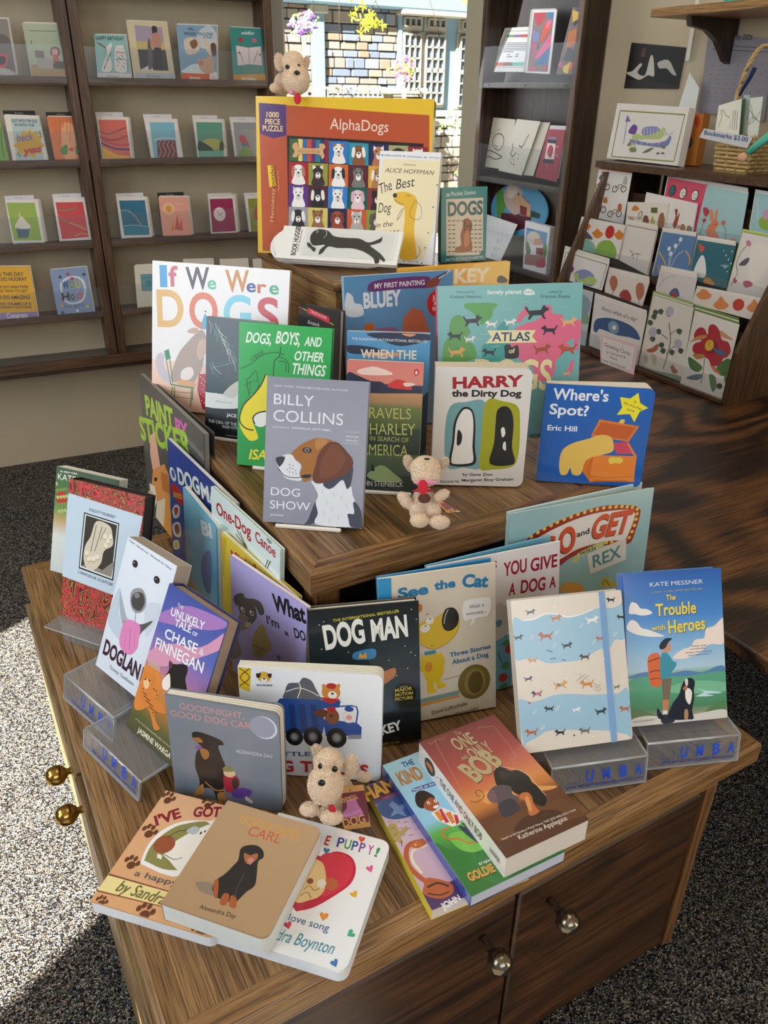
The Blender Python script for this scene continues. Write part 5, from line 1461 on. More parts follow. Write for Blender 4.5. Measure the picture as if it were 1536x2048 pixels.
 ({'name':'puzzle_box','label':'large orange and yellow jigsaw puzzle box showing a grid of dog portraits','kind':'box','cat':'puzzle box','t':0.052,'cover':'e3bc2a','key':'puzzle','spine':'e3bc2a','coat':1,'rough':0.18,'group':'items on the top tier','P':[0.6121,1.5987,1.0588],'yaw':-0.6672,'lean':0.1582,'w':0.3509,'h':0.2909},[
('g',[(0,'e0b828'),(1,'e6c030')]),
('p','b8502c',[12,558,126,551,548,531,685,526,713,29,110,5,20,8]),
('p','4c2a74',[12,558,122,553,123,444,71,432,16,448]),
('t','e8cc8c','1000',212,2542,252,93,-10,'b'),
('t','e8cc8c','PIECE',184,2417,306,93,-9,'b'),
('t','e8cc8c','PUZZLE',131,2298,413,94,-10,'b'),
('t','f0dcd0','AlphaDogs',1490,2352,1151,193,-16,''),
('p','1c1618',[125,444,668,426,672,27,131,6]),
('p','3c6434',[136,433,153,433,152,352,135,352]),
('p','3c6434',[153,433,171,433,170,352,153,352]),
('p','e8d078',[171,433,189,432,188,352,171,352]),
('p','2c6cb0',[189,432,207,432,206,351,189,352]),
('p','c84c34',[207,432,225,432,224,351,207,351]),
('p','5c3474',[225,432,242,431,242,351,224,351]),
('p','2a7c94',[242,431,260,431,260,350,242,351]),
('p','24386c',[260,431,278,431,277,350,260,350]),
('p','8c2434',[278,431,295,430,295,350,278,350]),
('p','2c78c4',[295,428,374,427,374,347,296,348]),
('c','f0ece8',[310,350,317,383,312,404,323,417,343,417,354,404,351,384,361,350]),
('p','b0643c',[312,404,313,422,327,414]),
('p','b0643c',[354,404,353,423,340,413]),
('e','d8d4d0',1673,1920,51,58),
('e','141214',1672,1950,22,15),
('e','141214',1623,2007,14,14),
('e','141214',1715,2006,14,14),
('e','d06474',1677,1883,15,23),
('p','2c94ac',[375,424,453,422,455,343,376,344]),
('c','8c5430',[391,346,397,379,393,400,403,413,423,413,435,400,432,380,442,346]),
('c','f0e8e0',[388,400,394,409,401,400,397,373,387,375]),
('c','f0e8e0',[439,401,433,410,426,401,432,373,442,377]),
('e','f4f0ec',2075,1899,51,58),
('e','141214',2074,1929,22,15),
('e','141214',2025,1986,14,14),
('e','141214',2116,1985,14,14),
('p','24285c',[455,421,532,420,534,340,457,341]),
('c','b87850',[471,343,477,376,472,397,483,410,503,410,514,397,511,377,521,343]),
('p','f0ece8',[472,397,473,415,486,407]),
('p','f0ece8',[514,397,512,416,499,406]),
('e','f4f0ec',2472,1885,50,58),
('e','141214',2471,1916,22,15),
('e','141214',2422,1972,13,14),
('e','141214',2513,1971,13,14),
('p','a8a878',[532,418,610,417,612,338,535,339]),
('c','2a2624',[549,340,555,373,550,394,560,407,580,407,591,395,589,374,599,340]),
('c','2a2624',[546,394,551,403,558,395,555,367,545,370]),
('c','2a2624',[596,395,590,404,583,395,589,368,599,371]),
('e','f4f0ec',2861,1872,50,58),
('e','141214',2860,1902,22,15),
('e','141214',2811,1958,13,14),
('e','141214',2901,1957,13,14),
('e','d06474',2866,1836,15,23),
('p','8c2434',[609,415,686,414,689,335,612,336]),
('c','e8e8e8',[626,338,632,371,627,392,637,404,656,404,668,392,665,371,676,338]),
('p','e8e8e8',[627,392,627,409,640,401]),
('p','e8e8e8',[668,392,665,410,653,401]),
('e','f4f0ec',3244,1858,50,57),
('e','141214',3243,1888,22,15),
('e','141214',3194,1945,13,14),
('e','141214',3283,1944,13,14),
('p','a81c2c',[133,349,213,348,212,266,132,267]),
('c','f0ece8',[146,269,154,303,150,324,161,338,182,338,193,325,189,304,199,269]),
('c','b07860',[145,324,151,334,158,325,153,296,144,299]),
('c','b07860',[197,326,191,335,185,325,189,297,200,301]),
('e','d8d4d0',860,1519,52,59),
('e','141214',860,1550,23,16),
('e','141214',812,1608,14,14),
('e','141214',905,1607,14,14),
('p','98983c',[213,347,292,346,292,264,213,265]),
('c','3a2c28',[227,267,234,301,230,322,241,336,262,336,273,323,270,302,279,267]),
('p','f0ece8',[230,322,231,340,245,332]),
('p','f0ece8',[273,323,271,341,258,332]),
('e','f4f0ec',1262,1509,52,59),
('e','141214',1262,1540,22,16),
('e','141214',1213,1598,14,14),
('e','141214',1306,1597,14,14),
('e','d06474',1266,1472,16,23),
('p','d06c34',[295,345,374,344,375,262,296,263]),
('c','f4f2f0',[310,265,317,299,313,320,323,334,344,334,355,321,352,300,362,265]),
('c','2a2428',[308,320,314,330,321,321,317,293,307,295]),
('c','2a2428',[360,322,354,331,347,321,352,294,362,297]),
('e','d8d4d0',1675,1500,51,59),
('e','141214',1675,1531,22,16),
('e','141214',1626,1588,14,14),
('e','141214',1718,1588,14,14),
('p','5c1c24',[376,343,455,342,456,261,377,262]),
('c','7c7874',[391,264,398,297,393,319,404,332,424,332,436,319,433,298,443,264]),
('p','4c4a4c',[393,319,394,337,407,328]),
('p','4c4a4c',[436,319,434,338,421,328]),
('e','f4f0ec',2079,1492,51,59),
('e','141214',2078,1523,22,16),
('e','141214',2029,1580,14,14),
('e','141214',2121,1580,14,14),
('p','e0a834',[455,343,533,341,535,261,456,262]),
('c','b88450',[471,263,477,297,472,318,483,332,503,332,514,319,511,298,522,264]),
('c','f0e8e0',[468,318,473,328,480,319,476,291,467,294]),
('c','f0e8e0',[518,320,512,329,506,319,512,292,522,295]),
('e','f4f0ec',2473,1490,51,59),
('e','141214',2472,1521,22,15),
('e','141214',2422,1578,14,14),
('e','141214',2514,1578,14,14),
('e','d06474',2477,1453,15,23),
('p','5c2c84',[132,265,213,264,212,181,131,182]),
('c','f4f2ee',[146,183,154,218,150,240,161,254,182,254,193,241,190,219,199,184]),
('p','d8d4d0',[150,240,151,259,164,250]),
('p','d8d4d0',[193,241,192,260,178,250]),
('e','d8d4d0',861,1097,53,60),
('e','141214',861,1128,23,16),
('e','141214',812,1187,14,14),
('e','141214',906,1187,14,14),
('p','4c1c28',[213,263,293,263,293,180,212,180]),
('c','201c20',[227,182,234,217,230,239,241,252,262,252,273,239,270,218,279,183]),
('c','f0ece8',[226,239,231,248,238,239,234,210,224,213]),
('c','f0ece8',[278,240,272,249,265,240,270,212,280,215]),
('e','f4f0ec',1263,1090,52,60),
('e','141214',1262,1121,23,16),
('e','141214',1213,1180,14,14),
('e','141214',1307,1180,14,14),
('p','3480cc',[294,263,374,262,374,180,294,180]),
('c','f0f0ec',[309,182,316,217,312,239,322,252,343,252,354,239,351,218,361,183]),
('p','d0d0cc',[312,239,313,257,326,249]),
('p','d0d0cc',[354,239,353,258,340,248]),
('e','d8d4d0',1670,1090,52,60),
('e','141214',1670,1121,22,16),
('e','141214',1620,1179,14,14),
('e','141214',1714,1179,14,14),
('e','d06474',1675,1052,16,24),
('p','1c5c44',[376,262,455,262,456,179,377,180]),
('c','e8c8d4',[391,182,398,216,393,238,404,251,425,251,436,239,433,217,443,182]),
('c','d8b0c4',[389,238,394,247,402,238,397,210,388,213]),
('c','d8b0c4',[440,239,434,249,428,239,433,211,443,214]),
('e','f4f0ec',2079,1086,52,60),
('e','141214',2078,1118,22,16),
('e','141214',2029,1176,14,14),
('e','141214',2121,1175,14,14),
('p','8c3434',[454,262,533,261,534,179,455,179]),
('c','3a2018',[470,181,476,215,471,237,482,251,502,251,514,238,511,216,521,181]),
('p','3a2018',[471,237,472,255,485,247]),
('p','3a2018',[514,238,512,256,499,247]),
('e','f4f0ec',2470,1082,51,60),
('e','141214',2469,1114,22,16),
('e','141214',2419,1172,14,14),
('e','141214',2511,1171,14,14),
('p','9c9ca4',[132,182,214,182,213,97,131,98]),
('c','24222a',[146,99,154,135,150,157,161,171,182,171,193,158,190,136,199,100]),
('c','f0eeec',[145,157,151,167,158,158,153,128,143,131]),
('c','f0eeec',[198,159,192,168,185,158,190,130,201,133]),
('e','f4f0ec',861,680,53,61),
('e','141214',861,713,23,16),
('e','141214',812,772,14,14),
('e','141214',907,772,14,14),
('e','d06474',865,642,16,24),
('p','d8c468',[213,182,294,181,294,97,213,97]),
('c','9c6c40',[228,99,235,134,231,157,242,170,263,171,274,157,271,135,280,100]),
('p','6c4428',[231,157,232,175,245,167]),
('p','6c4428',[274,157,272,177,259,167]),
('e','f4f0ec',1266,678,53,61),
('e','141214',1266,710,23,16),
('e','141214',1216,769,14,14),
('e','141214',1311,769,14,14),
('p','201c4c',[294,181,375,181,375,97,294,97]),
('c','9c4c2c',[309,99,316,134,312,156,323,170,344,170,355,157,352,135,362,99]),
('c','7c3820',[307,156,313,166,320,156,316,127,306,130]),
('c','7c3820',[360,158,353,167,347,157,352,129,362,132]),
('e','f4f0ec',1673,675,52,61),
('e','141214',1672,707,23,16),
('e','141214',1622,767,14,14),
('e','141214',1716,767,14,14),
('p','cc5c2c',[373,181,453,180,454,97,374,97]),
('c','b8b4b0',[389,99,396,134,391,156,402,170,423,170,434,157,431,135,441,100]),
('p','e0dedc',[391,156,392,175,405,166]),
('p','e0dedc',[434,157,432,176,419,166]),
('e','f4f0ec',2069,676,52,61),
('e','141214',2068,708,22,16),
('e','141214',2018,767,14,14),
('e','141214',2112,767,14,14),
('e','d06474',2074,638,16,24),
('p','8c9c3c',[453,180,532,179,534,96,454,96]),
('c','6a5a50',[469,98,475,133,471,155,481,169,502,169,513,156,511,134,521,98]),
('c','6a5a50',[466,155,472,165,479,155,475,126,465,129]),
('c','6a5a50',[518,157,512,166,505,156,511,128,521,131]),
('e','f4f0ec',2467,670,52,61),
('e','141214',2466,702,22,16),
('e','141214',2416,761,14,14),
('e','141214',2508,761,14,14),
('c','d8a878',[148,402,153,416,169,418,178,401,253,401,256,415,273,417,282,405,273,392,279,371,267,362,255,378,178,378,167,366,148,368,157,387]),
('t','9c7450','alphadog',850,1921,446,58,3,''),
('p','e8c828',[45,333,72,335,80,256,53,252]),
('t','e0b47c','Hennessy',348,611,636,86,871,''),
('t','7c2c1c','puzzles',380,1262,408,78,932,'b'),
('t','e0b47c','MADE IN THE USA',468,1201,378,28,909,''),
]),
 ({'name':'book','label':'white and cream paperback with a yellow line-drawn dog looking up, on the top tier','kind':'hard','cat':'book','t':0.022,'cover':'e6e9ec','key':'bestdog','spine':'d8dce0','coat':0.4,'pages':'c89a3c','rough':0.35,'group':'items on the top tier','P':[0.7882,1.422,1.0555],'yaw':-0.7505,'lean':0.2269,'w':0.1203,'h':0.2062},[
('p','ece0ba',[16,384,242,382,231,130,203,20,69,22,-17,59,-8,229]),
('t','4a3a34','Edited by',483,1811,253,36,-7,'i'),
('t','3a2e2c','ALICE HOFFMAN',119,1679,978,79,-14,'i'),
('t','2e2a28','The',77,1279,248,188,224,'i'),
('t','2e2a28','Best',368,1376,383,176,106,'i'),
('t','2e2a28','Dog',36,931,269,179,56,'i'),
('t','2e2a28','in the',1,647,356,99,83,'i'),
('t','2e2a28','World',322,463,458,146,83,'i'),
('c','e3b52a',[66,252,78,264,121,266,153,250,162,224,158,190,157,120,168,63,171,21,108,21,112,89,116,165,110,211,93,219,74,229]),
('e','2e2a28',355,1261,44,43),
('l','2e2a28',9,[70,238,93,224,109,222]),
('l','2e2a28',9,[116,254,135,253]),
('l','2e2a28',7,[156,236,178,214,181,179,160,167,134,183,143,218,154,236]),
('l','2e2a28',8,[110,208,97,176,85,161,93,187,104,205]),
('l','2e2a28',9,[171,21,188,46,180,69]),
('e','2c3c6c',52,1983,14,13),
('e','2c3c6c',486,1976,14,12),
('e','2c3c6c',901,1966,14,12),
('e','2c3c6c',1230,1948,14,12),
('e','2c3c6c',-11,1424,14,13),
('e','2c3c6c',-61,1058,14,13),
('e','2c3c6c',-105,654,14,13),
('e','2c3c6c',1173,1482,14,13),
('e','2c3c6c',1127,1078,14,13),
('e','2c3c6c',1067,601,14,13),
('e','2c3c6c',988,32,14,13),
('e','2c3c6c',622,50,14,13),
('e','2c3c6c',1027,323,14,13),
('t','6a7a9c','ISABEL ALLENDE',100,1968,329,28,-3,''),
('t','6a7a9c','JODI PICOULT',546,1958,295,28,-15,''),
('t','6a7a9c','AMY TAN',981,1952,177,28,-28,''),
('t','6a7a9c','PAUL YOON',696,39,222,30,1,''),
]),
 ({'name':'book','label':'small teal pocket guide with a photo of a long-haired brown dog','kind':'paper','cat':'book','t':0.014,'cover':'11787c','key':'genius','spine':'0e6a70','coat':0.5,'rough':0.3,'group':'items on the top tier','P':[0.9159,1.3699,1.0519],'yaw':-0.1181,'lean':0.0948,'w':0.1035,'h':0.1411},[
('g',[(0,'0e6c72'),(1,'138086')]),
('p','cfc4b2',[22,240,188,241,193,42,175,22,24,27]),
('t','e4ecec','Pocket Genius',223,1257,543,77,22,''),
('t','e4ecec','DK',112,1249,83,51,22,'b'),
('t','1c5c60','DOGS',143,893,794,244,5,'B'),
('d','241c18',183,794,-30,25),
('d','241c18',281,790,30,25),
('d','241c18',379,786,-30,25),
('d','241c18',479,782,30,25),
('d','241c18',578,778,-30,25),
('d','241c18',678,774,30,25),
('d','241c18',779,770,-31,25),
('d','241c18',880,766,31,25),
('d','241c18',183,712,30,25),
('d','241c18',282,708,-30,25),
('d','241c18',680,691,-31,25),
('d','241c18',781,686,31,25),
('d','241c18',882,682,-31,25),
('d','241c18',184,629,-30,25),
('d','241c18',283,625,30,25),
('d','241c18',682,607,31,25),
('d','241c18',783,602,-31,26),
('d','241c18',884,598,31,26),
('d','241c18',185,546,30,25),
('d','241c18',284,542,-30,25),
('d','241c18',684,523,-31,26),
('d','241c18',785,518,31,26),
('d','241c18',887,513,-31,26),
('d','241c18',186,463,-30,25),
('d','241c18',285,458,30,25),
('d','241c18',686,438,31,26),
('d','241c18',787,434,-31,26),
('d','241c18',889,429,31,26),
('d','241c18',187,379,30,25),
('d','241c18',286,374,-30,26),
('d','241c18',688,354,-31,26),
('d','241c18',789,349,31,26),
('d','241c18',892,343,-31,26),
('d','241c18',188,295,-30,26),
('d','241c18',287,290,30,26),
('d','241c18',690,269,31,26),
('d','241c18',792,263,-31,26),
('d','241c18',894,258,31,26),
('d','241c18',189,211,30,26),
('d','241c18',288,205,-30,26),
('d','241c18',692,183,-31,26),
('d','241c18',794,178,31,26),
('d','241c18',896,172,-31,26),
('c','8c4a24',[100,158,114,166,128,161,140,136,133,100,141,63,135,39,70,37,66,55,91,66,87,102,97,132]),
('c','5c2c18',[102,155,109,161,110,125,101,119]),
('c','5c2c18',[131,154,138,142,134,118,127,124]),
('e','1a1210',591,683,25,18),
('c','b87040',[108,113,126,112,127,64,105,59]),
('t','e4ecec','FACTS AT YOUR FINGERTIPS',109,30,869,46,7,''),
]),
 ({'name':'book','label':'tan board book with brown paw prints and an arched window, lying flat','kind':'board','cat':'book','t':0.019,'cover':'e3b184','key':'ive','r':0.01,'coat':0.6,'rough':0.28,'pages':'e2e8ee','group':'books lying flat at the front','P':[0.0045,0.6647,0.539],'yaw':-0.8022,'lean':1.5708,'w':0.1559,'h':0.1676},[
('g',[(0,'dca878'),(1,'e6b68a')]),
('p','8a4a3c',[-3,74,160,74,180,34,-6,24]),
('p','efdf9c',[-1,69,162,71,176,36,-1,28]),
('c','a8343c',[20,225,24,229,25,222]),
('t','8c1c34',"I'VE",168,1136,322,153,418,'B'),
('t','8c1c34','GOT',537,1397,350,148,170,'B'),
('c','f2f4f4',[54,121,45,174,57,222,94,260,155,279,168,276,171,121,56,118]),
('c','8f8c50',[59,134,54,173,70,220,99,252,162,271,183,160,131,123,67,128]),
('c','f2f0ea',[93,160,99,190,123,230,137,247,171,270,198,195,176,152,156,128,118,146]),
('e','9c5434',412,919,133,131),
('e','f2f0ea',743,1203,52,70),
('e','2a2624',760,1199,13,22),
('e','2a2624',798,1236,10,19),
('p','f2f0ea',[80,156,94,154,98,143,85,145]),
('l','2a2624',8,[93,160,126,152,143,163]),
('l','2a2624',9,[80,203,95,228,118,238]),
('c','b8c4cc',[115,234,127,254,144,249,139,231]),
('e','6a3c24',104,1533,51,54),
('e','6a3c24',13,1594,24,39),
('e','6a3c24',50,1637,22,39),
('e','6a3c24',108,1631,22,39),
('e','6a3c24',168,1578,24,38),
('e','6a3c24',640,1611,44,46),
('e','6a3c24',560,1653,21,33),
('e','6a3c24',584,1699,20,34),
('e','6a3c24',632,1703,20,33),
('e','6a3c24',687,1664,21,33),
('e','6a3c24',149,997,54,55),
('e','6a3c24',53,1058,26,40),
('e','6a3c24',92,1103,24,40),
('e','6a3c24',154,1098,24,40),
('e','6a3c24',218,1045,26,39),
('e','6a3c24',186,541,52,51),
('e','6a3c24',94,596,25,37),
('e','6a3c24',132,638,23,37),
('e','6a3c24',191,634,23,37),
('e','6a3c24',252,585,25,36),
('e','6a3c24',135,5,39,37),
('e','6a3c24',65,43,18,26),
('e','6a3c24',94,74,17,26),
('e','6a3c24',139,71,17,26),
('e','6a3c24',185,37,18,26),
('e','6a3c24',685,23,59,54),
('e','6a3c24',581,74,28,39),
('e','6a3c24',620,125,26,39),
('e','6a3c24',686,127,26,39),
('e','6a3c24',755,79,28,39),
('e','6a3c24',1378,-9,53,47),
('e','6a3c24',1290,37,25,34),
('e','6a3c24',1327,82,23,34),
('e','6a3c24',1385,83,23,34),
('e','6a3c24',1443,41,25,33),
('t','4a5a6a','a happy life',293,427,811,76,17,''),
('t','6a6434','by Sandra',195,189,617,147,-5,'i'),
]),
 ({'name':'book','label':'white board book with a cut-out red heart and scattered small hearts, lying flat','kind':'board','cat':'book','t':0.019,'cover':'eef0f4','key':'puppy','r':0.012,'coat':0.7,'rough':0.22,'pages':'e4eaf0','group':'books lying flat at the front','P':[0.1166,0.5571,0.539],'yaw':-0.8104,'lean':1.5708,'w':0.1507,'h':0.1721},[
('g',[(0,'e9edf2'),(1,'f2f2f4')]),
('c','c41c40',[157,106,138,108,73,181,84,233,123,257,151,254,180,278,219,275,242,246,243,205,217,163,185,125]),
('c','d8304c',[150,256,182,274,215,271,235,244,231,195,189,154,168,211]),
('c','e8c890',[107,215,125,239,151,241,170,226,189,182,185,153,166,136,140,122,114,148]),
('e','c0643c',995,951,88,82),
('e','f0e8e0',888,923,54,60),
('e','8c4a30',748,913,39,39),
('l','6a4420',8,[144,157,152,171,168,162,177,173]),
('l','6a4420',8,[143,140,153,154,168,142]),
('t','c8342c','E',720,1438,59,135,26,'b'),
('t','3a4ca0','P',877,1456,84,135,71,'b'),
('t','3c9c54','U',971,1460,79,134,64,'b'),
('t','3a4ca0','P',1064,1464,73,133,57,'b'),
('t','8c4ca0','P',1158,1466,71,133,53,'b'),
('t','c84c90','Y',1265,1465,70,132,53,'b'),
('t','3c9c54','!',1358,1464,41,131,-38,'b'),
('p','e0502c',[228,333,230,338,236,336,236,330,230,320,221,329,220,335,224,338]),
('p','2a7cac',[156,276,158,280,164,278,164,273,159,263,150,271,148,277,152,280]),
('p','e05c9c',[272,259,271,265,277,267,280,261,280,247,268,251,263,255,266,261]),
('p','e8b02c',[257,183,256,189,262,191,265,186,266,173,254,175,249,178,251,184]),
('p','e8942c',[211,112,214,118,221,116,221,109,214,97,203,107,200,113,206,117]),
('p','c82c4c',[141,68,141,74,147,74,150,69,149,56,137,60,132,64,135,70]),
('p','3cac84',[286,89,292,90,294,85,290,81,277,80,277,93,280,98,286,96]),
('p','2c78b8',[269,17,269,23,274,24,277,20,278,7,266,9,262,12,264,18]),
('t','3a5490','a love song',597,377,571,87,5,''),
('t','2a8ca8','Sandra Boynton',463,116,845,143,24,'i'),
]),
 ({'name':'book','label':'kraft brown board book with a seated black and tan dog, lying on two others','kind':'board','cat':'book','t':0.028,'cover':'b39470','key':'carl','r':0.01,'coat':0.25,'rough':0.45,'pages':'dfe4e0','group':'books lying flat at the front','P':[0.0714,0.6002,0.5685],'yaw':-0.845,'lean':1.5708,'w':0.1287,'h':0.1503},[
('g',[(0,'ad8e6a'),(1,'b89974')]),
('t','d89a34','GOOD DOG,',269,1244,816,127,6,''),
('t','c85c34','CARL',463,1118,423,135,11,''),
('c','8c7e6c',[46,67,50,74,84,80,105,60,99,53,68,53]),
('c','201d1e',[98,182,107,196,130,204,151,195,159,179,153,165,164,137,174,107,164,86,156,62,150,55,126,51,104,54,87,70,87,93,97,113,104,139,107,155]),
('c','a8683c',[112,172,116,178,127,174,140,185,147,172,139,155,127,153]),
('c','c8847c',[127,162,134,170,142,164,138,151]),
('c','a8582c',[118,65,131,67,137,45,128,39,120,44]),
('c','a8582c',[136,66,148,67,160,45,150,41,142,46]),
('c','a8582c',[82,88,92,89,108,56,106,50,97,57]),
('l','4a4644',10,[137,128,139,94,145,64]),
('e','3a2c24',586,883,12,14),
('e','3a2c24',685,927,12,14),
('t','2a2622','Alexandra Day',422,78,432,51,36,''),
]),
 ({'name':'book','label':'purple and yellow paperback with a coiled rattlesnake, at the bottom of the flat pile','kind':'paper','cat':'book','t':0.017,'cover':'cbb8c4','key':'hank','spine':'e6d43c','pages':'ddd4cc','coat':0.7,'rough':0.22,'group':'books lying flat at the front','P':[0.3401,0.4659,0.537],'yaw':-0.1011,'lean':1.5708,'w':0.1328,'h':0.1984},[
('g',[(0,'4a2c64'),(0.12,'4a2c64'),(0.125,'c8a8bc'),(0.6,'d8bccc'),(0.8,'c8b0c8'),(0.83,'5c3a6c'),(1,'4a2c5c')]),
('p','3a1830',[-2,391,107,385,148,340,96,330,-10,343]),
('t','5c2c14','HANK',-70,1711,622,212,53,'B'),
('t','e0a42c','HANK',-74,1726,623,212,53,'B'),
('c','3c5c94',[-2,315,47,344,96,330,95,273,62,257,14,271]),
('p','7a94c4',[46,319,56,299,79,299,59,283,60,258,42,278,20,275,38,292,32,312]),
('c','b8a060',[9,256,24,249,23,226,46,234,41,219,20,210,16,190,-1,205,-4,221,-13,233]),
('l','4c4030',10,[1,204,-5,187]),
('l','4c4030',10,[15,198,10,183]),
('t','d8241c','THE COWDOG',112,1662,370,52,-22,'b'),
('l','b85c30',62,[67,176,36,181,15,168,2,130,9,96,25,63]),
('l','f0e0c8',33,[69,161,31,161,16,135,22,95]),
('c','b85c30',[12,64,24,79,43,71,69,49,74,32,60,18,34,17,10,32,1,48]),
('l','3a2418',26,[17,56,45,57,64,39]),
('l','5c3420',22,[10,42,34,27,59,26]),
('c','c86a3c',[29,178,51,183,70,176,67,165,41,162]),
('e','e8d83c',213,868,13,15),
('l','6a4c64',6,[-11,270,1,270]),
('l','6a4c64',6,[-13,249,-1,249]),
('l','6a4c64',6,[-15,229,-3,228]),
('l','6a4c64',6,[7,262,19,261]),
('l','6a4c64',6,[5,241,17,240]),
('l','6a4c64',6,[3,220,15,220]),
('l','6a4c64',6,[26,253,38,253]),
('l','6a4c64',6,[23,233,35,232]),
('l','6a4c64',6,[21,212,33,212]),
('l','6a4c64',6,[44,245,56,244]),
('l','6a4c64',6,[42,224,54,224]),
('l','6a4c64',6,[39,204,51,203]),
('l','6a4c64',6,[62,237,74,236]),
('l','6a4c64',6,[60,216,72,215]),
('t','ece4ec','JOHN',123,-46,255,75,57,'B'),
]),
 ({'name':'book','label':'blue and green paperback with a curly-haired kid in a striped shirt, in the flat pile','kind':'paper','cat':'book','t':0.017,'cover':'9ccbe8','key':'kind','spine':'2c50a4','pages':'c8ccdc','coat':0.7,'rough':0.22,'group':'books lying flat at the front','P':[0.3811,0.4485,0.554],'yaw':-0.0411,'lean':1.5708,'w':0.1348,'h':0.2203},[
('g',[(0,'28702c'),(0.28,'338238'),(0.42,'5cb04c'),(0.5,'94ccec'),(1,'a8d4e8')]),
('c','2e7c34',[-2,162,11,150,21,133,46,110,72,102,86,79,138,80,136,48,92,-14,8,80,-17,119]),
('c','78c04c',[40,164,71,165,99,145,100,99,69,98,44,122]),
('c','2a1a14',[25,305,37,318,57,315,72,287,60,275,41,278,28,265,18,274,18,289]),
('c','a8502c',[43,283,61,287,72,269,65,253,48,246,33,256,31,270]),
('e','f4f0ec',238,1372,20,26),
('e','f4f0ec',333,1356,20,26),
('e','1a1414',240,1368,9,11),
('e','1a1414',333,1353,9,11),
('c','f4ece8',[53,259,67,258,60,250,52,252]),
('p','ece8e6',[36,243,70,248,105,202,84,182,63,184,41,216]),
('p','e08434',[45,241,57,243,58,211,45,211]),
('p','c42c3c',[60,244,68,245,64,199,54,200]),
('p','e08434',[68,227,83,226,77,192,67,191]),
('p','c42c3c',[86,215,93,208,87,187,75,184]),
('l','d8742c',22,[55,185,36,183,28,170,36,157,59,146,75,123,96,124]),
('l','2a1a14',68,[97,182,101,156]),
('c','24384c',[80,179,102,150,98,112,88,128,79,162]),
('p','2c50a4',[27,323,31,334,128,326,123,314]),
('t','e8ecf4','Pooch on the Loose',158,1623,458,38,-41,'b'),
('t','2c5088','THE',234,2037,172,94,-29,'b'),
('t','b8803c','KIND',68,1780,337,217,-29,'B'),
('t','e8ecf0','BY NEW YORK TIMES',316,302,388,31,-46,'b'),
('t','5c2c14','GOLDIE H',100,159,442,107,-24,'B'),
('t','d8a44c','GOLDIE H',99,168,443,107,-24,'B'),
]),
 ({'name':'book','label':'thick paperback with gorilla, elephant and puppy at sunset, topmost of the flat pile','kind':'paper','cat':'book','t':0.034,'cover':'8c4a3c','key':'bob','spine':'efe9e0','pages':'e2dad2','coat':0.5,'rough':0.28,'group':'books lying flat at the front','P':[0.4287,0.4502,0.588],'yaw':-0.0411,'lean':1.5708,'w':0.1209,'h':0.2022},[
('g',[(0,'54301f'),(0.28,'6a4028'),(0.36,'c87c3c'),(0.44,'d88c50'),(0.55,'c8684a'),(0.7,'a8504a'),(1,'7c3e3c')]),
('c','e0a05c',[52,183,135,169,207,133,238,118,213,116,151,138,78,144,46,151]),
('c','6a4428',[11,88,84,98,153,89,224,80,231,63,250,15,148,32,47,46,10,45]),
('c','4a2c1c',[63,58,105,75,163,71,194,51,187,38,146,29,78,38]),
('c','17130f',[123,231,141,240,153,229,161,212,180,205,192,178,188,156,193,136,192,104,178,85,164,83,149,108,144,128,129,145,123,175,103,185,110,209]),
('c','2a2420',[130,218,144,216,146,201,132,194,125,202]),
('l','f0d8c0',6,[123,231,141,240,153,229,181,206,194,177,193,136,193,104]),
('c','5c5058',[61,170,84,185,108,186,131,169,122,148,128,132,118,119,112,127,101,106,77,93,60,101,63,121,71,138,59,149]),
('c','7c5c64',[62,170,85,181,82,160,73,142,62,147,58,158]),
('c','3c3844',[74,137,111,136,114,108,102,97,63,95,62,117]),
('c','c8703c',[134,133,144,139,159,133,159,117,151,99,149,82,149,73,131,70,120,75,130,96,136,115,130,125]),
('c','e09a5c',[143,124,151,123,144,102,133,82,128,88,134,107]),
('t','3c241c','ONE',380,1646,324,221,9,'b'),
('t','3c241c','AND',348,1470,101,58,23,'b'),
('t','3c241c','ONLY',484,1407,339,208,32,'b'),
('t','3c241c','BOB',301,1081,532,321,149,'B'),
('t','b8a880','ONE',379,1657,325,221,10,'b'),
('t','b8a880','AND',347,1481,101,58,23,'b'),
('t','b8a880','ONLY',483,1417,339,208,32,'b'),
('t','b8a880','BOB',300,1091,532,321,149,'B'),
('t','b8a880','The',512,1903,92,72,-36,'i'),
('l','b89a80',6,[22,394,24,383,43,392,58,387,72,388]),
('l','b89a80',6,[43,392,35,365,12,203]),
('l','b89a80',6,[167,375,182,379,193,371,211,367]),
('l','b89a80',6,[211,367,213,344,204,250,185,240,189,218]),
('l','7c5a34',9,[14,176,26,166,51,170,57,190,45,196,39,181,48,177]),
('t','efe4da','Sequel to the Newbery Medal Winner THE ONE AND ONLY IVAN',94,222,1060,29,-26,''),
('t','f2e8de','Katherine Applegate',286,135,691,65,-22,''),
]),
 ({'name':'bookmark_pack','label':'clear blister pack with a black leaping-dog metal bookmark, front one of two','kind':'paper','cat':'bookmark pack','t':0.008,'cover':'e6e6e4','key':'hugger','coat':0.3,'rough':0.4,'group':'items on the top tier','P':[0.6036,1.4859,1.0679],'yaw':-0.7679,'lean':0.8378,'w':0.244,'h':0.0773},[
('t','242426','BOOK HUGGER',398,85,731,96,941,'b'),
('t','3a3a3c','METAL BOOKMARK',433,180,524,29,924,''),
('c','2e2c2b',[121,98,124,128,146,146,186,140,217,116,269,112,319,112,360,96,400,117,407,129,409,103,386,90,369,82,392,65,420,45,440,21,436,12,418,23,419,6,404,2,393,25,358,48,324,60,291,65,242,62,203,66,187,36,173,27,174,50,188,73,151,67,134,73]),
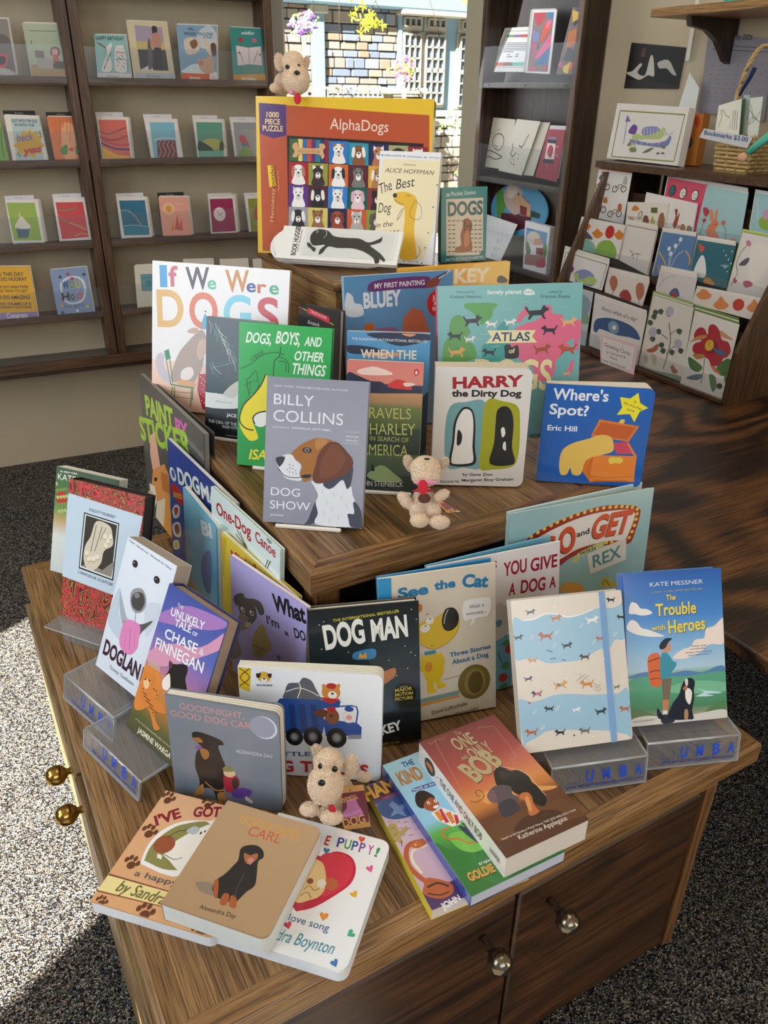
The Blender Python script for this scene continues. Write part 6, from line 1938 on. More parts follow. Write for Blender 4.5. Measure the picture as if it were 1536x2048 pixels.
('c','3a3836',[113,79,127,76,140,62,154,56,152,37,132,54,121,61]),
('l','d8d8d8',10,[131,140,145,137,141,126]),
('l','d8d8d8',10,[178,140,184,121,174,106]),
]),
]
CARDS = [
 ({'name':'greeting_card','label':'grey card with a dog in red sunglasses, far left of the top rack row','cat':'card','group':'greeting cards in the left wall rack','cover':'8c8684','q':[(-0.0,0.0),(110.0,0.6),(113.4,158.8),(7.9,159.9)],'t':0.0015,'P':[0.2908,3.1151,1.3841],'yaw':-0.0838,'lean':0.1571,'bh':('envelope','grey card with a dog in red sunglasses, far left of the top rack row',[(4,3,2.5,'e8e2da'),(7,5,4.7,'dcd4d0')])},[
('c','6a6462',[103,217,190,230,223,181,222,16,80,3]),
('c','c8384c',[114,116,187,120,176,67,152,44,99,45]),
('c','241c1c',[122,104,173,106,161,66,114,63]),
('c','b8b4b2',[97,34,163,41,220,6,90,-1]),
]),
 ({'name':'greeting_card','label':'mint cartoon card with a red-shirted figure at a desk, in a clear sleeve','cat':'card','group':'greeting cards in the left wall rack','cover':'a9b79e','q':[(-0.0,-0.0),(115.2,0.6),(115.3,154.1),(1.1,152.4)],'t':0.0015,'coat':1,'rough':0.15,'P':[0.4445,3.1017,1.3813],'yaw':-0.0838,'lean':0.1571,'bh':('envelope','mint cartoon card with a red-shirted figure at a desk, in a clear sleeve',[(4,3,2.5,'e8e2da'),(7,5,4.7,'dcd4d0')])},[
('p','a8895a',[10,71,259,87,254,-4,6,-8]),
('p','a9a29e',[51,108,151,111,140,53,55,46]),
('p','6c6464',[48,155,103,151,100,109,46,113]),
('c','6a3c30',[150,168,174,179,201,169,193,127,143,131]),
('c','d8a898',[158,163,187,159,178,127,154,130]),
('p','b8404c',[157,132,186,132,189,85,148,84]),
('c','3c3634',[151,84,193,96,225,86,213,54,151,53]),
('l','4a4844',16,[37,264,201,266]),
('l','3c3a38',16,[40,211,37,185]),
]),
 ({'name':'greeting_card','label':'teal birthday card with a spotted giraffe and cake','cat':'card','group':'greeting cards in the left wall rack','cover':'8ec0bc','q':[(-0.0,-0.0),(110.7,0.4),(111.6,129.5),(10.6,127.4)],'t':0.0015,'P':[0.6492,3.0846,1.382],'yaw':-0.0838,'lean':0.1571,'bh':('envelope','teal birthday card with a spotted giraffe and cake',[(4,3,2.5,'e8e2da')])},[
('p','d8d4d6',[-3,30,225,32,222,-1,-4,-2]),
('t','2c3c44','HAPPY BIRTHDAY',144,1114,908,107,12,'b'),
('c','e8e0dc',[36,42,57,96,88,140,82,171,104,199,123,210,121,183,100,140,107,97,93,43]),
('l','c83c5c',45,[41,207,77,180]),
('l','2c4c54',22,[30,207,73,187,86,161]),
('c','e8e0dc',[144,184,179,196,201,183,204,50,125,46,131,130]),
('l','c83c5c',23,[140,157,202,153]),
('l','4c9c9c',28,[137,114,204,112,203,47]),
('t','6a6a6c','BIRTHDAY',318,38,366,55,-7,''),
('e','4a3c3c',331,748,15,14),
('e','4a3c3c',723,705,15,14),
('e','4a3c3c',433,553,15,14),
('e','4a3c3c',868,542,15,14),
('e','4a3c3c',311,351,15,14),
('e','4a3c3c',715,371,15,14),
('e','4a3c3c',499,667,15,14),
('e','4a3c3c',931,641,15,14),
('e','4a3c3c',377,466,15,14),
('e','4a3c3c',779,470,15,14),
('e','4a3c3c',256,264,15,14),
('e','4a3c3c',925,305,15,14),
('e','4a3c3c',443,580,15,14),
('e','4a3c3c',842,569,15,14),
('e','4a3c3c',322,378,15,14),
('e','4a3c3c',690,397,15,14),
('e','4a3c3c',509,694,15,14),
('e','4a3c3c',906,667,15,14),
('e','4a3c3c',388,493,15,14),
('e','4a3c3c',754,496,15,14),
('e','4a3c3c',266,291,15,14),
('e','4a3c3c',899,332,15,14),
('e','4a3c3c',454,607,15,14),
('e','4a3c3c',817,595,15,14),
('e','4a3c3c',332,405,15,14),
('e','4a3c3c',963,431,15,14),
('e','4a3c3c',520,721,15,14),
('e','4a3c3c',880,694,15,14),
('e','4a3c3c',398,520,15,14),
('e','4a3c3c',728,523,15,14),
('e','4a3c3c',277,318,15,14),
('e','4a3c3c',874,358,15,14),
('e','4a3c3c',464,634,15,14),
('e','4a3c3c',792,621,15,14),
('e','4a3c3c',343,433,15,14),
('e','4a3c3c',937,457,15,14),
('e','4a3c3c',530,748,15,14),
('e','4a3c3c',785,286,15,14),
('e','4a3c3c',409,547,15,14),
('e','4a3c3c',703,549,15,14),
('e','4a3c3c',287,345,15,14),
('e','4a3c3c',848,385,15,14),
('e','4a3c3c',474,661,15,14),
('e','4a3c3c',766,647,15,14),
]),
 ({'name':'greeting_card','label':'cream card with a photo of a man holding a long fish','cat':'card','group':'greeting cards in the left wall rack','cover':'d6c8a6','q':[(0.0,0.7),(136.7,0.0),(132.7,172.3),(1.0,172.1)],'t':0.0015,'P':[0.7678,3.0746,1.3818],'yaw':-0.0838,'lean':0.1571,'bh':('envelope','cream card with a photo of a man holding a long fish',[(4,3,2.5,'e8e2da')])},[
('p','a79ab0',[52,320,233,313,235,183,49,183]),
('p','c8b478',[51,226,235,227,234,178,48,180]),
('p','3c3a3c',[52,178,238,178,241,53,51,58]),
('p','d8d4d0',[50,53,129,93,136,54]),
('c','2c2626',[165,311,185,320,200,307,193,274,168,268]),
('c','c08878',[156,267,200,280,217,232,206,193,162,186,127,240,158,241]),
('p','2c2c34',[162,190,208,191,203,52,142,54]),
('c','5c5a58',[131,245,141,213,147,148,132,71,106,61,113,147]),
('p','b4b8c0',[14,38,280,38,274,-4,12,0]),
('t','6a6a70','Birthday',433,63,448,67,-4,''),
]),
 ({'name':'greeting_card','label':'sky blue card with flying goats and pigs, orange strip at its foot','cat':'card','group':'greeting cards in the left wall rack','cover':'84a8c4','q':[(-0.0,4.2),(125.5,0.0),(144.8,173.3),(4.9,172.3)],'t':0.0015,'P':[0.9279,3.0604,1.3765],'yaw':-0.0838,'lean':0.1571,'bh':('envelope','sky blue card with flying goats and pigs, orange strip at its foot',[(4,3,2.5,'e8e2da'),(7,5,4.7,'dcd4d0')])},[
('c','c8d4dc',[145,289,229,347,281,305,263,215,160,212]),
('c','d8e4ea',[27,75,121,111,256,57,254,46,24,53]),
('t','1c2c54','WELL,',441,1572,226,72,-7,'b'),
('t','1c2c54','WOULD YOU LOOK',282,1419,1014,89,8,'b'),
('t','1c2c54','AT THAT...',933,1342,365,62,2,'b'),
('c','dccab8',[52,253,117,272,159,251,144,190,90,166,54,176]),
('c','8a5c44',[88,238,129,261,143,228,108,200]),
('c','dccab8',[180,263,228,242,267,249,265,182,230,158,197,202]),
('c','5c4234',[233,231,268,238,264,170,237,164]),
('c','cca890',[130,133,190,146,238,170,230,57,153,61]),
('c','c87c6c',[135,122,160,134,165,106,143,100]),
('p','dc5a28',[9,52,203,50,196,-3,-7,7]),
('p','e8e4e2',[203,50,258,51,248,-3,197,1]),
('t','f0e0d4','Birthday',300,86,383,74,-7,'b'),
('t','dc5a28','LOL',1049,110,169,81,-10,'b'),
]),
 ({'name':'greeting_card','label':'teal card with an open book growing red flowers, right end of the top row','cat':'card','group':'greeting cards in the left wall rack','cover':'2f8f8c','q':[(0.0,2.3),(123.9,0.0),(132.4,172.6),(8.1,173.4)],'t':0.0015,'P':[1.1116,3.0447,1.3752],'yaw':-0.0838,'lean':0.1571,'bh':('envelope','teal card with an open book growing red flowers, right end of the top row',[(4,3,2.5,'e8e2da')])},[
('t','e8f0ee','wildflor',470,1526,485,91,7,'bi'),
('e','c02c40',417,1355,86,74),
('e','d86c84',914,1349,87,74),
('l','2c5c3c',18,[82,257,85,229]),
('l','2c5c3c',19,[181,255,169,232]),
('p','e8d8dc',[46,234,134,223,226,234,224,115,126,120,44,109]),
('l','8c7478',19,[138,223,130,120]),
('l','4c5c44',19,[68,201,86,127]),
('l','4c5c44',19,[202,204,160,129]),
('c','b8445c',[54,189,68,198,70,180]),
('c','b8445c',[204,181,218,191,219,173]),
('p','cc8a2c',[-2,50,255,61,251,-4,-1,4]),
('t','f0e4d0','Birthday',321,85,520,93,9,'b'),
('l','1f6458',19,[55,54,67,107]),
('l','1f6458',19,[74,54,83,107]),
('l','1f6458',19,[93,55,99,108]),
('l','1f6458',19,[112,55,115,108]),
('l','1f6458',19,[130,55,131,108]),
('l','1f6458',19,[149,56,147,109]),
('l','1f6458',19,[168,56,163,109]),
('l','1f6458',19,[187,56,180,109]),
('l','1f6458',19,[206,57,196,110]),
]),
 ({'name':'greeting_card','label':'lime green card cut off by the left frame edge, second row','cat':'card','group':'greeting cards in the left wall rack','cover':'7fae4c','q':[(-0.0,1.7),(89.3,0.0),(86.3,129.6),(0.4,131.0)],'t':0.0015,'P':[0.2414,3.1186,1.132],'yaw':-0.0838,'lean':0.1571},[
('l','2c4c24',22,[167,205,155,118,149,29]),
]),
 ({'name':'greeting_card','label':'cream card reading heck yes in a yellow burst','cat':'card','group':'greeting cards in the left wall rack','cover':'ebe2d4','q':[(0.6,2.0),(110.0,0.0),(104.4,137.9),(0.0,142.2)],'t':0.0015,'hdr':'black','P':[0.3404,3.1099,1.1298],'yaw':-0.0838,'lean':0.1571,'bh':('envelope','cream card reading heck yes in a yellow burst',[(4,3,2.5,'e8e2da')])},[
('p','b8cccc',[40,264,214,264,194,7,24,10]),
('t','2a2624','OUT WITH THE OLD',206,1210,784,83,-9,'b'),
('t','2a2624','IN WITH THE',277,1090,605,78,-12,'b'),
('p','d8a82c',[75,160,105,198,118,176,146,207,152,178,189,192,183,159,217,159,194,125,217,97,185,81,196,47,157,53,139,20,115,42,83,23,77,54,36,44,49,83,19,100,51,121,40,149]),
('t','7a6cb0','heck',257,618,554,213,69,'bi'),
('t','c83c4c','yes',333,227,669,204,78,'Bi'),
('l','1c3444',17,[187,181,219,166]),
('l','1c3444',17,[205,195,201,151]),
('l','1c3444',17,[26,49,68,38]),
('l','1c3444',17,[45,60,51,23]),
]),
 ({'name':'greeting_card','label':'orange woodland card with two green birds','cat':'card','group':'greeting cards in the left wall rack','cover':'df7a44','q':[(2.1,2.0),(111.6,-0.0),(111.3,139.0),(-0.0,140.4)],'t':0.0015,'hdr':'black','P':[0.471,3.0985,1.1274],'yaw':-0.0838,'lean':0.1571,'bh':('envelope','orange woodland card with two green birds',[(4,3,2.5,'e8e2da')])},[
('c','eda878',[87,224,158,224,147,31,64,33]),
('c','4c9444',[48,73,84,106,100,100,89,49,56,50]),
('c','4c9444',[144,49,153,100,178,109,198,65,173,45]),
('c','d83c34',[102,80,128,91,137,75,118,66]),
('l','c05c2c',17,[32,269,28,213]),
('l','c05c2c',17,[55,269,41,169]),
('l','c05c2c',17,[78,269,55,124]),
('l','c05c2c',17,[101,269,94,213]),
('l','c05c2c',17,[125,269,108,168]),
('l','c05c2c',17,[148,269,122,123]),
('l','c05c2c',17,[171,269,160,213]),
('l','c05c2c',17,[195,269,175,168]),
('l','c05c2c',17,[218,269,189,122]),
]),
 ({'name':'greeting_card','label':'white-bordered red card with strings of bunting','cat':'card','group':'greeting cards in the left wall rack','cover':'e9e2de','q':[(-0.0,1.8),(101.5,-0.0),(105.7,133.9),(2.7,140.0)],'t':0.0015,'hdr':'white','P':[0.6274,3.0855,1.1279],'yaw':-0.0838,'lean':0.1571,'bh':('envelope','white-bordered red card with strings of bunting',[(4,3,2.5,'e8e2da'),(7,5,4.7,'dcd4d0'),(10,3,6.9,'e4dcd2')])},[
('p','d8685c',[16,260,198,260,194,15,6,18]),
('p','e8a43c',[13,97,101,38,192,15,6,18]),
('l','7c2444',30,[10,188,74,171,191,211]),
('l','b82c44',53,[10,154,92,131,195,159]),
('l','2c3c6c',53,[11,114,95,78,196,71]),
('l','c83454',42,[20,137,111,101,199,106]),
('l','e8b83c',54,[12,79,76,38,188,24]),
]),
 ({'name':'greeting_card','label':'white-bordered pale blue card with a knitted brown square','cat':'card','group':'greeting cards in the left wall rack','cover':'e9e2de','q':[(7.2,2.0),(117.2,-0.0),(112.7,133.1),(-0.0,137.1)],'t':0.0015,'hdr':'white','P':[0.7886,3.0714,1.1247],'yaw':-0.0838,'lean':0.1571,'bh':('envelope','white-bordered pale blue card with a knitted brown square',[(4,3,2.5,'e8e2da')])},[
('p','7fbcd0',[34,251,206,249,199,16,31,21]),
('p','7c3434',[67,132,196,135,200,16,58,18]),
('l','e8e0e0',25,[48,134,121,151,216,139]),
('l','d8c8c8',15,[92,128,75,99,90,69,66,22]),
('l','d8c8c8',16,[123,128,105,98,120,68,97,21]),
('l','d8c8c8',16,[153,128,136,98,151,68,128,21]),
('l','d8c8c8',16,[184,127,167,98,182,68,159,20]),
]),
 ({'name':'greeting_card','label':'white-bordered green card of a lake below dark hills','cat':'card','group':'greeting cards in the left wall rack','cover':'e9e2de','q':[(1.3,5.2),(102.8,-0.0),(107.3,134.1),(0.0,136.8)],'t':0.0015,'hdr':'white','P':[0.9605,3.0566,1.1218],'yaw':-0.0838,'lean':0.1571,'bh':('envelope','white-bordered green card of a lake below dark hills',[(4,3,2.5,'e8e2da'),(7,5,4.7,'dcd4d0'),(10,3,6.9,'e4dcd2')])},[
('p','5c9c84',[17,257,207,254,194,13,8,19]),
('c','b8b45c',[16,101,61,137,129,148,196,123,193,75,16,77]),
('c','24402c',[20,131,71,113,119,70,14,65]),
('c','2c4c34',[173,118,201,129,195,68,166,65]),
('p','6cb09c',[14,67,195,67,194,13,10,19]),
]),
 ({'name':'greeting_card','label':'white-bordered grey card with a red and blue bird on leaves','cat':'card','group':'greeting cards in the left wall rack','cover':'e9e2de','q':[(5.3,8.8),(114.2,0.0),(111.4,134.4),(-0.0,136.2)],'t':0.0015,'hdr':'white','P':[1.0957,3.0445,1.1175],'yaw':-0.0838,'lean':0.1571,'bh':('envelope','white-bordered grey card with a red and blue bird on leaves',[(4,3,2.5,'e8e2da'),(7,5,4.7,'dcd4d0'),(10,3,6.9,'e4dcd2')])},[
('p','9a9ca0',[17,265,213,262,207,17,19,23]),
('c','c8344c',[49,162,79,180,98,167,120,118,124,93,72,118]),
('c','3c6cb0',[65,119,100,124,113,93,76,100]),
('c','7c9c4c',[34,32,53,82,98,106,142,68,130,21]),
]),
 ({'name':'greeting_card','label':'white-bordered lime card with a cupcake and candle','cat':'card','group':'greeting cards in the left wall rack','cover':'e9e2de','q':[(0.0,4.8),(104.1,-0.0),(105.6,138.2),(2.6,141.9)],'t':0.0015,'hdr':'white','P':[0.2905,3.115,0.8686],'yaw':-0.0838,'lean':0.1571,'bh':('envelope','white-bordered lime card with a cupcake and candle',[(4,3,2.5,'e8e2da'),(7,5,4.7,'dcd4d0'),(10,3,6.9,'e4dcd2')])},[
('p','9cb848',[11,270,190,263,190,14,12,23]),
('p','4c6c7c',[40,106,130,101,105,36,41,40]),
('c','efe6d4',[37,106,56,147,79,173,96,172,119,135,133,119,123,96]),
('l','e8dcb8',29,[77,175,79,205]),
]),
 ({'name':'greeting_card','label':'white-bordered red card with a paper chain garland','cat':'card','group':'greeting cards in the left wall rack','cover':'e9e2de','q':[(-0.0,1.5),(107.4,0.0),(108.3,138.3),(3.3,142.0)],'t':0.0015,'hdr':'white','P':[0.4437,3.1023,0.8694],'yaw':-0.0838,'lean':0.1571,'bh':('envelope','white-bordered red card with a paper chain garland',[(4,3,2.5,'e8e2da'),(7,5,4.7,'dcd4d0')])},[
('p','d03c40',[17,259,200,254,199,19,17,14]),
('l','5c8c7c',36,[31,162,51,137,90,117]),
('l','c8b46c',37,[91,121,142,96,193,69]),
('l','5c8c4c',36,[28,210,75,202,151,218]),
('l','c8a43c',37,[106,31,158,46,194,38]),
]),
 ({'name':'greeting_card','label':'white-bordered deep blue card with a rainbow','cat':'card','group':'greeting cards in the left wall rack','cover':'e9e2de','q':[(0.0,2.3),(108.3,0.0),(107.2,135.4),(3.8,139.0)],'t':0.0015,'hdr':'white','P':[0.6561,3.0841,0.8672],'yaw':-0.0838,'lean':0.1571,'bh':('envelope','white-bordered deep blue card with a rainbow',[(4,3,2.5,'e8e2da'),(7,5,4.7,'dcd4d0'),(10,3,6.9,'e4dcd2')])},[
('p','1c7090',[21,259,204,255,201,16,21,21]),
('l','c8a898',25,[26,191,71,190,122,144,151,80]),
('l','8cc4cc',32,[29,86,107,88,202,71]),
('p','2484a0',[28,79,206,71,201,16,21,21]),
]),
 ({'name':'greeting_card','label':'peach card with a sun over pink and orange trees','cat':'card','group':'greeting cards in the left wall rack','cover':'f0a894','q':[(-0.0,2.1),(107.2,-0.0),(108.5,133.6),(2.6,137.3)],'t':0.0015,'hdr':'black','P':[0.8044,3.0715,0.8665],'yaw':-0.0838,'lean':0.1571,'bh':('envelope','peach card with a sun over pink and orange trees',[(4,3,2.5,'e8e2da'),(7,5,4.7,'dcd4d0'),(10,3,6.9,'e4dcd2')])},[
('e','f4c89c',343,958,213,203),
('e','e8a03c',343,958,120,114),
('p','dc5c54',[94,44,123,148,135,42]),
('p','e06c5c',[121,36,153,125,154,34]),
('p','e8943c',[59,33,88,115,87,38]),
('l','f4d8c8',20,[127,223,187,219]),
]),
 ({'name':'greeting_card','label':'white-bordered magenta card with a round white ornament','cat':'card','group':'greeting cards in the left wall rack','cover':'e9e2de','q':[(0.0,2.2),(103.3,-0.0),(104.2,131.2),(5.8,128.3)],'t':0.0015,'hdr':'white','P':[0.9865,3.0562,0.8663],'yaw':-0.0838,'lean':0.1571,'bh':('envelope','white-bordered magenta card with a round white ornament',[(4,3,2.5,'e8e2da'),(7,5,4.7,'dcd4d0'),(10,3,6.9,'e4dcd2'),(13,9,9.1,'d8d0c8')])},[
('p','9c1c54',[17,248,192,246,192,11,8,12]),
('e','ecdcdc',400,690,231,248),
('l','c84c6c',20,[61,158,99,118]),
('l','8c9c5c',20,[64,122,110,150]),
]),
 ({'name':'greeting_card','label':'white-bordered olive card with a red tulip, beside the puzzle box','cat':'card','group':'greeting cards in the left wall rack','cover':'e9e2de','q':[(4.1,0.2),(79.8,0.0),(79.6,129.6),(0.0,128.8)],'t':0.0015,'hdr':'white','P':[1.1317,3.0436,0.8637],'yaw':-0.0838,'lean':0.1571,'bh':('envelope','white-bordered olive card with a red tulip, beside the puzzle box',[(4,3,2.5,'e8e2da'),(7,5,4.7,'dcd4d0')])},[
('p','8c9434',[19,245,167,245,155,0,20,4]),
('c','b83440',[69,177,99,189,112,149,90,84,56,105]),
]),
 ({'name':'greeting_card','label':'yellow congratulations card packed with navy words','cat':'card','group':'greeting cards in the left wall rack','cover':'eeb21c','q':[(-0.0,7.0),(169.3,-0.0),(174.4,180.7),(6.0,191.2)],'t':0.0015,'P':[0.156,3.125,0.6081],'yaw':-0.0838,'lean':0.1571,'bh':('envelope','yellow congratulations card packed with navy words',[(4,3,2.5,'e8e2da')])},[
('p','9c84b8',[23,61,342,47,338,-7,13,11]),
('t','e8e0ec','Congrats',659,93,689,167,-26,'b'),
('t','3c4440','FOR THIS DAY',489,1557,1004,124,-34,'b'),
('t','3c4440','WE DO HOORAY',456,1392,1113,125,-36,'b'),
('t','3c4440','WE DO HIGH FIVES',522,1138,1040,88,-38,'b'),
('t','3c4440','DO "WAY TO GO"',553,997,965,88,-38,'b'),
('t','3c4440','SO DO AMAZING',447,767,1104,126,-41,'b'),
('t','3c4440','TWO THUMBS UP &',406,562,1148,89,-43,'b'),
('t','3c4440','CONGRATULATIONS',384,456,1167,76,-44,'b'),
]),
 ({'name':'greeting_card','label':'blue and yellow card reading woo hoo inside a white ring','cat':'card','group':'greeting cards in the left wall rack','cover':'8ca0c4','q':[(-0.0,1.8),(128.4,-0.0),(127.4,168.8),(1.0,165.2)],'t':0.0015,'P':[0.3924,3.1048,0.6064],'yaw':-0.0838,'lean':0.1571,'bh':('envelope','blue and yellow card reading woo hoo inside a white ring',[(4,3,2.5,'e8e2da')])},[
('c','e0e6ec',[60,239,114,273,178,275,223,239,224,161,192,98,117,78,60,109,52,175]),
('c','8ca0c4',[70,225,118,260,176,262,208,227,212,162,181,110,120,91,68,119,62,174]),
('t','3c5484','W',342,964,234,258,3,'B'),
('t','8c9c34','O',593,990,177,233,-24,'B'),
('t','c8b45c','O',781,975,197,233,-7,'B'),
('t','4c3834','H',250,564,272,260,-7,'B'),
('t','5c4434','O',556,571,139,183,-21,'B'),
('t','d85c6c','O',779,572,211,209,-12,'B'),
('t','4c5c7c','You did it',280,274,676,118,17,'i'),
('e','b8445c',601,1459,56,58),
('e','3c4c84',1152,1420,57,58),
('e','b8445c',718,1303,56,58),
('e','e0c45c',1083,282,58,60),
('e','e0a45c',206,391,56,59),
('e','3c4c84',190,131,56,59),
('e','d8e4ec',705,151,57,59),
('e','3c4c84',324,1383,56,58),
]),
 ({'name':'greeting_card','label':'cream card with a small teal stamp picture, behind the rainbow-title book','cat':'card','group':'greeting cards in the left wall rack','cover':'e4dccb','q':[(0.0,7.3),(104.7,0.0),(116.6,158.6),(11.0,160.3)],'t':0.0015,'P':[0.678,3.0807,0.6052],'yaw':-0.0838,'lean':0.1571,'bh':('envelope','cream card with a small teal stamp picture, behind the rainbow-title book',[(4,3,2.5,'e8e2da'),(7,5,4.7,'dcd4d0')])},[
('p','6ca0a8',[59,258,208,254,196,127,51,134]),
('l','3c6c7c',20,[75,230,190,225]),
('p','4c8c9c',[92,209,173,205,170,162,90,166]),
]),
 ({'name':'greeting_card','label':'blank cream card in the bottom row, its top edge showing left of its look-alikes','cat':'card','group':'greeting cards in the left wall rack','cover':'e6dfd2','q':[(0.0,6.3),(120.0,-0.0),(124.3,158.8),(6.2,162.6)],'t':0.0015,'P':[0.8679,3.0664,0.616],'yaw':-0.0838,'lean':0.1571},[
]),
 ({'name':'greeting_card','label':'blank cream card in the bottom row, its top edge showing between its look-alikes','cat':'card','group':'greeting cards in the left wall rack','cover':'e6dfd2','q':[(-0.0,5.9),(116.3,0.0),(118.3,161.8),(3.9,165.3)],'t':0.0015,'P':[1.0107,3.0526,0.6044],'yaw':-0.0838,'lean':0.1571},[
]),
 ({'name':'greeting_card','label':'blank cream card in the bottom row, its top edge showing right of its look-alikes','cat':'card','group':'greeting cards in the left wall rack','cover':'e6dfd2','q':[(-0.0,0.8),(56.8,0.0),(57.5,163.4),(1.6,163.2)],'t':0.0015,'P':[1.1447,3.0404,0.5982],'yaw':-0.0838,'lean':0.1571},[
]),
 ({'name':'greeting_card','label':'white card with four bicycles, orange envelopes behind it','cat':'card','group':'greeting cards in the tiered rack on the right','cover':'eceae8','q':[(11.0,3.3),(162.6,0.0),(148.5,149.3),(0.0,150.8)],'t':0.0015,'coat':1,'rough':0.18,'P':[1.9872,2.0947,0.9905],'yaw':-1.5708,'lean':0.1396,'bh':('envelope','white card with four bicycles, orange envelopes behind it',[(-3,2,2.4,'d87c4c'),(-6,5,4.4,'d8743c'),(-9,8,6.4,'e08c5c')])},[
('e','3a4448',161,971,131,106),
('e','e9e5e2',161,971,94,78),
('e','3a4448',554,1009,128,104),
('e','e9e5e2',554,1009,92,77),
('l','6c8c5c',25,[32,194,56,221,88,224,111,202]),
('l','b8443c',21,[56,221,72,198,88,224]),
('e','3a4448',916,979,125,103),
('e','e9e5e2',916,979,90,76),
('e','3a4448',1292,1015,122,102),
('e','e9e5e2',1292,1015,88,75),
('l','6c8c5c',24,[183,196,206,222,237,225,258,203]),
('l','b8443c',21,[206,222,221,199,237,225]),
('e','3a4448',224,271,132,107),
('e','e9e5e2',224,271,95,79),
('e','3a4448',620,317,129,106),
('e','e9e5e2',620,317,93,78),
('l','6c8c5c',25,[45,54,69,82,101,85,124,63]),
('l','b8443c',22,[69,82,85,59,101,85]),
('e','3a4448',969,226,126,105),
('e','e9e5e2',969,226,91,77),
('e','3a4448',1348,272,123,104),
('e','e9e5e2',1348,272,89,76),
('l','6c8c5c',24,[194,45,217,72,248,76,270,54]),
('l','b8443c',21,[217,72,232,50,248,76]),
('c','3c6c94',[19,245,31,268,53,261,52,240]),
('c','b8b8b4',[239,235,246,278,268,267,278,230]),
('c','c8843c',[108,106,106,132,129,141,146,110]),
('c','c8602c',[251,78,248,112,273,113,282,78]),
('c','c86c3c',[17,136,32,150,42,132]),
]),
 ({'name':'greeting_card','label':'crimson card with three small oval faces','cat':'card','group':'greeting cards in the tiered rack on the right','cover':'d44a66','q':[(10.8,9.2),(152.8,-0.0),(146.0,134.5),(0.0,142.0)],'t':0.0015,'coat':1,'rough':0.18,'P':[1.9885,1.7978,1.0002],'yaw':-1.5708,'lean':0.1396,'bh':('envelope','crimson card with three small oval faces',[(-3,2,2.4,'e6e0da'),(-6,5,4.4,'d8d2cc'),(-9,8,6.4,'e0d8d0'),(-12,11,8.4,'e6e0da')])},[
('e','2c2c34',278,1068,138,163),
('e','3c6c74',268,1067,112,139),
('l','2c2c34',14,[49,202,61,198,70,204]),
('e','2c2c34',227,1087,16,16),
('e','2c2c34',307,1095,16,16),
('e','2c2c34',704,1031,135,161),
('e','e4e0dc',693,1030,109,137),
('l','2c2c34',14,[134,195,146,191,155,197]),
('e','2c2c34',654,1050,16,16),
('e','2c2c34',731,1058,16,16),
('e','2c2c34',1151,1019,131,159),
('e','e4e0dc',1141,1018,106,135),
('l','2c2c34',14,[224,192,236,189,244,194]),
('e','2c2c34',1103,1037,15,16),
('e','2c2c34',1178,1045,15,16),
]),
 ({'name':'greeting_card','label':'teal card with an orange rabbit and red flowers','cat':'card','group':'greeting cards in the tiered rack on the right','cover':'a3c9cd','q':[(16.0,2.7),(170.5,-0.0),(150.9,128.8),(0.0,135.0)],'t':0.0015,'coat':1,'rough':0.18,'P':[1.988,1.6587,0.9964],'yaw':-1.5708,'lean':0.1396,'bh':('envelope','teal card with an orange rabbit and red flowers',[(-3,2,2.4,'e6e0da'),(-6,5,4.4,'d8d2cc'),(-9,8,6.4,'e0d8d0'),(-12,11,8.4,'e6e0da'),(-15,14,10.4,'d8d2cc')])},[
('c','d8805c',[120,84,124,100,155,96,171,79,158,50,187,23,209,-8,144,-6,104,19,100,58]),
('c','dc8c64',[108,90,89,134,92,157,110,136,125,96]),
('c','dc8c64',[136,94,123,142,132,158,143,133,148,95]),
('e','3c2c2c',740,379,19,16),
('c','b83c44',[34,151,52,157,84,141,75,109,52,118]),
('c','c86c64',[181,92,196,105,215,92,196,78]),
('l','4c6c5c',18,[63,6,63,61,63,88]),
('l','4c6c5c',17,[242,8,228,52,201,83]),
('c','b8443c',[52,91,68,100,79,86,62,76]),
('c','c89c7c',[272,5,288,26,313,11]),
]),
 ({'name':'greeting_card','label':'pale teal card cut off by the right frame edge, top row','cat':'card','group':'greeting cards in the tiered rack on the right','cover':'9cc4c8','q':[(16.3,10.3),(124.6,-0.0),(105.3,103.3),(0.0,107.4)],'t':0.0015,'coat':1,'rough':0.18,'P':[1.9916,1.4857,1.0223],'yaw':-1.5708,'lean':0.1396,'bh':('envelope','pale teal card cut off by the right frame edge, top row',[(-3,2,2.4,'e6e0da'),(-6,5,4.4,'d8d2cc'),(-9,8,6.4,'e0d8d0')])},[
('c','8cac3c',[69,77,101,110,170,111,191,57,111,39]),
('c','c898b0',[79,122,106,143,137,107,101,88]),
('l','e4ecec',12,[24,195,58,83]),
]),
 ({'name':'greeting_card','label':'white card with small foxes and hedgehogs along its foot','cat':'card','group':'greeting cards in the tiered rack on the right','cover':'eae6e4','q':[(7.9,7.4),(209.2,0.0),(199.1,81.4),(-0.0,92.6)],'t':0.006,'coat':1,'rough':0.18,'P':[1.9758,1.8564,1.0021],'yaw':-1.5708,'lean':0.1396},[
('c','9c3c2c',[267,26,271,74,252,112,273,114,282,76,294,101,298,62,294,13]),
('c','a86c3c',[328,10,332,42,355,37,366,7]),
('c','8c7c6c',[376,8,380,41,411,29,410,3]),
('c','c88c4c',[306,11,309,31,325,25]),
]),
 ({'name':'greeting_card','label':'white card with bears in a living room, beside the bicycle card','cat':'card','group':'greeting cards in the tiered rack on the right','cover':'e8e2d8','q':[(12.2,0.0),(167.8,7.5),(159.3,78.8),(-0.0,64.6)],'t':0.008,'coat':1,'rough':0.18,'P':[1.9649,1.9132,0.9959],'yaw':-1.5708,'lean':0.1396},[
('c','8c4c34',[168,20,159,60,173,70,196,63,214,21]),
('c','c8b45c',[230,19,222,64,235,69,265,24]),
('c','9c6c44',[289,19,278,83,306,98,341,26]),
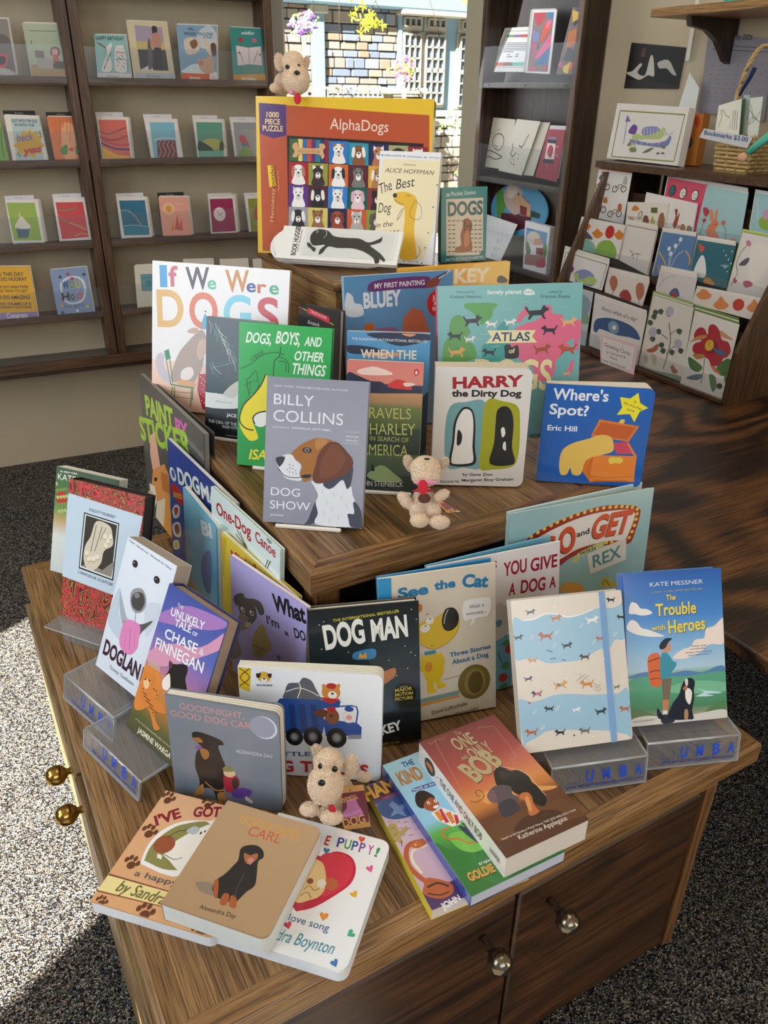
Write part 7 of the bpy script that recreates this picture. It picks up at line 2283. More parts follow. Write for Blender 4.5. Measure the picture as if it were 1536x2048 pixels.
('p','5c6c3c',[199,118,249,124,260,93,209,89]),
('e','5c4434',649,332,80,119),
('e','e8e2d8',649,332,51,93),
('c','d8843c',[48,88,67,117,110,100,85,84]),
('c','c89c5c',[45,12,45,46,82,42,79,16]),
('l','8c5c3c',20,[165,12,300,21]),
]),
 ({'name':'greeting_card','label':'card with orange lotuses, a red sun and green hills','cat':'card','group':'greeting cards in the tiered rack on the right','cover':'ebe6e2','q':[(-0.0,2.6),(207.9,0.0),(203.5,98.5),(3.9,98.9)],'t':0.0015,'coat':1,'rough':0.18,'P':[1.934,2.0871,0.8936],'yaw':-1.5708,'lean':0.1396,'bh':('envelope','card with orange lotuses, a red sun and green hills',[(-3,2,2.4,'e6e0da'),(-6,5,4.4,'d8d2cc')])},[
('c','8cc0b0',[9,25,63,70,144,73,197,36,190,-19,7,-12]),
('c','8cb84c',[203,19,223,75,281,97,334,92,390,40,372,-16,231,-22]),
('c','5c6470',[28,110,57,128,110,113,154,83,45,81]),
('c','9cc45c',[-9,78,43,67,46,40,-5,23]),
('e','c83028',1454,743,197,198),
('c','dc8434',[9,153,29,169,50,188,79,174,113,162,89,134,50,129]),
('c','dc8434',[137,121,155,137,175,155,204,142,237,130,214,102,176,97]),
('c','dc8434',[332,140,349,155,368,173,395,160,426,149,405,122,369,116]),
]),
 ({'name':'greeting_card','label':'plain cream card with a maroon border and tiny goat','cat':'card','group':'greeting cards in the tiered rack on the right','cover':'e6e1dc','q':[(5.2,23.9),(137.7,-0.0),(129.7,131.4),(0.0,132.3)],'t':0.0015,'coat':1,'rough':0.18,'P':[1.9305,1.8802,0.8686],'yaw':-1.5708,'lean':0.1396,'bh':('envelope','plain cream card with a maroon border and tiny goat',[(-3,2,2.4,'e6e0da'),(-6,5,4.4,'d8d2cc'),(-9,8,6.4,'e0d8d0'),(-12,11,8.4,'e6e0da'),(-15,14,10.4,'d8d2cc')])},[
('l','7c3444',20,[9,260,259,259]),
('l','7c3444',19,[256,258,267,6]),
('l','7c3444',15,[9,260,16,48]),
('l','6c6460',20,[102,84,130,106,177,109]),
('l','6c6460',20,[96,118,131,72]),
('l','6c6460',20,[153,110,156,68]),
('l','6c6460',15,[76,123,99,110]),
]),
 ({'name':'greeting_card','label':'blue card with white flowers and ochre fronds','cat':'card','group':'greeting cards in the tiered rack on the right','cover':'5b82b4','q':[(4.8,0.0),(130.7,39.4),(123.9,133.2),(0.0,129.7)],'t':0.0015,'coat':1,'rough':0.18,'P':[1.9306,1.7303,0.869],'yaw':-1.5708,'lean':0.1396,'bh':('envelope','blue card with white flowers and ochre fronds',[(-3,2,2.4,'e6e0da'),(-6,5,4.4,'d8d2cc'),(-9,8,6.4,'e0d8d0'),(-12,11,8.4,'e6e0da')])},[
('e','e8ecf0',722,1179,61,64),
('e','e8ecf0',607,981,62,65),
('e','e8ecf0',505,743,63,65),
('e','e8ecf0',404,869,63,66),
('l','c8d4e0',19,[119,70,112,134,145,220]),
('l','c8d4e0',19,[129,72,148,140,187,178]),
('l','c8d4e0',19,[114,69,102,116,98,156]),
('l','d8a864',47,[87,81,60,109,8,146]),
('l','d8a864',45,[254,110,245,148,202,181]),
('l','d8a864',48,[57,26,35,72]),
]),
 ({'name':'greeting_card','label':'dark teal card in a glossy sleeve with a fish and dots','cat':'card','group':'greeting cards in the tiered rack on the right','cover':'2f6c7c','q':[(6.0,0.7),(140.5,-0.0),(131.1,112.7),(0.0,110.2)],'t':0.0015,'coat':1,'rough':0.18,'P':[1.9328,1.5992,0.8851],'yaw':-1.5708,'lean':0.1396,'bh':('envelope','dark teal card in a glossy sleeve with a fish and dots',[(-3,2,2.4,'e6e0da'),(-6,5,4.4,'d8d2cc'),(-9,8,6.4,'e0d8d0'),(-12,11,8.4,'e6e0da')])},[
('c','d85c4c',[19,200,65,184,45,157]),
('c','e8ecec',[38,37,53,135,84,132,121,60,113,27]),
('c','8ca4ac',[200,113,254,122,241,105]),
('c','d8943c',[121,21,151,34,202,4,134,-1]),
('e','dce4e8',977,943,18,15),
('e','dce4e8',1093,852,18,15),
('e','dce4e8',1208,760,18,15),
('e','dce4e8',1323,670,18,15),
('e','dce4e8',1170,533,18,15),
('e','dce4e8',1285,442,18,15),
('e','dce4e8',1400,352,18,15),
('e','dce4e8',1245,974,18,15),
('e','dce4e8',1092,840,18,15),
('e','dce4e8',1207,749,18,15),
('e','dce4e8',1322,658,18,15),
('e','dce4e8',1170,521,18,15),
('e','dce4e8',1285,430,18,15),
('e','dce4e8',1400,340,18,15),
('e','dce4e8',1245,963,18,15),
('e','dce4e8',1092,829,18,15),
('e','dce4e8',1207,738,18,15),
('e','dce4e8',1322,647,18,15),
]),
 ({'name':'greeting_card','label':'green-edged card with a pink rose and a grey bird, at the right frame edge','cat':'card','group':'greeting cards in the tiered rack on the right','cover':'e2deda','q':[(7.4,11.1),(135.2,-0.0),(129.6,170.3),(-0.0,172.1)],'t':0.0015,'coat':1,'rough':0.18,'P':[1.9301,1.4605,0.8657],'yaw':-1.5708,'lean':0.1396,'bh':('envelope','green-edged card with a pink rose and a grey bird, at the right frame edge',[(-3,2,2.4,'a0b848'),(-6,5,4.4,'c8d08c')])},[
('c','c87c94',[39,291,52,304,75,289,64,273]),
('l','5c4448',16,[21,169,25,230,52,279]),
('c','5c5c64',[38,172,62,206,93,219,81,179]),
('c','e8e4dc',[83,269,142,299,185,270,212,187,178,115,125,112]),
('l','5c4c4c',17,[26,55,45,128,21,169]),
('c','b8506c',[27,102,59,92,47,75]),
('c','b85c74',[96,92,128,105,161,89,124,67]),
('l','a8b84c',32,[3,341,159,338]),
]),
 ({'name':'greeting_card','label':'small card with a striped sofa and a green border, left end of its row','cat':'card','group':'greeting cards in the tiered rack on the right','cover':'eceaea','q':[(3.3,1.5),(211.1,-0.0),(213.8,91.2),(0.0,97.8)],'t':0.0015,'coat':1,'rough':0.18,'P':[1.8917,2.0992,0.7979],'yaw':-1.5708,'lean':0.1396,'bh':('envelope','small card with a striped sofa and a green border, left end of its row',[(-3,2,2.4,'c8d8b0'),(-6,5,4.4,'e0d8d0'),(-9,8,6.4,'e6e0da')])},[
('l','8c8c34',23,[17,174,417,161]),
('l','8c8c34',21,[414,160,401,4]),
('l','8c8c34',23,[17,174,17,15]),
('c','8c9cc8',[149,67,222,98,307,86,349,40,321,7,187,-1,155,31]),
('c','b8cc7c',[133,54,179,63,204,30,300,67,359,50,330,18,197,11]),
('c','6c4c94',[74,81,101,105,130,82,111,55]),
('l','4c4c6c',23,[78,26,66,145]),
]),
 ({'name':'greeting_card','label':'card with two dotted trees and a rust-red animal','cat':'card','group':'greeting cards in the tiered rack on the right','cover':'e6ddd6','q':[(1.6,9.4),(168.4,-0.0),(171.5,73.1),(0.0,71.8)],'t':0.0015,'coat':1,'rough':0.18,'P':[1.8901,1.8767,0.7865],'yaw':-1.5708,'lean':0.1396,'bh':('envelope','card with two dotted trees and a rust-red animal',[(-3,2,2.4,'e6e0da'),(-6,5,4.4,'d8d2cc'),(-9,8,6.4,'e0d8d0'),(-12,11,8.4,'e6e0da'),(-15,14,10.4,'d8d2cc')])},[
('c','b8745c',[49,55,23,94,36,127,76,122,97,82,80,39]),
('c','b8745c',[273,47,250,94,262,126,305,122,325,66,302,31]),
('c','a8443c',[137,19,149,57,194,66,240,23,209,-10]),
('l','6c4434',21,[75,38,73,6]),
('l','6c4434',20,[302,31,304,10]),
]),
 ({'name':'greeting_card','label':'glossy card with a blue and red bird on pale leaves','cat':'card','group':'greeting cards in the tiered rack on the right','cover':'d8d4d4','q':[(1.5,-0.0),(138.3,1.5),(130.9,69.7),(0.0,66.1)],'t':0.0015,'coat':1,'rough':0.18,'P':[1.8966,1.6719,0.8323],'yaw':-1.5708,'lean':0.1396,'bh':('envelope','glossy card with a blue and red bird on pale leaves',[(-3,2,2.4,'e6e0da'),(-6,5,4.4,'d8d2cc'),(-9,8,6.4,'e0d8d0'),(-12,11,8.4,'e6e0da'),(-15,14,10.4,'d8d2cc')])},[
('c','4c6494',[101,20,121,52,152,55,176,19,128,5]),
('c','b84454',[121,24,149,34,154,6,128,5]),
('l','a8a8b0',19,[7,34,49,100,97,117]),
('l','a8a8b0',19,[35,81,0,116]),
]),
 ({'name':'greeting_card','label':'long card with orange lotuses and a red sun, right end of its row','cat':'card','group':'greeting cards in the tiered rack on the right','cover':'e6dcd6','q':[(0.0,0.0),(217.0,0.8),(221.5,55.6),(5.0,46.1)],'t':0.0015,'coat':1,'rough':0.18,'P':[1.8963,1.5348,0.8304],'yaw':-1.5708,'lean':0.1396,'bh':('envelope','long card with orange lotuses and a red sun, right end of its row',[(-3,2,2.4,'e6e0da'),(-6,5,4.4,'d8d2cc')])},[
('e','c03c34',1505,293,182,143),
('e','c03c34',1505,293,182,158),
('c','dc8c54',[15,54,35,81,50,108,82,89,118,71,98,47,51,37]),
('c','dc8c54',[145,25,164,53,178,79,209,61,244,43,224,19,180,9]),
('c','dc8c54',[354,55,371,81,384,106,413,88,445,71,428,49,387,39]),
]),
 ({'name':'greeting_card','label':'pale blue card half hidden behind the map book','cat':'card','group':'greeting cards in the tiered rack on the right','cover':'c4ccd0','q':[(29.6,-0.0),(155.6,8.5),(135.0,175.8),(-0.0,176.6)],'t':0.0015,'coat':1,'rough':0.18,'P':[1.8341,2.027,0.6183],'yaw':-1.5708,'lean':0.1396,'bh':('envelope','pale blue card half hidden behind the map book',[(-3,2,2.4,'e6e0da')])},[
('c','8ca8b8',[44,274,140,333,267,292,249,183,109,170]),
('c','8cac8c',[206,183,266,215,297,165,232,149]),
]),
 ({'name':'greeting_card','label':'white card with a big blue whale','cat':'card','group':'greeting cards in the tiered rack on the right','cover':'e4e0de','q':[(24.7,6.5),(239.2,-0.0),(224.7,151.1),(-0.0,157.7)],'t':0.0015,'coat':1,'rough':0.18,'P':[1.8352,1.8793,0.6263],'yaw':-1.5708,'lean':0.1396,'bh':('envelope','white card with a big blue whale',[(-3,2,2.4,'e6e0da'),(-6,5,4.4,'d8d2cc'),(-9,8,6.4,'e0d8d0'),(-12,11,8.4,'e6e0da')])},[
('c','3c5c8c',[53,122,53,180,117,209,205,222,308,220,389,203,441,166,439,147,360,145,262,133,170,136,103,134,86,106]),
('c','7ca0bc',[168,178,197,208,246,197,266,159,235,136,194,142]),
('e','e8e4dc',1113,861,86,73),
('t','2c3444','Have a whale of a day!',410,1263,1507,120,-14,''),
]),
 ({'name':'greeting_card','label':'tall card with a leafy grey branch and small animals','cat':'card','group':'greeting cards in the tiered rack on the right','cover':'e2ded6','q':[(15.7,-0.0),(181.6,0.8),(150.8,206.6),(0.0,210.6)],'t':0.0015,'coat':1,'rough':0.18,'P':[1.8352,1.6496,0.6264],'yaw':-1.5708,'lean':0.1396,'bh':('envelope','tall card with a leafy grey branch and small animals',[(-3,2,2.4,'8ca060'),(-6,5,4.4,'e0dcd0'),(-9,8,6.4,'a8b478'),(-12,11,8.4,'8ca060')])},[
('l','5c5448',29,[216,34,218,123,209,209,166,294]),
('l','5c5448',19,[195,232,239,277,272,276]),
('l','5c5448',19,[193,205,111,228,59,243]),
('l','5c5448',19,[207,121,244,174,300,172]),
('c','4c5850',[29,324,39,345,68,339,61,315]),
('c','4c5850',[66,336,75,357,104,352,96,327]),
('c','4c5850',[27,297,37,319,66,313,59,288]),
('c','4c5850',[89,223,99,245,127,240,120,215]),
('c','4c5850',[235,259,244,280,271,274,264,250]),
('c','4c5850',[61,172,71,194,100,189,92,164]),
('c','4c5850',[137,155,147,177,175,172,168,147]),
('c','4c5850',[160,126,169,148,197,143,190,118]),
('c','4c5850',[225,134,234,156,261,151,255,126]),
('c','4c5850',[283,158,292,180,319,175,312,150]),
('c','4c5850',[12,258,22,280,51,274,44,249]),
('c','4c5850',[128,337,137,358,165,352,158,328]),
('e','b8b8cc',339,1090,155,139),
('e','b8b8cc',1342,990,145,135),
('e','b8b8cc',741,1794,148,135),
('c','a86444',[60,108,99,132,124,161,140,147,128,117,88,98]),
('c','a86c54',[265,57,274,77,303,59,324,47,297,30]),
('c','8c9c7c',[30,8,167,11,353,29,360,-5,30,-10]),
('c','c8b89c',[53,61,65,78,86,70,87,34]),
('c','c8b89c',[105,84,123,98,153,79,146,36]),
]),
 ({'name':'greeting_card','label':'white card with a big red flower and four birds, at the right end','cat':'card','group':'greeting cards in the tiered rack on the right','cover':'e6e2de','q':[(21.2,1.0),(168.9,-0.0),(150.8,201.2),(0.0,205.1)],'t':0.0015,'coat':1,'rough':0.18,'P':[1.8345,1.4911,0.6213],'yaw':-1.5708,'lean':0.1396,'bh':('envelope','white card with a big red flower and four birds, at the right end',[(-3,2,2.4,'5c7838'),(-6,5,4.4,'7c9450'),(-9,8,6.4,'e0dcd0'),(-12,11,8.4,'5c7838'),(-15,14,10.4,'7c9450')])},[
('c','b0283c',[42,299,62,329,98,330,128,304,120,351,150,367,193,344,224,303,270,298,300,257,289,221,269,208,263,173,216,151,174,182,124,177,64,195,60,236,102,264,48,267]),
('c','8c1c30',[133,263,164,288,212,267,208,225,162,212]),
('e','d8b83c',796,1267,144,154),
('l','b0283c',18,[159,253,151,276]),
('c','4c7844',[47,156,102,149,158,127,134,94,77,104]),
('c','4c7844',[246,151,292,214,335,201,332,134,278,119]),
('c','5c8450',[214,100,254,103,283,53,264,21]),
('c','4c7040',[311,112,334,127,345,72]),
('c','c88c54',[28,236,65,280,119,301,116,280,54,252]),
('c','3c6c94',[191,245,230,247,284,241,259,223,219,223]),
('c','cc9c74',[198,345,235,338,296,317,264,313,214,317]),
('c','5c7888',[73,41,129,79,177,89,150,51]),
('c','c87c4c',[199,155,237,149,280,128,245,126]),
('c','b0884c',[70,179,137,197,152,184,109,160]),
('e','3c3428',1498,310,94,81),
('l','4c6040',22,[155,177,171,105,181,39]),
]),
 ({'name':'price_sign','label':'small pink-edged sign about greeting cards by a local artist, hung on the rack front','cat':'sign','cover':'eecfd8','q':[(37.0,-0.0),(170.0,24.3),(163.7,115.3),(0.0,108.9)],'t':0.0008,'coat':0,'rough':0.5,'P':[1.7961,1.7835,0.5838],'yaw':-1.5708,'lean':0.0698},[
('p','f0eae8',[35,207,304,211,311,71,66,49]),
('t','2c2c30','Greeting Cards',290,782,1107,109,-4,''),
('t','2c2c30','by local artist &',425,605,820,78,24,''),
('t','2c2c30','friend,',620,492,323,73,-9,''),
('t','2c2c30','Cathy Meyerhaeuser',309,312,1040,78,18,''),
('t','2c2c30','Brown',703,198,318,69,27,''),
]),
 ({'name':'boxed_card_set','label':'clear-lidded card box with a purple striped sofa drawing and olive border','cat':'card box','cover':'e6e2de','q':[(10.3,1.7),(314.5,0.0),(299.1,159.6),(-0.0,166.1)],'t':0.03,'coat':1,'rough':0.12,'P':[2.0597,2.1308,1.1684],'yaw':-1.5708,'lean':0.1571},[
('l','8c8c34',39,[42,288,579,280]),
('l','8c8c34',34,[579,280,591,22]),
('l','8c8c34',35,[591,22,62,16]),
('l','8c8c34',40,[62,16,42,288]),
('c','7c84b4',[203,128,286,119,385,114,482,132,507,163,524,144,496,97,354,96,232,102,188,114]),
('c','8c8cc0',[273,192,331,207,399,203,420,172,293,153]),
('c','b8c884',[198,141,230,163,293,153,383,170,445,205,466,174,433,140,320,134,225,122]),
('c','6c4c94',[158,167,186,212,227,197,217,156]),
('l','5c5c7c',22,[142,97,123,233]),
('p','7c6ca8',[110,226,115,267,155,227]),
('c','c8ccd0',[452,186,503,175,543,200,514,170,470,164]),
('c','7c8444',[175,92,194,110,214,98,198,85]),
('c','7c8444',[456,101,485,100,502,91,476,88]),
('c','7c8c4c',[206,77,256,80,265,55,215,54]),
('l','4c4c50',17,[221,78,223,95,240,95,251,80]),
('c','6c7454',[321,53,360,79,404,89,375,63]),
('c','5c6470',[437,54,450,68,464,56]),
('c','5c6470',[472,60,488,69,506,58]),
('l','e4e4ec',21,[287,196,295,159]),
('l','e4e4ec',21,[246,120,248,100]),
('l','e4e4ec',21,[313,197,322,161]),
('l','e4e4ec',21,[295,123,297,103]),
('l','e4e4ec',20,[340,198,349,162]),
('l','e4e4ec',21,[342,125,345,105]),
('l','e4e4ec',20,[367,199,375,163]),
('l','e4e4ec',20,[390,128,392,108]),
('l','e4e4ec',20,[393,200,401,164]),
('l','e4e4ec',20,[436,130,439,110]),
]),
 ({'name':'wall_photo','label':'dark photograph of white folded shapes pinned to the right wall','cat':'photo','cover':'0f0c0d','q':[(0.0,1.6),(243.1,0.0),(247.3,116.7),(5.5,138.4)],'t':0.0008,'coat':0.3,'rough':0.4,'P':[2.275,2.3027,1.3753],'yaw':-1.5708,'lean':0},[
('c','c8c4bc',[4,95,61,108,116,149,139,142,106,101,143,80,183,87,202,188,227,188,255,113,259,73,206,80,138,54,70,70]),
('c','b8b4ac',[276,153,338,169,380,158,419,118,453,78,417,85,360,119,299,120]),
('c','5c3428',[116,197,127,244,151,230,149,189]),
('c','24201f',[-2,46,106,52,276,45,477,-1,7,3]),
]),
 ({'name':'wall_calendar','label':'grey calendar page headed May 2026, hanging behind the wicker basket','cat':'calendar','cover':'8f8a92','q':[(14.5,18.7),(264.8,0.0),(238.7,211.3),(0.0,235.7)],'t':0.003,'coat':0,'rough':0.7,'P':[2.27,1.9716,1.2923],'yaw':-1.5708,'lean':0},[
('t','1c1c20','May 2026',942,2169,705,137,-44,''),
('l','3c3a40',15,[54,406,450,378]),
('l','3c3a40',15,[51,385,456,358]),
('l','6c6870',19,[70,296,84,295]),
('l','6c6870',19,[133,295,147,294]),
('l','6c6870',19,[195,294,209,293]),
('l','6c6870',18,[256,293,270,292]),
('l','6c6870',18,[316,293,330,291]),
('l','6c6870',18,[375,292,388,290]),
('l','6c6870',18,[432,291,445,290]),
('l','7c7880',8,[58,324,459,302]),
('l','6c6870',19,[72,247,86,246]),
('l','6c6870',19,[135,247,150,245]),
('l','6c6870',19,[198,246,212,245]),
('l','6c6870',18,[259,246,273,245]),
('l','6c6870',18,[319,245,333,244]),
('l','6c6870',18,[378,245,391,244]),
('l','6c6870',18,[436,245,449,243]),
('l','7c7880',8,[60,276,472,256]),
('l','6c6870',19,[74,198,88,196]),
('l','6c6870',19,[138,198,152,196]),
('l','6c6870',19,[200,198,215,196]),
('l','6c6870',19,[262,198,276,197]),
('l','6c6870',18,[322,198,336,197]),
('l','6c6870',18,[381,198,395,197]),
('l','6c6870',18,[439,198,452,197]),
('l','7c7880',8,[62,226,485,210]),
('l','6c6870',20,[76,148,91,146]),
('l','6c6870',19,[140,148,155,147]),
('l','6c6870',19,[203,149,217,148]),
('l','6c6870',19,[265,149,279,148]),
('l','6c6870',18,[325,150,339,149]),
('l','6c6870',18,[385,150,398,149]),
('l','6c6870',18,[443,151,456,150]),
('l','7c7880',8,[64,176,498,163]),
('l','6c6870',20,[78,97,93,96]),
('l','6c6870',19,[143,98,157,97]),
('l','6c6870',19,[206,99,220,98]),
('l','6c6870',19,[268,100,282,99]),
('l','6c6870',18,[328,101,342,100]),
('l','6c6870',18,[388,102,401,101]),
('l','6c6870',18,[446,103,460,102]),
('l','7c7880',8,[66,126,511,117]),
]),
 ({'name':'price_card','label':'white framed price card with coloured bars at the top and bottom','cat':'price card','cover':'e8e4de','q':[(0.0,4.0),(240.2,-0.0),(215.0,157.0),(44.0,159.8)],'t':0.006,'P':[2.2107,3.017,1.4286],'yaw':-1.5708,'lean':0.2094},[
('p','b8b0a8',[118,299,447,288,507,28,35,38]),
('p','ecebea',[134,291,438,282,492,35,53,45]),
('p','5c9c4c',[142,270,225,267,221,248,137,251]),
('p','8c5c9c',[225,267,313,265,315,245,221,248]),
('p','c8443c',[313,265,434,262,431,241,315,245]),
('p','d8602c',[74,73,179,73,170,47,71,48]),
('p','7c5a4c',[179,73,281,71,304,45,170,47]),
('p','6cc0ac',[281,71,442,69,435,42,304,45]),
('l','4a4648',26,[154,211,441,202]),
('l','4a4648',26,[149,199,436,190]),
('l','4a4648',26,[143,187,432,178]),
('l','4a4648',26,[138,174,427,166]),
('l','4a4648',26,[133,162,423,154]),
('l','4a4648',26,[128,149,269,146]),
('l','3a3638',31,[201,127,233,126]),
('l','3a3638',30,[308,128,345,127]),
('l','3a3638',31,[195,111,271,111]),
('l','3a3638',30,[302,112,345,112]),
]),
 ({'name':'leaflet','label':'white-bordered leaflet with a bright abstract painting, stands in the middle of its shelf','cat':'leaflet','cover':'eeecea','q':[(14.6,6.0),(154.2,0.0),(134.7,206.0),(0.0,211.9)],'t':0.003,'P':[2.1799,2.7501,1.42],'yaw':-1.5708,'lean':0.1047,'bh':('leaflet','bright abstract leaflet',[(-6,0,4,'e0dcd8'),(-13,3,7,'a8a4a4'),(-20,6,10,'ecebe8'),(-27,0,13,'989498'),(-34,3,16,'e0dcd8'),(-41,6,19,'a8a4a4')])},[
('p','8c7470',[11,406,243,396,283,15,41,20]),
('p','c82c3c',[11,406,148,398,151,367,109,320,74,324,28,367]),
('p','2c84b8',[164,398,243,395,244,350,185,365]),
('p','e8502c',[155,336,236,323,239,295,166,204,139,218]),
('p','f068a0',[179,347,215,354,233,332,205,296,176,301]),
('p','f05c9c',[104,104,222,240,251,270,261,182,150,103]),
('p','2c78b0',[252,176,269,126,252,63,105,62,152,97]),
('p','7c84b8',[25,298,126,262,118,212,51,208]),
('p','c83c74',[49,215,97,207,96,130,61,111]),
('p','3c7c7c',[37,176,52,182,56,131,40,131]),
('p','d8506c',[46,23,74,46,154,51,146,39,81,21]),
('p','c8486c',[245,50,271,75,277,15,232,15]),
('p','5c7c3c',[229,289,244,295,162,217,143,205]),
('p','4c4a54',[110,200,145,199,133,161,108,168]),
]),
 ({'name':'leaflet','label':'leaflet with an orange and grey abstract painting, right end of the same shelf','cat':'leaflet','cover':'7a6a64','q':[(0.0,0.6),(87.1,0.0),(68.7,205.0),(28.3,210.5)],'t':0.003,'P':[2.1816,2.5612,1.4176],'yaw':-1.5708,'lean':0.1047},[
('p','e8b83c',[57,404,143,387,135,347,81,326]),
('p','24242c',[83,320,145,346,143,323,109,301]),
('p','c8702c',[57,267,142,293,151,263,151,197,61,151]),
('p','3c4450',[75,175,165,149,167,76,48,90]),
('p','f0d03c',[61,46,134,82,159,70,126,5,81,15]),
('p','e8602c',[136,76,162,76,163,39,123,15]),
('p','d85c9c',[9,78,44,84,61,46,0,53]),
('p','2c5484',[76,409,135,411,145,381,90,396]),
]),
 ({'name':'greeting_card','label':'cream card with an ink hand holding an egg shape','cat':'card','group':'cards on the dark bookcase','cover':'d6cfbe','q':[(0.0,1.7),(180.9,-0.0),(179.3,189.7),(1.0,193.4)],'t':0.0015,'P':[2.2004,3.0144,1.0732],'yaw':-1.5708,'lean':0.1396},[
('l','3c3c34',37,[138,258,188,267,236,247,257,216,249,170,211,141,154,151,112,188,106,227,138,258]),
('l','3c3c34',28,[145,180,179,166,190,150]),
('l','3c3c34',43,[-8,121,81,133,170,119,235,103,272,96]),
('l','3c3c34',43,[13,75,97,84,186,70,269,89]),
('l','3c3c34',23,[67,255,86,269]),
('l','3c3c34',23,[150,295,173,295]),
]),
 ({'name':'greeting_card','label':'cream card with two ink cranes and red dots','cat':'card','group':'cards on the dark bookcase','cover':'d8d2c2','q':[(0.0,6.3),(155.5,-0.0),(207.9,199.0),(60.1,203.0)],'t':0.0015,'P':[2.184,2.8672,1.0628],'yaw':-1.5708,'lean':0.1396},[
('l','3c3c34',39,[206,218,237,207,268,228,283,266,309,301]),
('l','3c3c34',30,[237,207,252,196]),
('l','3c3c34',40,[145,132,120,156,139,183,120,226]),
('l','3c3c34',40,[145,132,170,140,189,167]),
('l','4c4c44',18,[147,126,124,92]),
('l','4c4c44',18,[152,126,184,96]),
('e','a82c34',750,403,44,26),
('e','a82c34',934,359,55,33),
('e','a82c34',1151,598,33,20),
('e','5c2c34',1113,748,33,20),
]),
 ({'name':'greeting_card','label':'blank cream card fanned behind the crane card','cat':'card','group':'cards on the dark bookcase','cover':'cfc8b6','q':[(16.2,-0.0),(79.1,1.6),(117.1,195.7),(-0.0,193.3)],'t':0.003,'P':[2.1932,2.7301,1.0642],'yaw':-1.5708,'lean':0.1396},[
]),
 ({'name':'greeting_card','label':'dark red card with a striped festive cracker','cat':'card','group':'cards on the dark bookcase','cover':'a53444','q':[(-0.0,6.6),(131.0,0.0),(120.9,180.7),(23.5,180.1)],'t':0.0015,'P':[2.1862,2.6306,1.0575],'yaw':-1.5708,'lean':0.1396,'bh':('envelope','dark red card',[(2,14,4,'dcdce0')])},[
('p','2c2c38',[64,290,169,289,172,265,67,266]),
('p','e4dcd8',[68,263,163,262,179,155,70,150]),
('c','b83444',[95,243,122,251,152,222,142,162,102,177,85,212]),
('p','1c1c1c',[65,150,171,151,195,123,55,119]),
('p','8c7c9c',[68,308,157,309,169,289,64,290]),
('l','d8d0cc',16,[160,241,208,245]),
('l','d8d0cc',16,[161,196,222,176]),
('l','d8b0b0',12,[117,117,122,72]),
]),
 ({'name':'round_puzzle','label':'round picture of a white animal behind a small house under blue sky','cat':'picture','cover':'5ca4cc','q':[(62.4,0.0),(380.5,4.8),(312.4,208.5),(0.0,195.4)],'t':0.006,'round':1,'P':[2.2293,2.9763,0.8186],'yaw':-1.5708,'lean':0.1396},[
('c','5c9c3c',[35,353,99,345,151,295,205,204,154,135,113,109]),
('p','24443c',[540,223,666,208,673,172,552,170]),
('p','5c1c2c',[159,157,334,171,563,172,586,101,380,31,165,101]),
('c','c8b4a4',[150,337,186,374,259,402,295,398,377,359,399,328,339,301,287,282,313,237,387,225,391,178,325,163,214,212,156,282]),
('c','e4d4c4',[188,368,260,398,313,380,315,339,262,286,198,300]),
('p','d8a884',[284,289,377,325,520,267,552,170,417,167,387,225,313,237]),
('l','6c3c34',31,[390,320,509,266]),
('p','8c2434',[391,246,485,236,501,171,416,171]),
('e','2c2c2c',1723,1627,56,55),
]),
 ({'name':'price_tent','label':'folded white price card with faint blue handwriting','cat':'price card','cover':'e8e8ea','q':[(82.1,0.0),(229.8,22.9),(275.6,180.7),(-0.0,197.6)],'t':0.001,'P':[2.1644,3.0149,0.6947],'yaw':-1.5708,'lean':0.2443},[
('t','a8bcd8','$7',1688,921,361,146,18,''),
('t','a8bcd8','$7',1635,572,363,147,23,''),
('t','a8bcd8','$1',1541,307,366,147,26,''),
('l','b4c4dc',21,[170,284,180,301,208,282,216,298]),
('l','b4c4dc',21,[182,245,197,263,225,244,233,260]),
('l','b4c4dc',21,[229,285,240,301,268,283,275,298]),
('l','b4c4dc',21,[242,246,257,264,285,245,292,261]),
('l','b4c4dc',20,[288,285,299,302,326,283,334,299]),
('l','b4c4dc',20,[301,247,316,265,343,246,351,262]),
('l','b4c4dc',20,[347,286,357,303,384,284,391,300]),
('l','b4c4dc',20,[359,248,374,266,401,247,408,263]),
('l','b4c4dc',20,[404,287,414,303,441,285,448,300]),
('l','b4c4dc',20,[416,249,431,266,458,248,465,263]),
]),
 ({'name':'card_box','label':'white card box showing an animal, a house and a garden, on the lowest visible shelf','cat':'card box','cover':'eceaec','q':[(28.4,-0.0),(173.8,0.8),(156.4,181.6),(0.0,185.9)],'t':0.035,'P':[2.1697,2.6598,0.712],'yaw':-1.5708,'lean':0.0698},[
('p','7ca8c8',[31,321,293,317,298,229,42,219]),
('c','e0d4c8',[51,261,106,303,192,292,209,261,149,207,72,212]),
('p','d8a890',[139,245,216,267,265,219,150,201]),
('p','8c3040',[185,189,270,197,280,142,193,139]),
('c','4c7c54',[45,208,83,208,127,140,75,120]),
('p','a07c6c',[57,117,319,148,323,58,67,37]),
('c','b84c5c',[231,100,308,118,323,58,216,45]),
('c','5c8c4c',[265,219,308,225,319,148,284,143]),
('l','3c7cb8',45,[33,312,132,312]),
]),
 ({'name':'folded_sheet','label':'folded white sheet of paper leaning behind the sofa-drawing card box','cat':'paper','cover':'dfe2e0','q':[(0.0,2.1),(99.1,-0.0),(87.3,206.3),(35.9,248.8)],'t':0.001,'P':[2.2002,2.0085,1.1723],'yaw':-1.5708,'lean':0.0698},[
]),
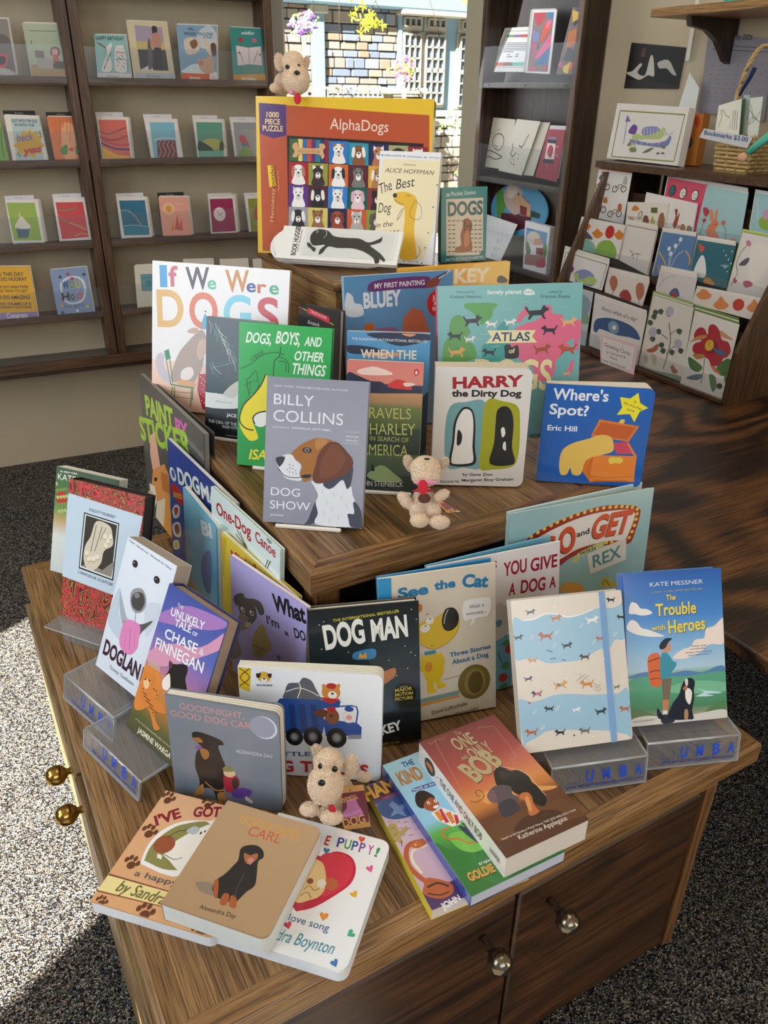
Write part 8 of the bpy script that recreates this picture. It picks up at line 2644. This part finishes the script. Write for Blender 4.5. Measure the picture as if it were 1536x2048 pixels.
 ({'name':'patterned_box','label':'orange box with red and blue flower blots behind the sofa-drawing card box','cat':'box','cover':'b8762c','q':[(2.0,0.0),(54.3,2.5),(52.5,143.5),(0.0,142.0)],'t':0.03,'coat':0.4,'P':[2.13,1.8653,1.1658],'yaw':-1.5708,'lean':0},[
('c','b04424',[28,268,60,282,92,258,70,207,39,225]),
('c','c86c24',[18,274,100,277,109,190,59,181]),
('c','b04424',[43,263,76,270,87,227,64,213]),
('e','3a3c40',173,638,116,157),
('e','4a5a6c',173,638,53,79),
('c','a83c24',[-3,29,15,50,35,25,10,13]),
]),
 ({'name':'basket_sign','label':'folded white sign reading bookmarks and a price, hooked on the wicker basket','cat':'sign','cover':'dedde2','q':[(0.0,19.7),(165.1,0.0),(180.5,29.2),(15.3,44.3)],'t':0.0008,'coat':0,'rough':0.5,'P':[2.0378,1.7324,1.2317],'yaw':-1.5708,'lean':-0.2094},[
('t','2c5c8c','Bookmarks $3.00',169,288,1496,116,-46,'b'),
]),
 ({'name':'bookmark','label':'cream bookmark with an outline drawing and a navy tassel','cat':'bookmark','group':'bookmarks standing in the basket','cover':'e6e4d6','q':[(6.7,12.8),(91.2,-0.0),(71.9,96.4),(0.0,77.7)],'t':0.002,'P':[2.0627,1.7128,1.256],'yaw':-1.5708,'lean':0.0524},[
('l','3c3c3c',14,[33,45,34,68,39,104,24,127,38,133,61,110,93,97]),
('l','4a4a4a',14,[127,37,108,135]),
('l','4a4a4a',14,[142,37,122,135]),
('l','4a4a4a',14,[155,38,137,130]),
('l','4a4a4a',10,[110,42,104,77]),
]),
 ({'name':'bookmark','label':'dark green bookmark just behind the cream one','cat':'bookmark','group':'bookmarks standing in the basket','cover':'4c6c58','q':[(12.5,-0.0),(35.7,1.1),(16.5,99.0),(0.0,93.9)],'t':0.002,'P':[2.0776,1.6575,1.2547],'yaw':-1.5708,'lean':0.0524},[
]),
 ({'name':'bookmark','label':'pale grey-blue bookmark third from the left in the basket','cat':'bookmark','group':'bookmarks standing in the basket','cover':'b8c8c4','q':[(17.8,1.7),(35.2,-0.0),(19.6,112.1),(0.0,111.9)],'t':0.002,'P':[2.0923,1.6601,1.2491],'yaw':-1.5708,'lean':0.0524},[
]),
 ({'name':'bookmark','label':'white bookmark printed with green palm fronds','cat':'bookmark','group':'bookmarks standing in the basket','cover':'dfe4dc','q':[(24.5,3.3),(56.6,0.0),(40.3,116.2),(0.0,112.1)],'t':0.002,'P':[2.0819,1.6303,1.2418],'yaw':-1.5708,'lean':0.0524},[
('l','3c6c4c',14,[28,85,44,131,104,105]),
('l','3c6c4c',14,[3,176,38,149,77,121]),
('l','3c6c4c',13,[13,194,35,160,57,115]),
('l','3c6c4c',14,[19,90,64,115,86,161]),
]),
]
HANGTAGS = [
 {'dog':0,'P':[0.303,0.6128,0.5361],'yaw':-0.4887,'lean':0.384,'q':[(0.0,0.0),(33.7,4.7),(24.7,59.8),(-3.1,57.6)],'cover':'c8924c','art':[('p','6c2430',[-14,97,56,106,63,23,-5,10]),('c','b86c9c',[7,76,18,84,30,82,36,67,48,48,44,37,21,33,-2,35,-3,47,7,60]),('t','e0a868','MAGNETIC',-56,388,220,31,151,'b'),('t','e0a868','PERSONALITIES',-52,358,241,27,147,'b'),('t','d8a0c0',"PAVLOV'S",-24,169,246,43,145,'b'),('t','d8a050','DOG',-4,43,287,108,131,'b'),('e','2a1c14',79,532,6,17)]},
 {'dog':1,'P':[0.6315,0.8636,0.773],'yaw':-0.3491,'lean':1.2217,'q':[(-0.0,0.0),(18.2,9.9),(-12.6,42.5),(-29.4,48.5)],'cover':'c88a44','art':[('p','7c2c3c',[-41,80,-22,82,9,51,-16,31]),('t','d8a850','DOG',-131,177,139,74,183,'b'),('p','b8b49a',[-12,30,11,48,23,35,0,16])]},
]
PLUSH = [
 {'label':'tan plush dog sitting before the truck book, head tilted, small tag at its side','loc':[0.2922,0.6503,0.5172],'body':[(12,7,96,18.5,17.3,17.3,0),(-2,-13,83,21.9,24.3,20.3,0),(21,3,25,17.0,22.1,17.0,0),(16,-3,10,14.5,12.8,12.8,0),(-26,-16,56,12.2,8.9,8.9,0),(0,-9,28,12.5,7.5,7.5,0),(-6,-37,52,14.5,8.9,8.9,0),(33,5,39,11.1,15.3,11.1,0)],'ears':[(6,21,103,7.4,12.4,3.7,-38),(36,-9,92,9.0,15.6,4.9,8)],'black':[(-6,-8,112,2.6,3.7,1.1,0),(8,-20,111,3.7,4.0,1.3,0),(-15,-31,110,4.5,4.1,2.0,0)],'red':[(-4,-35,63,4.2,6.4,1.1,-20)],'tail':(66,12,38,10.9,6.5,6.5,0)},
 {'label':'tan plush dog with red tongue and collar before the black-and-white dogs book','loc':[0.5767,0.8622,0.7768],'body':[(0,17,92,22.1,19.0,19.9,0),(-4,8,84,20.7,13.8,16.3,0),(-2,14,42,17.2,19.4,17.2,0),(-18,4,32,12.2,14.8,12.2,0),(-31,-21,32,13.7,10.2,10.2,0),(2,-7,33,11.3,14.8,11.3,0),(-6,-37,30,14.9,9.8,9.8,0),(-31,20,46,8.7,14.8,7.0,-38),(13,-11,58,13.0,7.4,6.5,-28)],'ears':[(-13,40,94,7.9,14.8,3.5,-25),(31,15,95,7.4,11.3,3.5,35)],'black':[(-4,7,113,4.4,1.7,1.7,0)],'red':[(-24,-16,82,7.4,10.9,1.0,0),(-11,3,65,16.4,2.1,5.2,0)],'pink':[(-15,-8,84,17.4,3.6,1.7,0)],'other':[('heart_patch','5a3428',(-14,-6,57,9.4,7.3,0.9,0))]},
 {'label':'tan plush dog peeking over the top of the jigsaw box, red tongue hanging down','loc':[0.7022,1.629,1.3538000000000001],'body':[(11,-16,49,22.8,20.8,20.8,0),(2,-47,21,26.6,28.1,22.1,0),(3,20,14,17.7,19.8,17.7,0),(-15,13,7,12.9,8.8,8.8,0)],'ears':[(-12,-1,51,10.1,18.7,4.1,-8),(32,-27,49,7.6,16.7,4.1,18)],'black':[(-15,-47,42,4.2,4.8,1.6,0),(5,-55,43,3.4,5.2,1.6,0),(-12,-84,32,5.9,4.4,2.5,0)],'red':[(-6,-69,-11,7.2,11.0,1.4,0)],'pink':[(-15,-60,0,5.0,5.0,3.0,0)]},
]
RUNDOG = ((-1, -.15), (-1.3, -.7), (-1.1, -.75), (-.85, -.3), (.4, -.35), (.6, -.8), (.8, -.85), (.85, -.65), (1.25, -.5), (1.2, -.3), (.85, -.15), (.7, .15), (.95, .6), (.75, .65), (.45, .2), (-.4, .2), (-.75, .65), (-.95, .6), (-.8, .15))
def unpack(ops):
    out = []
    for o in ops:
        k = o[0]
        if k in 'pc' or k == 'l':
            a = o[-1]; p = [(a[i]/2, a[i+1]/2) for i in range(0, len(a), 2)]
            if k != 'l' and sum(p[i-1][0]*p[i][1]-p[i][0]*p[i-1][1] for i in range(len(p))) < 0: p = p[::-1]
            out.append((k, o[1], p) if k != 'l' else (k, o[1], o[2]/10, p))
        elif k == 'd':      # small running dog, built from its centre and scale
            q = [(o[2]/10+a*o[4]/10, o[3]/10-b*o[5]/10) for a, b in RUNDOG]; out.append(('p', o[1], q if o[4] < 0 else q[::-1]))
        elif k == 'e': out.append((k, o[1], o[2]/10, o[3]/10, o[4]/10, o[5]/10, 0))
        elif k == 't': out.append((k, o[1], o[2], *[v/10 for v in o[3:8]], o[8]))
        else: out.append(o)
    return out
BYK = {}
for d, a in BOOKS:
    d['art'] = unpack(a)
    if d.get('mat') == 'MARBLE': d['mat'] = marble_mat()
    if d['key'] == 'bob': d['spart'] = [('t', '4a3634', 'THE ONE AND ONLY BOB', 11, 146, 98, 11, -90, ''), ('e', '20140e', 17, 172, 12, 13, 0), ('c', 'd0743c', [(13, 164), (21, 165), (23, 172), (19, 181), (15, 180), (14, 172)]), ('t', '4a3634', 'HARPER', 13, 30, 20, 7, -90, ''), ('l', '8a7468', .7, [(14, 156), (17, 152), (20, 150)])]
    BYK[d['key']] = (d, book(d))
for d, a in CARDS:
    d['art'] = unpack(a)
    if d.get('round'):
        q = d['q']; cx = sum(p[0] for p in q)/4; cz = sum(p[1] for p in q)/4; rx = (max(p[0] for p in q)-min(p[0] for p in q))/2; rz = (max(p[1] for p in q)-min(p[1] for p in q))/2
        d['q'] = [(cx+rx*math.cos(t*math.pi/14), cz+rz*math.sin(t*math.pi/14)) for t in range(28)]
    e = card(d)
    if d.get('hdr'):
        q = d['q']; w_ = (q[1][0]-q[0][0])*.9; x0 = q[0][0]+q[3][0]-q[0][0]+(-4)
        o = [(q[0][0], 0), (q[0][0]+w_, 0), (q[3][0]+w_, q[3][1]+15), (q[3][0], q[3][1]+15)]
        s = empty('rack_header', M=frame(d['P'], d['yaw'], d['lean']) @ Matrix.Translation((0, .012, 0)))
        col = '1c1a1a' if d['hdr'] == 'black' else 'dfdde2'
        tag(s, ('black' if d['hdr'] == 'black' else 'white')+' header strip above the '+d['label'].split(',')[0], 'header card', 'header strips in the wall rack')
        obj('sheet', prism(bmesh.new(), [(a_/1000, b_/1000) for a_, b_ in o], 0, .001), plain(col, .6), s)
        ink(s, [('t', 'a8a6a8' if d['hdr'] == 'black' else '8c8a94', 'Birthday', q[3][0]+w_*.36, q[3][1]+6, w_*.26, 4, 0, '')], o, s, y=-.0002)

# ---------------------------------------------------------------- bookstands
def stand(k, label, w_=.14, depth=.045, letters=True, dx=0, lip=True, lz=.0435):
    d, b = BYK[k]; P = d['P']; zt = (.52 if P[2] < .7 else .78)
    e = tag(empty('bookstand', M=Matrix.Translation((P[0], P[1], zt)) @ Matrix.Rotation(d['yaw'], 4, 'Z') @ Matrix.Translation((dx, 0, 0))), label, 'bookstand', 'clear bookstands')
    t = d['t']; y1 = t+.012
    obj('ledge', bx(bmesh.new(), 0, w_, -depth, y1, lz-.003, lz, .0008), STD, e)
    p = bmesh.new(); prism(p, [(0, 0), (w_, 0), (w_, .16), (0, .16)], 0, .003); o = obj('back_plate', p, STD, e); o.location = (0, y1, lz-.003); o.rotation_euler = (-d['lean'], 0, 0)
    obj('foot_plate', bx(bmesh.new(), 0, w_, y1, y1+.003, .001, lz-.003), STD, e)
    if not lip: obj('foot_plate', bx(bmesh.new(), .01, w_-.01, -.01, -.007, .001, lz-.003), STD, e); return e
    b = bmesh.new(); prism(b, [(0, 0), (w_, 0), (w_, lz-.001), (0, lz-.001)], 0, .003); o = obj('lip', b, STD, e)
    o.location = (0, -depth-.009, .001); o.rotation_euler = (R(-12), 0, 0)
    for q in ((0, .0012), (w_-.0012, w_)): obj('edge', bx(bmesh.new(), q[0], q[1], -.0004, .0034, 0, lz-.0007), EDGE, o); obj('edge', bx(bmesh.new(), q[0], q[1], -depth, y1, lz-.0037, lz+.0006), EDGE, e)
    obj('bend', tube(bmesh.new(), [(0, -depth, lz-.0015), (w_, -depth, lz-.0015)], .0019, 8), EDGE, e); obj('edge', bx(bmesh.new(), 0, w_, -.0004, .0034, 0, .0012), EDGE, o)
    a = 1000
    ops = [('t', '1c50d0', c, w_*a*f, 15, 11, 17, 0, 'B') for c, f in zip('UMBA', (.36, .53, .71, .87))]
    ops += [('t', '24409a', 'UPPER MIDWEST BOOKSELLERS ASSOCIATION', w_*a*.16, 7, w_*a*.79, 4, 0, 'b'), ('l', '24409a', .5, [(24, 14), (40, 14), (40, 26)]), ('l', '24409a', .5, [(24, 14), (24, 26)]), ('l', '24409a', .5, [(26, 17), (32, 15), (38, 17)])]
    if letters: ink(e, ops, [(0, 0), (w_*a, 0), (w_*a, 43), (0, 43)], o, y=-.0003)
    return e
stand('heroes', 'clear acrylic bookstand with blue lettering under the hiker hardcover', .14, .022, dx=.018)
stand('notebook', 'clear acrylic bookstand with blue lettering under the running-dogs notebook', .14, .022, dx=.034)
stand('chase', 'clear acrylic bookstand with blue lettering under the sunset cheetah hardcover', .144, .042, dx=-.04, lz=.031)
stand('dogland', 'clear acrylic bookstand with blue lettering under the white dog face paperback', .14, .038, dx=-.03)
stand('marbled', 'plain clear bookstand ledge under the marbled journal', .12, .036, lip=False)
stand('atlas', 'clear acrylic bookstand with blue lettering under the map book, behind the two-panel dog book', .1, .024, dx=.035)
def easel(k, label, x0=.02, x1=.12):
    d, b = BYK[k]; P = d['P']; zt = .78
    e = tag(empty('easel', M=Matrix.Translation((P[0], P[1], zt)) @ Matrix.Rotation(d['yaw'], 4, 'Z')), label, 'easel', 'white bookstand easels')
    m = plain('e8e4da', .4); obj('front_bar', bx(bmesh.new(), x0, x1, -.006, -.001, 0, .006, .0015), m, e)
    obj('base_plate', bx(bmesh.new(), x0+.01, x1-.01, -.001, d['t']+.03, 0, .0025), m, e)
    p = bmesh.new(); prism(p, [(x0+.02, 0), (x1-.02, 0), (x1-.02, .12), (x0+.02, .12)], 0, .002); o = obj('back_plate', p, m, e); o.location = (0, d['t']+.004, .002); o.rotation_euler = (-d['lean'], 0, 0)
easel('dogshow', 'low white easel under the poems hardcover with the beagle'); easel('green', 'low white easel under the green memoir', .03, .13); easel('charley', 'low white easel under the sunset paperback', .01, .11); easel('callwild', 'low white easel under the dark wolf-fur paperback', .0, .1)
# elastic band of the notebook, blister and hang hole of the bookmark pack
d, e = BYK['notebook']; w_, h = d['w'], d['h']
b = bmesh.new(); hull(b, [(w_*.8, -.0014, -.0004), (w_*.8+.0085, -.0014, -.0004), (w_*.8+.0085, .0002, -.0004), (w_*.8, .0002, -.0004)], [(w_*.79, -.0014, h+.0004), (w_*.79+.0085, -.0014, h+.0004), (w_*.79+.0085, .0002, h+.0004), (w_*.79, .0002, h+.0004)]); obj('elastic_band', b, plain('7fa6d4', .8), e)
d, e = BYK['hugger']; w_, h = d['w'], d['h']
b = bmesh.new(); bx(b, w_*.2, w_*.97, -.009, -.0008, h*.08, h*.93, .004, 2); obj('blister', b, glass_mat('blister', (.97, .98, .98), .96, .06), e)
b = bmesh.new(); prism(b, rrect(h*1.02, h, h*.5, -.012, 0, True), .0002, .0075); obj('round_end', b, plain('e6e6e4', .4, coat=.3), e)
c = empty('bookmark_pack', M=e.matrix_world @ Matrix.Translation((-.022, .0095, .001))); tag(c, 'clear blister bookmark pack tucked behind the front one, red hang hole showing', 'bookmark pack', 'items on the top tier')
b = bmesh.new(); prism(b, rrect(w_, h, h*.48, 0, 0, True), 0, .007); obj('backing_card', b, plain('e2e2e0', .4, coat=.3), c)
ink(c, [('e', '9c2c24', 15, 44, 3.4, 9, 0), ('e', '9c2c24', 18, 44, 5, 3, 0)], [(0, 0), (w_*1000, 0), (w_*1000, h*1000), (0, h*1000)], c)

# ---------------------------------------------------------------- plush dogs
TURN = cam.matrix_world.to_3x3()
FUR = plain('e2cbb0', .95, sheen=.3, noise=.1, bump=.3, scale=160); FUR2 = plain('f0dcc4', .95, sheen=.3)
def blob(bm, q):
    M3 = TURN @ Matrix.Rotation(R(-q[6]), 3, 'Z')
    ball(bm, Vector(q[:3])/1000, (q[3]/1000, q[4]/1000, q[5]/1000), 3, M3)
def furry(name, blobs, parent, vox=.0022, n=5200, lab=0):
    b = bmesh.new()
    for q in blobs: blob(b, q)
    o = obj(name, b, FUR, parent)
    m = o.modifiers.new('r', 'REMESH'); m.mode = 'VOXEL'; m.voxel_size = vox
    s = o.modifiers.new('s', 'SMOOTH'); s.factor = .6; s.iterations = 4
    dg = bpy.context.evaluated_depsgraph_get(); me = bpy.data.meshes.new_from_object(o.evaluated_get(dg)); o.modifiers.clear(); o.data = me
    rr = random.Random(n)
    for v in me.vertices: v.co += v.normal*rr.gauss(0, .00025)
    for p in me.polygons: p.use_smooth = True
    P = me.polygons; V, F = [], []
    for k in range(n):
        p = P[rr.randrange(len(P))]; c = Vector(p.center); nn = (Vector(p.normal)+Vector((rr.gauss(0, .45), rr.gauss(0, .45), rr.gauss(0, .45)-.15))).normalized()
        s_ = nn.orthogonal().normalized(); s_.rotate(Matrix.Rotation(rr.uniform(0, 6.28), 3, nn)); i0 = len(V)
        V += [c-s_*.0005, c+s_*.0005, c+nn*rr.uniform(.0012, .0025)]; F.append((i0, i0+1, i0+2))
    fm = bpy.data.meshes.new('fur'); fm.from_pydata(V, [], F); f = obj('fur', fm, FUR2, o); f['kind'] = 'stuff'
    return o
for i_, d in enumerate(PLUSH):
    e = tag(empty('plush_dog', d['loc']), d['label'], 'plush toy', 'three tan plush dogs')
    furry('body', d['body'], e, n=15000)
    for q in d['ears']: furry('ear', [q], e, .002, 2600)
    if d.get('tail'): furry('tail', [d['tail']], e, .002, 1000)
    for k, nm, col, rg in (('black', 'eye', '0c0c0e', .25), ('red', 'tongue', 'c01830', .8), ('pink', 'mouth', 'e092b0', .85)):
        for j, q in enumerate(d.get(k, ())):
            b = bmesh.new(); blob(b, q); obj('nose' if k == 'black' and (j == 2 or len(d['black']) == 1) else ('collar' if k == 'red' and j == 1 else nm), b, plain(col, rg), e)
    for nm, col, q in d.get('other', ()): b = bmesh.new(); blob(b, q); obj(nm, b, plain(col, .9), e)
bpy.context.view_layer.update()
for d in HANGTAGS:
    o = [k for k in C.objects if k.name.startswith('plush_dog')][d['dog']]
    t = obj('paper_tag', prism(bmesh.new(), [(a/1000, b/1000) for a, b in d['q']], 0, .0012), plain(d['cover'], .5, coat=.3), o)
    t.matrix_world = frame(d['P'], d['yaw'], d['lean']); ink(t, unpack(d['art']), d['q'], t, y=-.0002)

# ---------------------------------------------------------------- wicker basket, shelf and bits at the right
WK = plain('c9aa72', .7, noise=.2, scale=90); bs = tag(empty('wicker_basket', (2.1, 1.62, 1.165)), 'small woven wicker basket with a tall hoop handle, full of bookmarks', 'basket')
cs = [(-.052, -.062), (.052, -.062), (.052, .062), (-.052, .062)]
def ringpts(z, sc, ph):
    out = []
    for k in range(4):
        a, b_ = cs[k], cs[(k+1) % 4]
        for j in range(6):
            t = j/6; x, y = a[0]+(b_[0]-a[0])*t, a[1]+(b_[1]-a[1])*t; n_ = Vector(((a[0]+b_[0]), (a[1]+b_[1]), 0)).normalized()
            w2 = .0032*(1 if (j+ph) % 2 else -1); out.append((x*sc+n_.x*w2, y*sc+n_.y*w2, z))
    return out+[out[0]]
for k in range(9): obj('strand', tube(bmesh.new(), ringpts(.008+k*.0105, .88+.014*k, k), .0048, 6), WK, bs)
for a, b_ in zip(cs, cs[1:]+cs[:1]):
    for j in range(3): t = j/3; obj('stake', tube(bmesh.new(), [((a[0]+(b_[0]-a[0])*t)*.88, (a[1]+(b_[1]-a[1])*t)*.88, 0), (a[0]+(b_[0]-a[0])*t, a[1]+(b_[1]-a[1])*t, .1)], .003, 5), WK, bs)
obj('base', bx(bmesh.new(), -.045, .045, -.054, .054, 0, .004), WK, bs)
for ph in (0, 2.1, 4.2):
    pts = []
    for k in range(49):
        t = k/48; a = math.pi*t; y, z = .068*math.cos(a), .1+.215*math.sin(a)**.8; pts.append((.0035*math.cos(ph+t*38), y+.0035*math.sin(ph+t*38)*abs(math.sin(a)), z+.0035*math.sin(ph+t*38)*abs(math.cos(a))))
    obj('handle_strand', tube(bmesh.new(), pts, .0042, 6), WK, bs)
o = tag(obj('tassel', tube(bmesh.new(), [(2.055, 1.64, 1.36), (2.05, 1.63, 1.375), (2.05, 1.615, 1.40), (2.05, 1.605, 1.425)], .004, 6, 1.5), plain('1c2450', .9)), 'navy cord tassel of the cream bookmark', 'tassel')
sh = tag(empty('wall_shelf', (2.15, 1.6, 1.57)), 'short wooden wall shelf with a curved bracket above the calendar', 'shelf')
obj('board', bx(bmesh.new(), -.12, .13, -.6, .39, -.011, .011, .002), wood('6a4a2a', '946c40', 'b08a58', 'Y'), sh)
b = bmesh.new(); prism(b, [(-.08, -.012), (.128, -.012), (.128, -.13), (.10, -.12), (.05, -.07), (0, -.045), (-.07, -.035)], .27, .29); obj('bracket', b, DARKW, sh)
tag(box('shelf_rail', 2.27, 2.28, 2.03, 2.045, 1.455, 2.2, plain('dcd8cc', .5)), 'white slotted metal shelf rail on the right wall', 'rail')
tb_ = tag(empty('book', (2.06, 1.76, 1.581)), 'mint green book lying on the wall shelf, spine towards the room', 'book')
obj('cover', bx(bmesh.new(), 0, .15, -.35, 0, 0, .03, .001), plain('4cc0a8', .4), tb_)
s = empty('spine_print'); s.parent = tb_; s.matrix_local = Matrix.Translation((-.0004, 0, 0)) @ Matrix.Rotation(-math.pi/2, 4, 'Z')
ink(s, [('t', '1c2424', 'BE', 8, 7, 20, 15, 0, 'B'), ('t', '1c2424', 'My', 34, 8, 16, 12, 0, 'i'), ('t', '1c2424', 'BRAYSHAW', 54, 7, 62, 13, 0, 'B'), ('t', '1c2424', 'MEAGAN BRANDY', 126, 8, 74, 10, 0, 'b')], [(0, 0), (350, 0), (350, 30), (0, 30)], s, y=-.0002)
dl = tag(empty('rag_doll', (2.0, 1.468, 1.165)), 'small rag doll with a teal sleeve leaning on the basket at the right edge', 'doll')
obj('sleeve', tube(bmesh.new(), [(0, 0, .11), (-.005, .03, .085), (-.01, .055, .06)], .012, 8, .75), plain('58b8a0', .9), dl); b = bmesh.new(); ball(b, (-.012, .068, .048), (.012, .015, .013), 2); obj('hand', b, plain('d8a488', .9), dl)
b = bmesh.new(); ball(b, (.01, -.02, .11), (.03, .028, .05), 2); obj('body', b, plain('a8a4bc', .9), dl); b = bmesh.new(); ball(b, (.01, -.02, .2), .034, 2); obj('head', b, plain('d8a488', .9), dl)
b = bmesh.new(); bx(b, -.02, .03, -.05, -.02, 0, .065, .01); obj('skirt', b, plain('3ca0a0', .9), dl)
